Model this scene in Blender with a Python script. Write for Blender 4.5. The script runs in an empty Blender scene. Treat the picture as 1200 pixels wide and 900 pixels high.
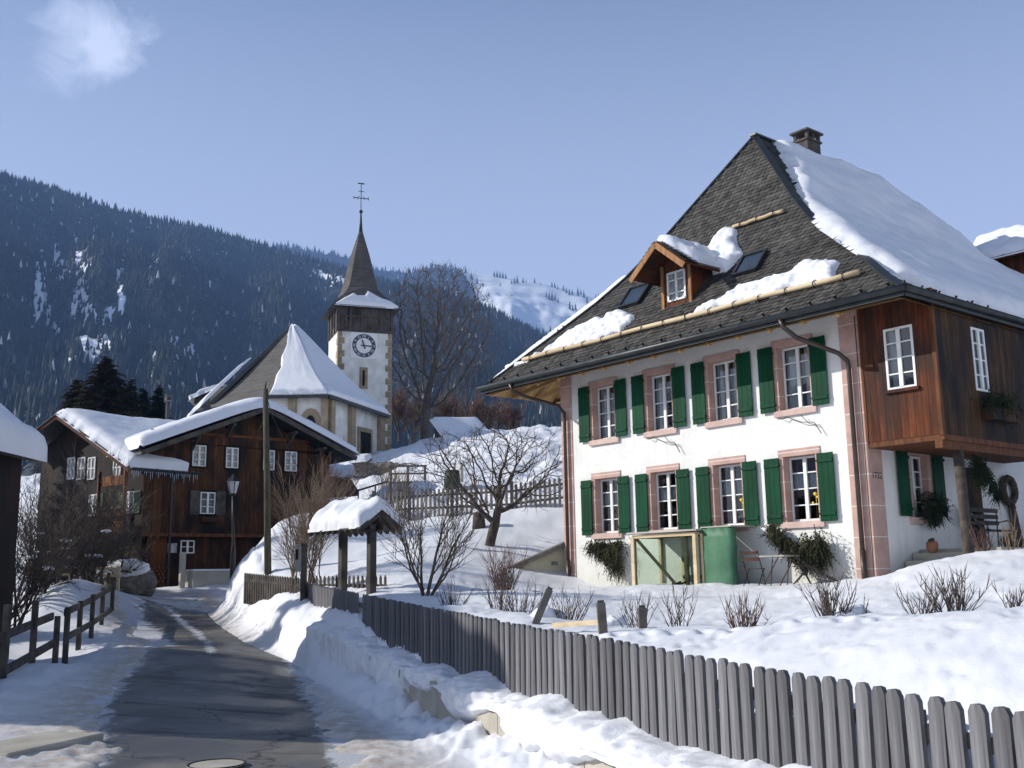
import bpy, math, random
import numpy as np
from mathutils import Vector, Matrix, noise as mn
R_ = math.radians
random.seed(7)
scene = bpy.context.scene
COL = scene.collection
V = Vector

# ------------------------------------------------------------------ camera
FPX = 1229.0
PITCH = math.atan(225.6 / FPX); ROLL = .01714
EYE = V((0, 0, 1.75))
_f = V((0, math.cos(PITCH), math.sin(PITCH))); _r0 = V((1, 0, 0)); _u0 = V((0, -math.sin(PITCH), math.cos(PITCH)))
_R = _r0 * math.cos(ROLL) - _u0 * math.sin(ROLL); _U = _r0 * math.sin(ROLL) + _u0 * math.cos(ROLL)
cam = bpy.data.cameras.new('camera'); co = bpy.data.objects.new('camera', cam); COL.objects.link(co)
cam.sensor_width = 36; cam.lens = 36 * FPX / 1200; cam.clip_end = 20000; cam.clip_start = .1
mm = Matrix((( _R.x, _U.x, -_f.x, EYE.x), (_R.y, _U.y, -_f.y, EYE.y), (_R.z, _U.z, -_f.z, EYE.z), (0, 0, 0, 1)))
co.matrix_world = mm
scene.camera = co

def ray(x, y): return _f + _R * ((x - 600) / FPX) - _U * ((y - 450) / FPX)
def at(x, y, D):
    d = ray(x, y); return EYE + d * (D / d.y)
def hit(x, y, P, n):
    d = ray(x, y); return EYE + d * ((P - EYE).dot(n) / d.dot(n))

# ------------------------------------------------------------------ mesh builder
class MB:
    def __init__(s): s.v = []; s.f = []
    def add(s, vs, fs):
        o = len(s.v); s.v.extend([tuple(p) for p in vs]); s.f.extend([tuple(i + o for i in f) for f in fs]); return s
    def box(s, x0, x1, y0, y1, z0, z1, M=None):
        vs = [V((x, y, z)) for z in (z0, z1) for x, y in ((x0, y0), (x1, y0), (x1, y1), (x0, y1))]
        if M is not None: vs = [M @ p for p in vs]
        return s.add(vs, [(0, 3, 2, 1), (4, 5, 6, 7), (0, 1, 5, 4), (1, 2, 6, 5), (2, 3, 7, 6), (3, 0, 4, 7)])
    def beam(s, a, b, w, h, up=V((0, 0, 1))):
        a = V(a); b = V(b); d = (b - a).normalized(); sx = d.cross(up)
        if sx.length < 1e-4: sx = V((1, 0, 0))
        sx.normalize(); sz = sx.cross(d)
        vs = []
        for p in (a, b):
            for i, j in ((-1, -1), (1, -1), (1, 1), (-1, 1)): vs.append(p + sx * (i * w / 2) + sz * (j * h / 2))
        return s.add(vs, [(0, 3, 2, 1), (4, 5, 6, 7), (0, 1, 5, 4), (1, 2, 6, 5), (2, 3, 7, 6), (3, 0, 4, 7)])
    def tube(s, pts, rad, n=6, cap=True):
        pts = [V(p) for p in pts]
        if not hasattr(rad, '__len__'): rad = [rad] * len(pts)
        rings = []; o = len(s.v); prev = None
        for i, p in enumerate(pts):
            d = (pts[min(i + 1, len(pts) - 1)] - pts[max(i - 1, 0)])
            if d.length < 1e-6: d = V((0, 0, 1))
            d.normalize()
            if prev is None:
                a = d.orthogonal().normalized()
            else:
                a = prev - d * prev.dot(d)
                a = a.normalized() if a.length > 1e-5 else d.orthogonal().normalized()
            prev = a; b = d.cross(a)
            for k in range(n):
                t = 2 * math.pi * k / n
                s.v.append(tuple(p + (a * math.cos(t) + b * math.sin(t)) * rad[i]))
        for i in range(len(pts) - 1):
            for k in range(n):
                k2 = (k + 1) % n
                s.f.append((o + i * n + k, o + i * n + k2, o + (i + 1) * n + k2, o + (i + 1) * n + k))
        if cap:
            s.f.append(tuple(o + k for k in reversed(range(n)))); e = o + (len(pts) - 1) * n
            s.f.append(tuple(e + k for k in range(n)))
        return s
    def prism(s, poly, vec):
        n = len(poly); vec = V(vec); P = [V(p) for p in poly]
        return s.add(P + [p + vec for p in P], [tuple(reversed(range(n))), tuple(range(n, 2 * n))] +
                     [(i, (i + 1) % n, (i + 1) % n + n, i + n) for i in range(n)])
    def face(s, *p): return s.add(p, [tuple(range(len(p)))])
    def ico(s, c, r, sub=1, sx=1, sy=1, sz=1, nz=0, seed=0):
        import bmesh
        bm = bmesh.new(); bmesh.ops.create_icosphere(bm, subdivisions=sub, radius=1)
        c = V(c); vs = []
        for w in bm.verts:
            k = 1 + nz * mn.noise(w.co * 1.7 + V((seed * 3.1, seed, 0)))
            vs.append(c + V((w.co.x * r * sx * k, w.co.y * r * sy * k, w.co.z * r * sz * k)))
        fs = [tuple(w.index for w in f.verts) for f in bm.faces]; bm.free()
        return s.add(vs, fs)
    def build(s, name, mat, parent=None, smooth=False, bevel=0, fix=True, split=False):
        if split:
            par = list(range(len(s.v)))
            def find(i):
                while par[i] != i: par[i] = par[par[i]]; i = par[i]
                return i
            for f in s.f:
                a = find(f[0])
                for k in f[1:]: par[find(k)] = a
            comp = {}
            for f in s.f: comp.setdefault(find(f[0]), []).append(f)
            out = []
            for fs in comp.values():
                ids = sorted({k for f in fs for k in f}); mp = {k: i for i, k in enumerate(ids)}
                q = MB(); q.v = [s.v[k] for k in ids]; q.f = [tuple(mp[k] for k in f) for f in fs]
                out.append(q.build(name, mat, parent, smooth, bevel, fix))
            return out
        me = bpy.data.meshes.new(name); me.from_pydata(s.v, [], s.f)
        if fix:
            import bmesh
            bm = bmesh.new(); bm.from_mesh(me); bmesh.ops.recalc_face_normals(bm, faces=bm.faces); bm.to_mesh(me); bm.free()
        if smooth: me.polygons.foreach_set('use_smooth', [True] * len(me.polygons))
        me.materials.append(mat); me.update()
        o = bpy.data.objects.new(name, me); COL.objects.link(o)
        if parent is not None: o.parent = parent
        if bevel:
            m = o.modifiers.new('bevel', 'BEVEL'); m.width = bevel; m.segments = 2; m.limit_method = 'ANGLE'
        return o

def np_mesh(name, verts, faces, mat, parent=None, smooth=True, attr=None, extra=None):
    me = bpy.data.meshes.new(name)
    nv, nf, k = len(verts), len(faces), faces.shape[1]
    me.vertices.add(nv); me.vertices.foreach_set('co', np.asarray(verts, dtype=np.float32).ravel())
    me.loops.add(nf * k); me.loops.foreach_set('vertex_index', faces.astype(np.int32).ravel())
    me.polygons.add(nf); me.polygons.foreach_set('loop_start', np.arange(0, nf * k, k, dtype=np.int32))
    me.polygons.foreach_set('loop_total', np.full(nf, k, dtype=np.int32))
    me.update(calc_edges=True)
    me.polygons.foreach_set('use_smooth', np.full(nf, smooth))
    if attr:
        for nm, arr in attr.items():
            a = me.attributes.new(nm, 'FLOAT', 'POINT'); a.data.foreach_set('value', np.asarray(arr, dtype=np.float32))
    me.materials.append(mat); me.validate()
    o = bpy.data.objects.new(name, me); COL.objects.link(o)
    if parent is not None: o.parent = parent
    return o

def tag(o, label=None, cat=None, group=None, kind=None):
    if label: o['label'] = label
    if cat: o['category'] = cat
    if group: o['group'] = group
    if kind: o['kind'] = kind
    return o
def thing(name, label, cat, loc=(0, 0, 0), rotz=0, group=None):
    o = bpy.data.objects.new(name, None); COL.objects.link(o); o.empty_display_size = .2
    o.location = loc; o.rotation_euler = (0, 0, rotz)
    return tag(o, label, cat, group)
def copy_tree(o, parent=None):
    c = o.copy(); COL.objects.link(c)
    if parent is not None: c.parent = parent
    for ch in list(o.children): copy_tree(ch, c)
    return c

# ------------------------------------------------------------------ numpy noise
def _h(ix, iy, seed):
    n = (ix.astype(np.int64) * 374761393 + iy.astype(np.int64) * 668265263 + seed * 1274126177) & 0x7fffffff
    n = ((n ^ (n >> 13)) * 1274126177) & 0x7fffffff
    return ((n ^ (n >> 16)) & 0xffff) / 65535.0
def vn(x, y, seed=0):
    x0 = np.floor(x); y0 = np.floor(y); fx = x - x0; fy = y - y0
    fx = fx * fx * (3 - 2 * fx); fy = fy * fy * (3 - 2 * fy)
    a = _h(x0, y0, seed); b = _h(x0 + 1, y0, seed); c = _h(x0, y0 + 1, seed); d = _h(x0 + 1, y0 + 1, seed)
    return (a * (1 - fx) + b * fx) * (1 - fy) + (c * (1 - fx) + d * fx) * fy - .5
def fbm(x, y, oct=4, seed=0):
    s = 0; a = 1
    for k in range(oct): s = s + a * vn(x * 2 ** k, y * 2 ** k, seed + k * 17); a *= .5
    return s
def sstep(a, b, x):
    t = np.clip((x - a) / (b - a), 0, 1); return t * t * (3 - 2 * t)

# ------------------------------------------------------------------ materials
MATS = {}
class NT:
    def __init__(s, name):
        s.m = bpy.data.materials.new(name); s.m.use_nodes = True; s.t = s.m.node_tree; s.t.nodes.clear()
        s.out = s.n('ShaderNodeOutputMaterial'); s.b = s.n('ShaderNodeBsdfPrincipled')
        s.l(s.b.outputs[0], s.out.inputs[0]); s.tc = s.n('ShaderNodeTexCoord')
    def n(s, t, **k):
        x = s.t.nodes.new(t)
        for a, b in k.items(): setattr(x, a, b)
        return x
    def l(s, a, b): s.t.links.new(a, b)
    def co(s, sc=(1, 1, 1), which='Object', rot=(0, 0, 0)):
        m = s.n('ShaderNodeMapping'); m.inputs['Scale'].default_value = sc; m.inputs['Rotation'].default_value = rot
        s.l(s.tc.outputs[which], m.inputs[0]); return m.outputs[0]
    def noise(s, scale, co=None, detail=4, rough=.55, dist=0):
        x = s.n('ShaderNodeTexNoise'); x.inputs['Scale'].default_value = scale; x.inputs['Detail'].default_value = detail
        x.inputs['Roughness'].default_value = rough; x.inputs['Distortion'].default_value = dist
        s.l(co if co is not None else s.co(), x.inputs['Vector']); return x.outputs['Fac']
    def ramp(s, fac, stops):
        x = s.n('ShaderNodeValToRGB'); e = x.color_ramp.elements
        while len(e) < len(stops): e.new(.5)
        for i, (p, c) in enumerate(stops):
            e[i].position = p; e[i].color = (c[0], c[1], c[2], 1) if hasattr(c, '__len__') else (c, c, c, 1)
        s.l(fac, x.inputs[0]); return x.outputs[0]
    def mix(s, fac, a, b, mode='MIX'):
        x = s.n('ShaderNodeMix', data_type='RGBA', blend_type=mode)
        for sock, val in ((x.inputs[0], fac), (x.inputs[6], a), (x.inputs[7], b)):
            if hasattr(val, 'links'): s.l(val, sock)
            elif hasattr(val, '__len__'): sock.default_value = (val[0], val[1], val[2], 1)
            else: sock.default_value = val
        return x.outputs[2]
    def math(s, op, a, b=0, clamp=False):
        x = s.n('ShaderNodeMath', operation=op, use_clamp=clamp)
        for sock, val in ((x.inputs[0], a), (x.inputs[1], b)):
            if hasattr(val, 'links'): s.l(val, sock)
            else: sock.default_value = val
        return x.outputs[0]
    def sep(s, co):
        x = s.n('ShaderNodeSeparateXYZ'); s.l(co, x.inputs[0]); return x.outputs
    def bump(s, h, strength=.3, dist=.02):
        x = s.n('ShaderNodeBump'); x.inputs['Strength'].default_value = strength; x.inputs['Distance'].default_value = dist
        s.l(h, x.inputs['Height']); s.l(x.outputs[0], s.b.inputs['Normal'])
    def island(s):
        return s.n('ShaderNodeNewGeometry').outputs['Random Per Island']
    def col(s, c):
        if hasattr(c, 'links'): s.l(c, s.b.inputs['Base Color'])
        else: s.b.inputs['Base Color'].default_value = (c[0], c[1], c[2], 1)
    def rough(s, r): s.b.inputs['Roughness'].default_value = r

def noisy(name, c1, c2, scale=3, rough=.8, bump=.3, bscale=None, dist=.02, sc=(1, 1, 1), lo=.35, hi=.65, which='Object', island=0, metal=0):
    t = NT(name); c = t.co(sc, which)
    f = t.noise(scale, c); col = t.ramp(f, [(lo, c1), (hi, c2)])
    if island:
        k = t.ramp(t.island(), [(0, 1 - island), (1, 1 + island * .6)]); col = t.mix(1, col, k, 'MULTIPLY')
    t.col(col); t.rough(rough); t.b.inputs['Metallic'].default_value = metal
    if rough > .65: t.b.inputs['Specular IOR Level'].default_value = .2
    if bump: t.bump(t.noise(bscale or scale * 4, c, 6), bump, dist)
    MATS[name] = t.m; return t.m

def wood(name, c1, c2, axis='x', width=.18, grain='z', rough=.75, gap=True, dark=(.02, .012, .008), weather=None):
    """boards side by side along `axis`, grain running along `grain` (object coordinates)"""
    t = NT(name); co_ = t.co(); S = t.sep(co_); i = 'xyz'.index(axis)
    b = t.math('MULTIPLY', S[i], 1 / width); fl = t.math('FLOOR', b); fr = t.math('FRACT', b)
    wn = t.n('ShaderNodeTexWhiteNoise', noise_dimensions='1D'); t.l(fl, wn.inputs['W'])
    sc = [14, 14, 14]; sc['xyz'.index(grain)] = .9
    g = t.noise(1.5, t.co(tuple(sc)), 6, .65)
    col = t.mix(t.ramp(g, [(.3, 0), (.7, 1)]), c1, c2)
    k = t.ramp(wn.outputs['Value'], [(0, .6), (1, 1.25)]); col = t.mix(1, col, k, 'MULTIPLY')
    if weather is not None:
        wf = t.noise(.8, t.co((1.4, 1.4, .7)), 5); wf = t.ramp(wf, [(.42, 0), (.62, 1)]); col = t.mix(wf, col, weather)
    if gap:
        gm = t.math('LESS_THAN', fr, .07); col = t.mix(gm, col, dark)
        hgt = t.math('SUBTRACT', t.math('MULTIPLY', g, .35), gm); t.bump(hgt, .5, .012)
    else: t.bump(g, .35, .006)
    t.b.inputs['Specular IOR Level'].default_value = .18
    t.col(col); t.rough(rough); MATS[name] = t.m; return t.m

def mk_snow(name, base=(.775, .79, .825), big=1.2, strength=.35, dirt=False):
    t = NT(name); co_ = t.co()
    a = t.noise(big, co_, 5, .5); b = t.noise(22, co_, 4, .6); c = t.noise(160, co_, 2, .5)
    h = t.math('ADD', t.math('MULTIPLY', a, 1.0), t.math('ADD', t.math('MULTIPLY', b, .17), t.math('MULTIPLY', c, .045)))
    col = t.mix(t.ramp(a, [(.3, 0), (.7, 1)]), base, tuple(x * .95 for x in base))
    if dirt:
        at_ = t.n('ShaderNodeAttribute', attribute_name='dirt')
        n2 = t.noise(3.5, t.co((1, 1, 1)), 6, .7); n3 = t.noise(30, co_, 3, .6)
        f = t.math('MULTIPLY', at_.outputs['Fac'], t.ramp(n2, [(.30, .3), (.55, 1)]))
        col = t.mix(t.math('MULTIPLY', f, .85), col, (.40, .33, .25))
        spk = t.math('MULTIPLY', at_.outputs['Fac'], t.ramp(n3, [(.6, 0), (.72, 1)])); col = t.mix(t.math('MULTIPLY', spk, .6), col, (.2, .16, .12))
    t.col(col); t.rough(.55); t.bump(h, strength, .12)
    t.b.inputs['Subsurface Weight'].default_value = 0.0
    t.b.inputs['Specular IOR Level'].default_value = .25
    MATS[name] = t.m; return t.m

M_snow = mk_snow('snow'); M_snowg = mk_snow('ground snow', dirt=True, big=.7, strength=.25)
M_snowroof = mk_snow('roof snow', big=1.6, strength=.3)
M_plaster = noisy('lime plaster', (.70, .70, .665), (.79, .785, .75), 1.1, .9, .6, 9, .03)
def _stone():
    t = NT('pink sandstone'); co_ = t.co(); n = t.noise(2.2, co_, 5); n2 = t.noise(60, co_, 3)
    c = t.ramp(n, [(.3, (.40, .25, .21)), (.7, (.56, .38, .32))]); c = t.mix(t.ramp(n2, [(.58, 0), (.7, .6)]), c, (.30, .17, .14))
    z = t.sep(co_)[2]; fr = t.math('FRACT', t.math('MULTIPLY', t.math('ADD', z, 10), 1 / .68)); g = t.math('LESS_THAN', fr, .03)
    c = t.mix(t.math('MULTIPLY', g, .8), c, (.72, .68, .62)); t.col(c); t.rough(.85); t.bump(n2, .4, .008); return t.m
M_stone = _stone()
def _plaster():
    m = M_plaster.node_tree; b = [n for n in m.nodes if n.type == 'BSDF_PRINCIPLED'][0]; l = b.inputs['Base Color'].links[0].from_socket
    N = m.nodes.new; tc = N('ShaderNodeTexCoord'); sx = N('ShaderNodeSeparateXYZ'); m.links.new(tc.outputs['Object'], sx.inputs[0])
    nz = N('ShaderNodeTexNoise'); nz.inputs['Scale'].default_value = 1.7; nz.inputs['Detail'].default_value = 6; m.links.new(tc.outputs['Object'], nz.inputs['Vector'])
    a = N('ShaderNodeMath'); a.operation = 'MULTIPLY_ADD'; m.links.new(nz.outputs['Fac'], a.inputs[0]); a.inputs[1].default_value = -1.6; m.links.new(sx.outputs[2], a.inputs[2])
    r = N('ShaderNodeMapRange'); m.links.new(a.outputs[0], r.inputs[0]); r.inputs[1].default_value = -.9; r.inputs[2].default_value = .1; r.inputs[3].default_value = .55; r.inputs[4].default_value = 0
    x = N('ShaderNodeMix'); x.data_type = 'RGBA'; m.links.new(r.outputs[0], x.inputs[0]); m.links.new(l, x.inputs[6]); x.inputs[7].default_value = (.42, .41, .34, 1)
    mp = N('ShaderNodeMapping'); mp.inputs['Scale'].default_value = (5, 5, .35); m.links.new(tc.outputs['Object'], mp.inputs[0]); n2 = N('ShaderNodeTexNoise'); n2.inputs['Scale'].default_value = 1; n2.inputs['Detail'].default_value = 5; m.links.new(mp.outputs[0], n2.inputs['Vector'])
    r2 = N('ShaderNodeMapRange'); m.links.new(n2.outputs['Fac'], r2.inputs[0]); r2.inputs[1].default_value = .56; r2.inputs[2].default_value = .75; r2.inputs[3].default_value = 0; r2.inputs[4].default_value = .35
    y = N('ShaderNodeMix'); y.data_type = 'RGBA'; m.links.new(r2.outputs[0], y.inputs[0]); m.links.new(x.outputs[2], y.inputs[6]); y.inputs[7].default_value = (.58, .57, .52, 1); m.links.new(y.outputs[2], b.inputs['Base Color'])
_plaster()
M_sill = noisy('light sandstone', (.50, .36, .31), (.62, .47, .41), 3, .85, .3, 40, .006)
M_green = noisy('green shutter paint', (.0005, .034, .013), (.001, .056, .022), 2.5, .55, .3, 30, .004, sc=(1, 1, .3))
[n for n in M_green.node_tree.nodes if n.type == 'BSDF_PRINCIPLED'][0].inputs['Specular IOR Level'].default_value = .12
M_winwhite = noisy('white window paint', (.66, .68, .66), (.76, .77, .75), 4, .5, .1)
M_gutter = noisy('dark metal gutter', (.030, .034, .036), (.05, .055, .055), 3, .45, .1, metal=.5)
M_pipe = noisy('brown metal downpipe', (.05, .036, .030), (.08, .06, .05), 3, .4, .1, metal=.4)
def _shingle(name, c1, c2, isl=.45):
    t = NT(name); n = t.noise(1.0, t.co(), 4); c = t.ramp(n, [(.3, c1), (.7, c2)])
    k = t.ramp(t.island(), [(0, 1 - isl), (1, 1 + isl)]); t.col(t.mix(1, c, k, 'MULTIPLY')); t.rough(.8); t.b.inputs['Specular IOR Level'].default_value = .3
    t.bump(t.noise(40, t.co(), 3), .3, .01); return t.m
M_shingle = _shingle('grey brown shingles', (.040, .038, .035), (.074, .069, .062))
M_roofbase = noisy('roof underlay', (.05, .045, .04), (.08, .07, .06), 2, .9, .2)
M_log = noisy('peeled log', (.50, .38, .22), (.66, .54, .36), 2, .7, .3, 20, .01, sc=(.3, 3, 3))
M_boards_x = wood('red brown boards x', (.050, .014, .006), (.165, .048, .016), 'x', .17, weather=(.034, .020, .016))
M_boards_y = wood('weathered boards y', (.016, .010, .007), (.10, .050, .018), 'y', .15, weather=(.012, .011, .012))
M_soffit = wood('yellow soffit boards', (.42, .24, .09), (.62, .40, .18), 'y', .14, 'x')
M_beam = noisy('orange brown beam', (.07, .026, .011), (.155, .058, .022), 3, .7, .3, 30, .01, sc=(4, 4, .5))
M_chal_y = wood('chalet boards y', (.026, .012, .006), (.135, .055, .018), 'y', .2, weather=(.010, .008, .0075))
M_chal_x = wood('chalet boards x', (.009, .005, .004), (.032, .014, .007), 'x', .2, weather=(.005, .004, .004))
M_chal_or = wood('orange boards', (.12, .040, .012), (.26, .09, .026), 'x', .16)
M_chal_low = wood('stained lower boards', (.030, .013, .006), (.11, .040, .014), 'y', .22, weather=(.012, .009, .008))
M_grey = wood('grey picket wood', (.112, .112, .120), (.262, .258, .272), 'x', 5, gap=False, rough=.9)
def _pk():
    m = M_grey.node_tree; b = [n for n in m.nodes if n.type == 'BSDF_PRINCIPLED'][0]; l = b.inputs['Base Color'].links[0].from_socket
    oi = m.nodes.new('ShaderNodeObjectInfo'); rp = m.nodes.new('ShaderNodeMapRange'); rp.inputs[3].default_value = .62; rp.inputs[4].default_value = 1.22; m.links.new(oi.outputs['Random'], rp.inputs[0])
    x = m.nodes.new('ShaderNodeMix'); x.data_type = 'RGBA'; x.blend_type = 'MULTIPLY'; x.inputs[0].default_value = 1; m.links.new(l, x.inputs[6]); m.links.new(rp.outputs[0], x.inputs[7]); m.links.new(x.outputs[2], b.inputs['Base Color'])
_pk()
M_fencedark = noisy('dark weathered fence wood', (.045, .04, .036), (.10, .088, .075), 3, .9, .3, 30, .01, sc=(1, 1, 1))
M_fencemid = noisy('mid grey fence wood', (.10, .09, .08), (.18, .16, .14), 3, .9, .3, 30, .01)
M_bark = noisy('grey brown bark', (.045, .036, .030), (.10, .082, .068), 6, .95, .6, 25, .02)
M_twig = noisy('brown twigs', (.052, .040, .036), (.10, .078, .066), 3, .95, 0)
M_twigr = noisy('reddish twigs', (.085, .050, .042), (.13, .078, .062), 3, .9, 0)
M_twigb = noisy('tan twigs', (.12, .088, .062), (.18, .135, .10), 3, .9, 0)
M_fir = noisy('fir needles', (.010, .020, .010), (.026, .042, .018), 3, .9, 0, island=.5)
M_firb = noisy('olive spruce sprays', (.030, .034, .016), (.075, .075, .036), 3, .9, 0, island=.5)
def _far():
    t = NT('forest'); i = t.island(); c = t.ramp(i, [(0, (.005, .011, .008)), (.7, (.017, .028, .018)), (.975, (.030, .034, .020)), (.988, (.42, .45, .5)), (1, (.5, .53, .58))]); nl = t.noise(.006, t.co(), 5, .6); c = t.mix(1, c, t.ramp(nl, [(.3, (.55, .55, .6)), (.5, (1, 1, 1)), (.72, (1.7, 1.45, 1.1))]), 'MULTIPLY'); t.col(c); t.rough(.95); return t.m
M_fardark = _far()
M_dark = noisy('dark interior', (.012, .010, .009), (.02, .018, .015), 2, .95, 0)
M_curtain = noisy('curtain cloth', (.60, .62, .62), (.74, .75, .75), 9, .9, .2, sc=(6, 6, .6))
M_conc = noisy('concrete', (.33, .31, .26), (.46, .43, .37), 1.4, .9, .4, 20, .012)
M_rubble = noisy('rubble stone', (.10, .09, .08), (.22, .20, .17), 5, .95, .8, 8, .06)
M_church = noisy('church plaster', (.60, .595, .55), (.80, .79, .75), 1.3, .9, .4, 4, .04)
M_quoin = noisy('ochre quoin stone', (.24, .19, .125), (.36, .29, .20), 1.5, .9, .3, 10, .03)
M_belfry = wood('belfry boards', (.035, .026, .022), (.085, .065, .052), 'x', .25, weather=(.10, .09, .085))
M_chroof = None
def _chroof():
    t = NT('church shingle courses'); z = t.sep(t.co())[2]
    f = t.math('FRACT', t.math('MULTIPLY', z, 3.2)); n = t.noise(.6, t.co((1, 1, 6)), 5); n2 = t.noise(5, t.co((1, 1, 3)), 4)
    c = t.ramp(n, [(.3, (.045, .042, .040)), (.7, (.098, .092, .086))]); c = t.mix(t.ramp(f, [(0, .6), (.25, 0)]), c, (.02, .018, .016))
    c = t.mix(t.ramp(n2, [(.4, 0), (.7, .5)]), c, (.13, .12, .11)); t.col(c); t.rough(.9); t.bump(f, .6, .08); return t.m
M_chroof = _chroof()
M_iron = noisy('dark iron', (.02, .02, .02), (.035, .033, .03), 4, .5, .1, metal=.6)
M_white = noisy('clock white', (.74, .75, .74), (.80, .80, .79), 3, .6, 0)
M_black = noisy('clock blue black', (.035, .045, .08), (.05, .06, .10), 3, .5, 0)
M_terra = noisy('terracotta', (.22, .09, .045), (.33, .15, .08), 3, .8, .2)
M_rust = noisy('rust', (.055, .028, .020), (.11, .055, .04), 6, .8, .4)
M_cgreen = noisy('green canvas', (.020, .095, .045), (.050, .165, .085), 1.6, .6, .3, 6, .03)
M_plastic = None
def _glass(name, tint=(.9, .95, .97), fac=.75, ior=1.5):
    t = NT(name); t.t.nodes.remove(t.b)
    g = t.n('ShaderNodeBsdfGlossy'); g.inputs['Roughness'].default_value = .03
    tr = t.n('ShaderNodeBsdfTransparent'); tr.inputs[0].default_value = (tint[0], tint[1], tint[2], 1)
    fr = t.n('ShaderNodeFresnel'); fr.inputs[0].default_value = ior
    m = t.n('ShaderNodeMixShader'); t.l(fr.outputs[0], m.inputs[0]); t.l(tr.outputs[0], m.inputs[1]); t.l(g.outputs[0], m.inputs[2]); t.l(m.outputs[0], t.out.inputs[0])
    b = t.n('ShaderNodeBump'); b.inputs['Strength'].default_value = .06; b.inputs['Distance'].default_value = .02
    t.l(t.noise(3), b.inputs['Height']); t.l(b.outputs[0], g.inputs['Normal']); MATS[name] = t.m; return t.m
M_glass = _glass('window glass', (.75, .82, .85), ior=1.9)
M_sheet = _glass('polythene sheeting', (.55, .66, .58), ior=1.35)
M_sky_glass = noisy('skylight glass', (.03, .04, .055), (.04, .055, .075), 2, .12, 0)
M_pane = noisy('dark window pane', (.16, .17, .18), (.42, .43, .44), 5, .35, 0)
M_ice = noisy('ice', (.34, .40, .48), (.46, .52, .60), 5, .15, .1)
M_binG = noisy('green plastic bin', (.006, .026, .012), (.009, .036, .016), 3, .6, 0)
M_yellow = noisy('yellow petals', (.7, .5, .02), (.8, .6, .05), 3, .6, 0)
M_lampglass = noisy('frosted lantern glass', (.35, .37, .38), (.5, .52, .54), 3, .2, 0)
# ------------------------------------------------------------------ snow lying on surfaces
def poly_sd(poly, x, y):
    n = len(poly); d2 = np.full_like(x, 1e9); inside = np.zeros(x.shape, bool)
    for i in range(n):
        ax, ay = poly[i]; bx, by = poly[(i + 1) % n]; ex, ey = bx - ax, by - ay
        t = np.clip(((x - ax) * ex + (y - ay) * ey) / (ex * ex + ey * ey + 1e-12), 0, 1)
        d2 = np.minimum(d2, (x - ax - t * ex) ** 2 + (y - ay - t * ey) ** 2)
        c = ((ay > y) != (by > y)) & (x < (bx - ax) * (y - ay) / ((by - ay) if abs(by - ay) > 1e-12 else 1e-12) + ax)
        inside ^= c
    return np.where(inside, 1, -1) * np.sqrt(d2)

def snow_patch(name, surf, poly, cell, h, edge, parent, amp=.0, lump=.0, lscale=2.0, seed=0, mat=None, up=None, sag=0):
    """surf(a, b) -> (P, N); thickness rises like a quarter round from the outline inwards"""
    xs = [p[0] for p in poly]; ys = [p[1] for p in poly]
    nx = max(3, int((max(xs) - min(xs) + 4 * cell) / cell)); ny = max(3, int((max(ys) - min(ys) + 4 * cell) / cell))
    X, Y = np.meshgrid(min(xs) - 2 * cell + np.arange(nx + 1) * cell, min(ys) - 2 * cell + np.arange(ny + 1) * cell, indexing='ij')
    sd = poly_sd(poly, X, Y)
    if amp: sd = sd + fbm(X / .35 + seed * 7.3, Y / .35, 4, seed) * amp
    hh = h * (1 + lump * fbm(X * lscale, Y * lscale, 4, seed + 5) * 2)
    t = np.clip(sd / edge, 0, 1); H = hh * np.sqrt(np.clip(1 - (1 - t) ** 2, 0, 1))
    H = np.where(sd < 0, -.02, H)
    keep = sd > -cell * 1.2
    idx = -np.ones(X.shape, int); vs = []
    for i in range(X.shape[0]):
        for j in range(X.shape[1]):
            if keep[i, j]:
                P, N = surf(X[i, j], Y[i, j]); idx[i, j] = len(vs)
                q = V(P) + V(N) * float(H[i, j])
                vs.append(q)
    fs = []
    for i in range(X.shape[0] - 1):
        for j in range(X.shape[1] - 1):
            a, b, c, d = idx[i, j], idx[i + 1, j], idx[i + 1, j + 1], idx[i, j + 1]
            if min(a, b, c, d) >= 0: fs.append((a, b, c, d))
    m = MB(); m.v = [tuple(p) for p in vs]; m.f = fs
    # close underneath so the patch is a solid
    o = m.build(name, mat or M_snowroof, parent, smooth=True, fix=True)
    return o

def flat_surf(O, A, B):
    O = V(O); A = V(A).normalized(); B = V(B).normalized(); N = A.cross(B).normalized()
    if N.z < 0: N = -N
    N = (N + V((0, 0, .6))).normalized()
    return lambda a, b: (O + A * a + B * b, N)

# ------------------------------------------------------------------ terrain
def WP(px, py, D):
    p = at(px, py, D); return (p.x, p.y, p.z)
G_PX = [(1100,820,7.6),(1200,835,6.9),(1000,800,8.6),(900,780,10),(800,762,11.5),(700,745,13.5),(600,730,16),(500,708,19),
 (1110,728,12.5),(975,725,13),(870,738,13.5),(800,735,15),(745,733,16),(680,725,18),(628,722,18),(560,715,19),
 (670,684,29.5),(760,684,27),(850,686,24.5),(1000,680,22),(1060,668,21),(1120,652,20.5),(1200,642,20),(1150,690,16),(1300,655,18),(1000,704,18),(1200,700,15),(900,706,19),(760,700,22),
 (600,692,27),(573,637,33),(640,628,34.5),(500,645,32),(450,664,28),(420,692,25),(400,650,34),(540,692,24),(480,700,21.5),(440,612,40),(550,602,38.5),(655,594,37),
 (340,652,34),(300,640,37),(330,606,41),(375,604,44),(470,567,50),(420,585,49),(560,522,62),(655,507,62),(600,513,62),(500,516,75),(430,541,66),(470,530,75),(530,545,56),(380,600,40),(640,560,46),(700,505,64),(800,500,66)]
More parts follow.
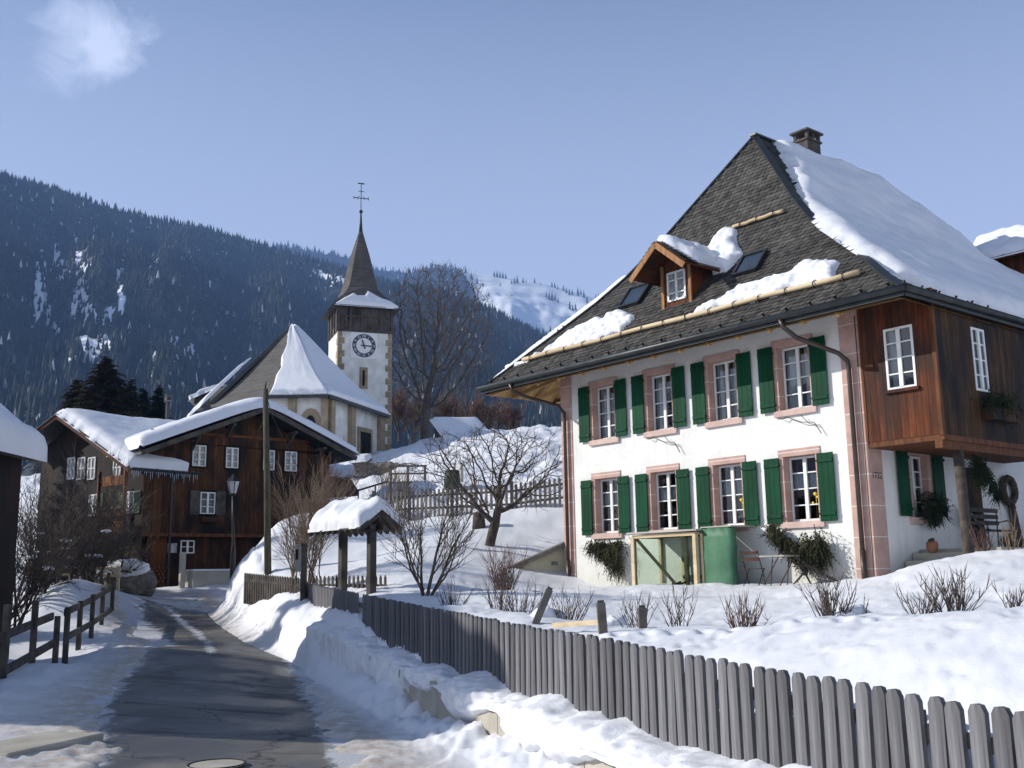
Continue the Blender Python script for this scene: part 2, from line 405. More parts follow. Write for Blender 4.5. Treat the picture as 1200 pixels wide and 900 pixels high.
G_W = [(5,95,8),(-20,90,10),(20,85,8),(-9,110,9),(10,45,4.5),(17,36,3.2),(22,22,2.2),(28,10,1.5),(9,3,.5),(13,6,.8),(30,40,4),(40,70,9),(-8,36,3.4),(4,30,1.6),(9,24,1.6),(14,28,1.8),(-30,70,9),(-16,60,7.0),(-13.5,55,4),
 (4.6,3,.35),(3.0,6.6,.35),(1.4,10.5,.45),(-.7,15.5,.62),(-2.3,19.5,.85),(-4.6,25.5,1.15),(-7.2,31,1.55)]
R_W = [(0,0,-.3),(3,0,-.3),(-8,0,-.2),(6,-8,-.3),(-6,-8,-.3),(0,5,-.3),(0,10,-.31),(-2,14,-.31),(-2.5,18,-.31),(-4,22,-.2),(-6,26,.05),(-8,30,.33),(-10,34,.62),(-12,38,.9),(-14,42,1.2),(-18,45,1.4),(-25,45,1.4),(-14,50,1.45),(-10,50,1.45),(-35,50,1.4),(-40,30,1.6),
 (-.3,14,-.31),(2,9,-.3),(-8,9,-.1),(-14,14,.1),(-25,14,.4),(-25,25,.9),(-12,60,1.6),(-30,70,1.8),(-60,70,1.8),(-60,30,1.8)]
R_PX = [(4,800,18),(38,783,20.3),(64,793,22.6),(92,766,25.5),(110,752,28),(132,722,33.5),(60,737,30),(30,745,28),(30,712,33),(85,680,34),(0,726,33),(130,692,40),(40,690,44),(165,692,43),(245,690,43),(150,760,24)]
def tps(pts):
    P = np.array(pts, float); n = len(P); d = np.linalg.norm(P[:, None, :2] - P[None, :, :2], axis=2)
    K = np.where(d > 0, d * d * np.log(d + 1e-9), 0) + np.eye(n) * .6
    A = np.zeros((n + 3, n + 3)); A[:n, :n] = K; A[:n, n] = 1; A[:n, n + 1:] = P[:, :2]; A[n, :n] = 1; A[n + 1:, :n] = P[:, :2].T
    w = np.linalg.solve(A, np.concatenate([P[:, 2], [0, 0, 0]]))
    def f(x, y):
        out = w[n] + w[n + 1] * x + w[n + 2] * y
        for i in range(n):
            r2 = (x - P[i, 0]) ** 2 + (y - P[i, 1]) ** 2; out = out + w[i] * .5 * r2 * np.log(r2 + 1e-9)
        return out
    return f
g_f = tps([WP(*p) for p in G_PX] + G_W); r_f = tps(R_W + [WP(*p) for p in R_PX])

FX = lambda Y: 5.33 - .39 * Y                 # the picket fence line
WALLP = [(FX(-6), -6), (FX(26), 26), (-6.7, 30.5), (-8.9, 36), (-9.2, 40), (-6.9, 43.5), (-5.0, 49), (-9, 54), (-30, 62), (-70, 75)]
RD_L = [WP(10,960,8)[:2], WP(105,900,11.3)[:2], WP(112,842,16)[:2], WP(158,780,22.5)[:2], WP(174,750,27.2)[:2], WP(148,722,33)[:2], WP(105,706,38)[:2], WP(20,700,42)[:2], (-32, 43)]
RD_R = [WP(445,960,8)[:2], WP(408,900,11.3)[:2], WP(388,840,16)[:2], WP(352,785,22.5)[:2], WP(330,752,27.2)[:2], WP(298,722,33)[:2], WP(262,707,38)[:2], WP(225,698,42)[:2], (-32, 47)]
RD_L = [(-5.5, -8), (-5.0, 3)] + RD_L; RD_R = [(-1.3, -8), (-1.3, 3)] + RD_R
ROADPOLY = RD_L + RD_R[::-1]
def path_sd(path, x, y):
    best = np.full_like(x, 1e9); sign = np.ones_like(x)
    for (ax, ay), (bx, by) in zip(path[:-1], path[1:]):
        ex, ey = bx - ax, by - ay; t = np.clip(((x - ax) * ex + (y - ay) * ey) / (ex * ex + ey * ey), 0, 1)
        d = np.hypot(x - ax - t * ex, y - ay - t * ey); cr = (ex * (y - ay) - ey * (x - ax))
        m = d < best; best = np.where(m, d, best); sign = np.where(m, np.where(cr > 0, -1, 1), sign)
    return best * sign
def ground(x, y, detail=True):
    x = np.asarray(x, float); y = np.asarray(y, float)
    s = path_sd(WALLP, x, y)                   # + on the garden side
    g = g_f(x, y); r = r_f(x, y)
    far = sstep(15, 30, y) * (1 - sstep(46, 60, y))
    w = .12 + 1.5 * far + 9 * sstep(49, 55, y)
    bl = sstep(-1, .25, (s - .13 * (1 - far)) / w)
    # ploughed bank along the foot of the wall
    A = .45 * sstep(15, 18, y) + .35 * sstep(18, 22, y) + .5 * sstep(22, 30, y)
    A = A * (1 - sstep(40, 46, y)); wd = .98 - .15 * sstep(17, 24, y)
    lum = .8 + .6 * np.clip(fbm(x * 1.3, y * 1.3, 4, 3), -.4, .6)
    nearA = .17 * (1 - sstep(14, 17, y)) * sstep(5, 8, y)
    bank = (A + nearA) * lum * np.sqrt(np.clip(1 - (np.clip(-s, 0, wd) / wd) ** 1.3, 0, 1)) * (s < 0)
    r = r + bank
    z = g * bl + r * (1 - bl)
    rs = poly_sd(ROADPOLY, x, y)               # + on the carriageway
    if detail:
        n = fbm(x * .45, y * .45, 3, 1) * .12 + fbm(x * 2.2, y * 2.2, 3, 8) * .045 + fbm(x * 1.1, y * 1.1, 4, 55) * .38 * sstep(36, 44, y) * (s > .5)
        bankz = np.exp(-((s + .45) / .75) ** 2) * sstep(8, 11, y) * (1 - sstep(46, 50, y))
        n = n + fbm(x * 4.0, y * 4.0, 4, 21) * .16 * bankz
        n = n + (fbm(x * 9, y * 9, 2, 61) * .012 + np.minimum(0, fbm(x * 3.2, y * 3.2, 3, 66) + .12) * .10) * (s > .3) * (1 - sstep(26, 34, y))
        for k in range(34):       # a line of old footprints
            t_ = k / 33; fx_ = 1.2 + 5.4 * t_ + .10 * (-1) ** k * .8; fy_ = 13.6 - 4.6 * t_ + .10 * (-1) ** k + .5 * math.sin(t_ * 5)
            n = n - .075 * np.exp(-(((x - fx_) / .085) ** 2 + ((y - fy_) / .13) ** 2) ** 1.5) + .02 * np.exp(-(((x - fx_) / .19) ** 2 + ((y - fy_) / .24) ** 2))
        n = n * (1 - sstep(-1.1, .0, rs)) + np.where((rs > -1.5), fbm(x * 6, y * 6, 4, 9) * .03, 0)
        z = z + n
    e = rs + fbm(x * 1.7, y * 1.7, 4, 12) * .5
    edge = .05 * (1 - sstep(-.25, .1, e)) + .02 * (1 - sstep(-1.6, -.5, rs))
    z = z + edge * (1 - bl) - .05 * sstep(-.1, .15, e) * (1 - bl)
    return z
def gz(x, y, detail=True): return float(ground(np.array([x]), np.array([y]), detail)[0])

def build_ground():
    th = np.radians(np.concatenate([np.arange(-62, -30, .5), np.arange(-30, 30, .13), np.arange(30, 62.1, .5)]))
    r = [2.0]
    while r[-1] < 130: r.append(r[-1] * 1.0085 + .004)
    r = np.array(r); T, Rr = np.meshgrid(th, r, indexing='ij')
    X = np.sin(T) * Rr; Y = np.cos(T) * Rr - 1.0
    Z = ground(X, Y)
    rs = poly_sd(ROADPOLY, X, Y); s = path_sd(WALLP, X, Y)
    dirt = np.exp(-(np.clip(-rs, 0, 9) / (.75 + .7 * (1 - sstep(13, 19, Y)))) ** 1.6) * (1 - sstep(42, 50, Y)) * (s < -.3) * np.clip((-s - .8) / .7, 0, 1)
    dirt = np.clip(dirt * 1.1, 0, 1)
    n, m = X.shape
    I = np.arange(n * m).reshape(n, m)
    F = np.stack([I[:-1, :-1], I[1:, :-1], I[1:, 1:], I[:-1, 1:]], -1).reshape(-1, 4)
    o = np_mesh('snowy_ground', np.stack([X, Y, Z], -1).reshape(-1, 3), F, M_snowg, attr={'dirt': dirt.ravel()})
    tag(o, kind='structure')
    # plain snow behind the camera and far to the sides, down the valley to the horizon
    return o
build_ground()
vf = MB(); vs = [(math.sin(a) * 7000, math.cos(a) * 7000, -2.5) for a in [2 * math.pi * k / 64 for k in range(64)]]; vf.add(vs, [tuple(range(64))]); tag(vf.build('valley_floor', M_snow, fix=False), kind='structure')

def _road():
    t = NT('wet asphalt'); co_ = t.co()
    n = t.noise(1.1, t.co((1, .5, 1)), 6, .6); n2 = t.noise(90, co_, 3, .7); n3 = t.noise(.5, t.co((1, 1, 1)), 4, .55)
    c = t.ramp(n, [(.3, (.085, .081, .074)), (.7, (.19, .178, .155))])
    c = t.mix(t.ramp(n2, [(.45, 0), (.75, .5)]), c, (.20, .19, .17))
    c = t.mix(t.ramp(n3, [(.42, 0), (.56, .75)]), c, (.055, .053, .05))
    nb = t.noise(1.0, t.co((.22, 1.9, 1)), 3, .5); c = t.mix(t.ramp(nb, [(.56, 0), (.60, .75)]), c, (.040, .039, .038))  # dark bands across the road: branch and pole shadows painted into the asphalt
    vr = t.n('ShaderNodeTexVoronoi', feature='DISTANCE_TO_EDGE'); vr.inputs['Scale'].default_value = .55; wv = t.n('ShaderNodeVectorMath', operation='ADD'); nn_ = t.n('ShaderNodeTexNoise'); nn_.inputs['Scale'].default_value = 1.6; nn_.inputs['Detail'].default_value = 6; t.l(co_, nn_.inputs['Vector']); t.l(co_, wv.inputs[0]); t.l(nn_.outputs['Color'], wv.inputs[1]); t.l(wv.outputs[0], vr.inputs['Vector'])
    c = t.mix(t.ramp(vr.outputs['Distance'], [(.004, .85), (.014, 0)]), c, (.018, .017, .016))
    a = t.n('ShaderNodeAttribute', attribute_name='frost')
    ns = t.noise(2.6, t.co((1.6, .7, 1)), 6, .75)
    f = t.math('SUBTRACT', t.math('ADD', a.outputs['Fac'], ns), .92)
    c = t.mix(t.math('MULTIPLY', t.math('MULTIPLY', f, 6, True), .75), c, (.62, .63, .66))
    t.col(c); t.bump(n2, .5, .006); t.l(t.ramp(n3, [(.42, .75), (.58, .34)]), t.b.inputs['Roughness']); return t.m
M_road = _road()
def build_road():
    L = np.array(RD_L); Rr = np.array(RD_R)
    def res(P, n):
        d = np.concatenate([[0], np.cumsum(np.linalg.norm(np.diff(P, axis=0), axis=1))]); tt = np.linspace(0, d[-1], n)
        return np.stack([np.interp(tt, d, P[:, 0]), np.interp(tt, d, P[:, 1])], -1)
    # Catmull-like smoothing of the edges by parameter
    n = 260; u = np.linspace(0, len(L) - 1, n)
    def cr(P, u):
        out = []
        for t in u:
            i = min(int(t), len(P) - 2); f = t - i
            p0, p1, p2, p3 = P[max(i - 1, 0)], P[i], P[i + 1], P[min(i + 2, len(P) - 1)]
            out.append(.5 * ((2 * p1) + (p2 - p0) * f + (2 * p0 - 5 * p1 + 4 * p2 - p3) * f * f + (3 * p1 - p0 - 3 * p2 + p3) * f ** 3))
        return np.array(out)
    A = cr(L, u); B = cr(Rr, u); m = 40; s = np.linspace(-.16, 1.16, m)
    P = A[:, None, :] * (1 - s[None, :, None]) + B[:, None, :] * s[None, :, None]
    X, Y = P[..., 0], P[..., 1]
    Z = r_f(X, Y) - .004
    e = np.minimum(s, 1 - s)[None, :] + 0 * X
    yy = Y
    frost = np.clip(.66 - e * 3.2, .27, .75)
    # a ridge of packed snow between the wheel tracks where the road bends away
    mid = np.exp(-((s[None, :] - .45) / .07) ** 2) * sstep(22, 25, yy) * (1 - sstep(35, 38, yy)) * .6
    frost = np.maximum(frost, mid); frost = np.maximum(frost, .60 * sstep(31, 38, yy)); frost = frost + .35 * (1 - sstep(.10, .3, s[None, :])) * sstep(24, 27, yy)
    I = np.arange(n * m).reshape(n, m)
    F = np.stack([I[:-1, :-1], I[1:, :-1], I[1:, 1:], I[:-1, 1:]], -1).reshape(-1, 4)[:, ::-1]
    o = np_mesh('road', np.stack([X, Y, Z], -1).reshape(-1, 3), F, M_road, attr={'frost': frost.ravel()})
    tag(o, kind='structure')
build_road()

# ------------------------------------------------------------------ mountains
def elev(px, py):
    d = ray(px, py); h = math.hypot(d.x, d.y); return math.atan2(d.x, d.y), d.z / h
def ridge_fn(pts):
    A = sorted(elev(*p) for p in pts); a = np.array([q[0] for q in A]); e = np.array([q[1] for q in A])
    return lambda az: np.interp(az, a, e)
ridgeA = ridge_fn([(-500,20),(-200,110),(0,205),(60,222),(150,250),(250,272),(340,297),(400,316),(450,332),(520,345),(580,368),(620,388),(660,410),(720,470),(800,520),(1000,560),(1500,600)])
ridgeB = ridge_fn([(-400,250),(100,285),(250,288),(330,289),(400,300),(440,316),(480,320),(510,312),(545,318),(600,326),(640,333),(700,350),(760,375),(850,430),(1000,500),(1500,590)])
def mount(name, ridge, D0, D1, z0, prof, mat, n_th, n_r, seed, amp, D1f=None, bump=1.0):
    th = np.linspace(R_(-34), R_(34), n_th); tt = np.linspace(0, 1.25, n_r)
    T, K = np.meshgrid(th, tt, indexing='ij'); DR = D1 if D1f is None else D1f(T)
    Rr = D0 + (DR - D0) * K; X = np.sin(T) * Rr; Y = np.cos(T) * Rr
    zr = ridge(T) * DR + EYE.z
    g = np.where(K < 1, np.abs(K) ** prof, 1 - (K - 1) * 1.5)
    nz = fbm(X / 260, Y / 260, 5, seed) * amp * np.clip(K * (1 - K) * 4, 0, 1) + fbm(T * 26, K * 2, 4, seed + 3) * amp * .9 * np.clip(K * (1 - K) * 4, 0, 1)
    Z = z0 + (zr - z0) * g + nz
    return T, K, X, Y, Z, DR
AD1 = lambda T: 1900 - 500 * sstep(-.3, .2, T)
TA, KA, XA, YA, ZA, DRA = mount('a', ridgeA, 520, 0, 0, 1.1, None, 420, 260, 5, 70, AD1)
TB, KB, XB, YB, ZB, DRB = mount('b', ridgeB, 1500, 3600, 60, 1.0, None, 420, 160, 9, 60)
def cols_px(T): return 600 + np.tan(T) * 1249
# bare gullies and avalanche tracks: (px column, py row centre, width, height, slant)
GUL = [(20,345,16,40,0),(45,318,10,20,8),(40,322,18,14,0),(100,395,16,30,-8),(78,405,12,14,0),(75,350,10,60,14),(70,345,14,30,-6),(95,390,14,36,20),(88,425,10,40,18),(120,350,8,30,6),(45,400,6,14,4),(190,405,8,22,0),(165,430,6,30,2),(185,440,4,30,0),(210,410,5,16,2),(30,370,6,22,4),(120,325,10,8,0),(160,310,12,6,0),(62,440,4,14,0),(230,330,6,5,0)]
def gully(T, elevv):
    px = cols_px(T); row = 675 - elevv * 1249; m = np.zeros_like(px)
    for (cx, cy, w, h, sl) in GUL:
        dx = (px - (cx + sl * (row - cy) / h)) / (w * .5); dy = (row - cy) / h
        q = dx * dx + dy * dy + .9 * fbm(px / 9, row / 9, 4, 31)
        m = np.maximum(m, (q < 1.0).astype(float))
    # open snow on the shoulder right of the left wood
    px0 = (px > 355) & (px < 400); m = np.where(px0 & (np.abs(row - (306 + (px - 355) * .35)) < 7 + 8 * fbm(px / 12, row / 12, 3, 4)), 1, m)
    return m
E_A = (ZA - EYE.z) / np.hypot(XA, YA)
mA = gully(TA, E_A)
def _mt(name, rock=(.075, .07, .065)):
    t = NT(name); a = t.n('ShaderNodeAttribute', attribute_name='snow'); n = t.noise(.012, t.co(), 6, .7)
    n2 = t.noise(.05, t.co(), 5, .7)
    f = t.math('MULTIPLY', t.math('SUBTRACT', t.math('ADD', a.outputs['Fac'], t.math('MULTIPLY', n2, .3)), .5), 5, True)
    c = t.mix(f, t.ramp(n2, [(.35, (.022, .026, .022)), (.7, (.07, .07, .065))]), (.80, .83, .88)); t.col(c); t.rough(.9); t.bump(n, .4, 8); return t.m
M_mt = _mt('mountain slope')
def grid_obj(name, X, Y, Z, mat, attr):
    n, m = X.shape; I = np.arange(n * m).reshape(n, m)
    F = np.stack([I[:-1, :-1], I[1:, :-1], I[1:, 1:], I[:-1, 1:]], -1).reshape(-1, 4)
    return np_mesh(name, np.stack([X, Y, Z], -1).reshape(-1, 3), F, mat, attr=attr)
o = grid_obj('wooded_hill', XA, YA, ZA, M_mt, {'snow': mA.ravel()}); tag(o, kind='structure')
# hill B: snow above, wood below
E_B = (ZB - EYE.z) / np.hypot(XB, YB)
def woodB(T, e):
    """1 where trees stand"""
    px = cols_px(T); row = 675 - e * 1249
    top = np.interp(px, [-500, 330, 400, 440, 500, 535, 548, 562, 600, 640, 690, 730, 900, 1500], [150, 276, 285, 300, 302, 300, 318, 350, 368, 380, 400, 425, 500, 600])
    w = (row > top + 10 * fbm(px / 14, row / 14, 4, 77)).astype(float)
    w = w
    gl = (np.abs(px - (520 - (row - 360) * .45) ) < 5 + 6 * fbm(px / 10, row / 10, 3, 2)) & (row > 330) & (row < 430) & (px < 560)
    gl2 = (np.abs(px - (575 - (row - 380) * .5)) < 6 * fbm(px / 6, row / 9, 3, 6) + 1) & (row > 385)
    return np.where(gl | gl2, 0, w)
wB = woodB(TB, E_B)
o = grid_obj('alpine_hill', XB, YB, ZB, M_mt, {'snow': (1 - wB * .75).ravel()}); tag(o, kind='structure')

def forest(T, K, X, Y, Z, DR, n, dens, seed, hmin, hmax, name, ka=0.02, kb=1.0):
    rs_ = np.random.RandomState(seed)
    nt, nk = T.shape; dt = 1.0 / (nt - 1)
    i = rs_.rand(n) * (nt - 1.001)
    # uniform over area: radius grows, so weight k by distance
    k = np.sqrt(rs_.rand(n) * (kb ** 2 - ka ** 2) + ka ** 2) if False else ka + (kb - ka) * rs_.rand(n) ** .8
    j = k / K[0, -1] * (nk - 1); i0 = i.astype(int); j0 = np.minimum(j.astype(int), nk - 2); fi = i - i0; fj = j - j0
    def L(A): return A[i0, j0] * (1 - fi) * (1 - fj) + A[i0 + 1, j0] * fi * (1 - fj) + A[i0, j0 + 1] * (1 - fi) * fj + A[i0 + 1, j0 + 1] * fi * fj
    x, y, z, t = L(X), L(Y), L(Z), L(T); e = (z - EYE.z) / np.hypot(x, y)
    keep = rs_.rand(n) < dens(t, e, x, y)
    x, y, z = x[keep], y[keep], z[keep]; n = len(x)
    h = hmin + (hmax - hmin) * rs_.rand(n) ** 1.6 * 1.15; r = h * (.16 + .08 * rs_.rand(n)); ph = rs_.rand(n) * 6.28
    S = 5; tiers = [(.08, .62, 1.0), (.36, 1.0, .62)]
    VV = []; FF = []
    base = 0
    for (za, zb, rr) in tiers:
        ring = []
        for q in range(S):
            a = ph + q * 2 * math.pi / S; rk = r * rr * (.8 + .4 * rs_.rand(n))
            ring.append(np.stack([x + np.cos(a) * rk, y + np.sin(a) * rk, z + h * (za - .05 * rs_.rand(n))], -1))
        tip = np.stack([x, y, z + h * zb], -1)
        P = np.stack(ring + [tip], 1)                     # n, S+1, 3
        VV.append(P.reshape(-1, 3)); o_ = np.arange(n)[:, None] * (S + 1) + base
        for q in range(S): FF.append(np.concatenate([o_ + q, o_ + (q + 1) % S, o_ + S], 1))
        base += n * (S + 1)
    ob = np_mesh(name, np.concatenate(VV), np.concatenate(FF), M_fardark, smooth=False)
    return tag(ob, kind='stuff')
def densA(t, e, x, y):
    return np.where(gully(t, e) > .5, .30, .9)
f1 = forest(TA, KA, XA, YA, ZA, DRA, 60000, densA, 3, 8, 16, 'fir_forest', .08, 1.02); tag(f1, 'dense dark fir forest covering the long slope on the left behind the church', 'forest')
f2 = forest(TB, KB, XB, YB, ZB, DRB, 26000, lambda t, e, x, y: np.where(woodB(t, e) > .5, .9, 0.), 4, 14, 27, 'fir_forest', .2, 1.01); tag(f2, 'bluish fir forest below the open snow on the farthest hill', 'forest')

def fir_bm(h, r, tiers, S, rnd):
    m = MB()
    for k in range(tiers):
        za = h * (.06 + .80 * k / tiers); zb = min(h, za + h * (1.7 / tiers)); rr = r * (1 - k / tiers) ** .85
        vs = []
        for q in range(S):
            a = 2 * math.pi * (q + rnd.random() * .4) / S; q_ = rr * (1.15 if q % 2 else .62) * rnd.uniform(.8, 1.15)
            vs.append((math.cos(a) * q_, math.sin(a) * q_, za - (.04 * h if q % 2 else 0)))
        vs.append((0, 0, zb)); m.add(vs, [(q, (q + 1) % S, S) for q in range(S)])
    return m
# trees one can tell apart on the open snow of hill B
def build_alp_trees():
    rnd = random.Random(5)
    root = thing('fir_tree', 'x', 'tree', group='firs scattered on the open snow of the far hill')
    fir_bm(26, 6.0, 5, 9, rnd).build('crown', M_fardark, root); MB().tube([(0, 0, -1), (0, 0, 4)], .6, 5).build('trunk', M_bark, root)
    spots = [(578,322,1),(582,321,1.2),(586,322,1.1),(590,323,1.2),(594,323,1),(598,330,.8),(604,330,1),(608,329,1.1),(613,330,1.1),(618,329,.7),(626,325,.8),(634,331,.5),(646,331,.9),(649,331,1),(655,336,.7),(660,338,.9),(664,341,1),(667,343,1.1),(671,343,1.1),(676,344,1.2),(680,342,1.1),(684,346,1.2),(688,352,1),(640,346,1),(643,349,1.1),(647,350,1.2),(650,349,1),(668,360,1.1),(671,362,1.1),(674,361,1),(698,343,.9),(703,347,1),(708,350,1),(714,344,.8),(545,318,1),(552,325,1),(558,330,1),(565,333,.8),(573,345,.7),(586,333,.6),(600,345,.5),(655,352,.8),(679,372,1),(684,370,1.1),(690,366,1),(370,291,1.1),(336,288,1.2),(345,290,1),(352,292,1),(520,316,1.1),(528,318,1.1),(535,317,1)]
    for i, (px, py, s) in enumerate(spots):
        o = root if i == 0 else copy_tree(root)
        t, e = elev(px, py + 3)
        # walk out along the ray until it meets hill B
        ii = int(round((t - TB[0, 0]) / (TB[-1, 0] - TB[0, 0]) * (TB.shape[0] - 1))); row = E_B[ii, :]
        jj = len(row) - 1
        for j in range(20, TB.shape[1]):
            if row[j] >= e or KB[ii, j] > .99: jj = j; break
        o.location = (XB[ii, jj], YB[ii, jj], ZB[ii, jj]); k = s * rnd.uniform(.8, 1.1); o.scale = (k, k, k)
        o['label'] = 'dark fir standing apart on the open snow of the far hill'
build_alp_trees()

# ------------------------------------------------------------------ sky, sun, haze
SUN_AZ = math.atan2(-.995, .096)                # measured from +Y towards +X
SUN_EL = R_(28)
sd_ = V((math.sin(SUN_AZ) * math.cos(SUN_EL), math.cos(SUN_AZ) * math.cos(SUN_EL), math.sin(SUN_EL)))
sl = bpy.data.lights.new('sun', 'SUN'); sl.energy = 5.0; sl.angle = R_(.53); sl.color = (1, .955, .88)
so = bpy.data.objects.new('sun', sl); COL.objects.link(so); so.rotation_euler = sd_.to_track_quat('Z', 'Y').to_euler(); so.location = sd_ * 60
w = bpy.data.worlds.new('World'); scene.world = w; w.use_nodes = True; nt = w.node_tree; nt.nodes.clear()
def wn_(t, **k):
    x = nt.nodes.new(t)
    for a, b in k.items(): setattr(x, a, b)
    return x
sky = wn_('ShaderNodeTexSky', sky_type='NISHITA'); sky.sun_disc = False; sky.sun_elevation = SUN_EL; sky.sun_rotation = SUN_AZ
sky.altitude = 1100; sky.air_density = 1.0; sky.dust_density = 1.4; sky.ozone_density = 3.0
bg = wn_('ShaderNodeBackground'); bg.inputs[1].default_value = SKY_STR = .08
ow = wn_('ShaderNodeOutputWorld'); nt.links.new(bg.outputs[0], ow.inputs[0])
# thin cloud: a veil high over the valley and one small torn puff, both fixed in sky directions
tc = wn_('ShaderNodeTexCoord')
cd = ray(106, 52).normalized()
dp = wn_('ShaderNodeVectorMath', operation='DISTANCE'); nt.links.new(tc.outputs['Generated'], dp.inputs[0]); dp.inputs[1].default_value = cd
nz = wn_('ShaderNodeTexNoise'); nz.inputs['Scale'].default_value = 16; nz.inputs['Detail'].default_value = 7; nz.inputs['Roughness'].default_value = .6; nz.inputs['Distortion'].default_value = .6; nt.links.new(tc.outputs['Generated'], nz.inputs['Vector'])
def wm(op, a, b, clamp=False):
    x = wn_('ShaderNodeMath', operation=op, use_clamp=clamp)
    for s_, v_ in ((x.inputs[0], a), (x.inputs[1], b)):
        if hasattr(v_, 'links'): nt.links.new(v_, s_)
        else: s_.default_value = v_
    return x.outputs[0]
puff = wm('MULTIPLY', wm('SUBTRACT', wm('MULTIPLY', nz.outputs['Fac'], 1.25), wm('ADD', wm('MULTIPLY', dp.outputs['Value'], 8.5), .18)), 3.0, True)
mp = wn_('ShaderNodeMapping'); mp.inputs['Scale'].default_value = (1, 1, 3.5); mp.inputs['Rotation'].default_value = (0, .25, 0); nt.links.new(tc.outputs['Generated'], mp.inputs[0])
nv = wn_('ShaderNodeTexNoise'); nv.inputs['Scale'].default_value = 1.7; nv.inputs['Detail'].default_value = 5; nv.inputs['Roughness'].default_value = .5; nt.links.new(mp.outputs[0], nv.inputs['Vector'])
sx = wn_('ShaderNodeSeparateXYZ'); nt.links.new(tc.outputs['Generated'], sx.inputs[0])
veil = wm('MULTIPLY', wm('SUBTRACT', nv.outputs['Fac'], .36), 2.2, True)
veil = wm('MULTIPLY', veil, wm('SUBTRACT', 1.0, wm('MULTIPLY', sx.outputs[2], 1.5), True), True)
veil = wm('MAXIMUM', wm('MULTIPLY', veil, .62), wm('MULTIPLY', wm('SUBTRACT', .96, wm('MULTIPLY', sx.outputs[2], 1.58), True), .92))
mx = wn_('ShaderNodeMix', data_type='RGBA'); nt.links.new(wm('ADD', wm('MULTIPLY', puff, .50), veil, True), mx.inputs[0]); nt.links.new(sky.outputs[0], mx.inputs[6]); mx.inputs[7].default_value = (9.6, 10.3, 12.6, 1)
nt.links.new(mx.outputs[2], bg.inputs[0])

def build_haze():
    m = MB(); m.box(-2650, 2700, -40, 4700, -60, 1250); t = bpy.data.materials.new('valley haze'); t.use_nodes = True; n = t.node_tree; n.nodes.clear()
    ou = n.nodes.new('ShaderNodeOutputMaterial'); pv = n.nodes.new('ShaderNodeVolumePrincipled'); n.links.new(pv.outputs[0], ou.inputs['Volume'])
    pv.inputs['Color'].default_value = (.30, .52, 1.0, 1); pv.inputs['Density'].default_value = HAZE; pv.inputs['Anisotropy'].default_value = .0
    o = m.build('haze', t); tag(o, kind='stuff')
HAZE = .00018
build_haze()
scene.view_settings.view_transform = 'Standard'; scene.view_settings.look = 'None'; scene.view_settings.exposure = .55; scene.view_settings.gamma = 1
scene.render.engine = 'CYCLES'
scene.cycles.max_bounces = 6; scene.cycles.diffuse_bounces = 2; scene.cycles.glossy_bounces = 3; scene.cycles.transparent_max_bounces = 12; scene.cycles.volume_bounces = 0
scene.cycles.use_denoising = True
# ------------------------------------------------------------------ the big white house (local frame: x to the right along the front, y into the house)
HP = V((7.78468473, 22.91816862, 1.57491183)); HROT = math.atan2(-.77192535, .63571318)
EX = V((.63571318, -.77192535, 0)); EY = V((.77192535, .63571318, 0))
def hl(x, y, z, P=HP): return P + EX * x + EY * y + V((0, 0, z))
def to_h(q, P=HP):
    d = q - P; return V((d.dot(EX), d.dot(EY), d.z))
house = thing('country_house', 'large white plastered house with green shutters and steep shingled hip roof', 'house', HP, HROT)
WL, WR, DEP = -9.95, 0.0, 13.6
XC = -5.07
WIN_C = [-8.19, -6.055, -3.92, -1.79]
SURW = .57                                     # half width of the stone surround
def wall_cells(m, x0, x1, z0, z1, holes, f):
    xs = sorted({x0, x1, *[h[0] for h in holes], *[h[1] for h in holes]}); zs = sorted({z0, z1, *[h[2] for h in holes], *[h[3] for h in holes]})
    for a, b in zip(xs[:-1], xs[1:]):
        for c, d in zip(zs[:-1], zs[1:]):
            if any(h[0] <= (a + b) / 2 <= h[1] and h[2] <= (c + d) / 2 <= h[3] for h in holes): continue
            f(a, b, c, d)
holes = []
for c in WIN_C:
    holes.append((c - SURW + .02, c + SURW - .02, 3.80, 5.60)); holes.append((c - SURW + .02, c + SURW - .02, 1.18, 2.97))
m = MB()
wall_cells(m, WL + .44, WR - .5, -.6, 6.9, holes, lambda a, b, c, d: m.box(a, b, 0, .32, c, d))
SW = (1.5 + .02, 2.55 - .02, 1.2, 3.0)         # ground-floor window in the side wall (y range, z range)
wall_cells(m, .5, DEP, -.6, 2.93, [(SW[0], SW[1], SW[2], 2.93)], lambda a, b, c, d: m.box(-.32, -.003, a, b, c, d))
m.box(-.32, -.003, .5, DEP, 2.93, 6.0)
m.box(WL + .003, WL + .32, .5, DEP, -.6, 6.3); m.box(WL + .32, -.32, DEP - .32, DEP, -.6, 6.3)
m.build('wall', M_plaster, house)
# corner pilasters of pink stone
m = MB()
m.box(WR - .5, WR + .02, -.025, .5, -.6, 6.35); m.box(WL - .02, WL + .44, -.025, .5, -.6, 6.35)
m.build('corner_stone', M_stone, house, bevel=.008, split=True)
m = MB(); m.box(WL + .5, WR - .5, 1.1, 1.15, .1, 6.1); m.box(-1.2, -1.15, 1.2, 6, .1, 6.1); m.box(WL + .4, WR - .4, .4, 12, -.02, 0.03); m.box(WL + .4, WR - .4, .4, 12, 3.18, 3.3); m.build('inner_wall', M_dark, house, split=True)

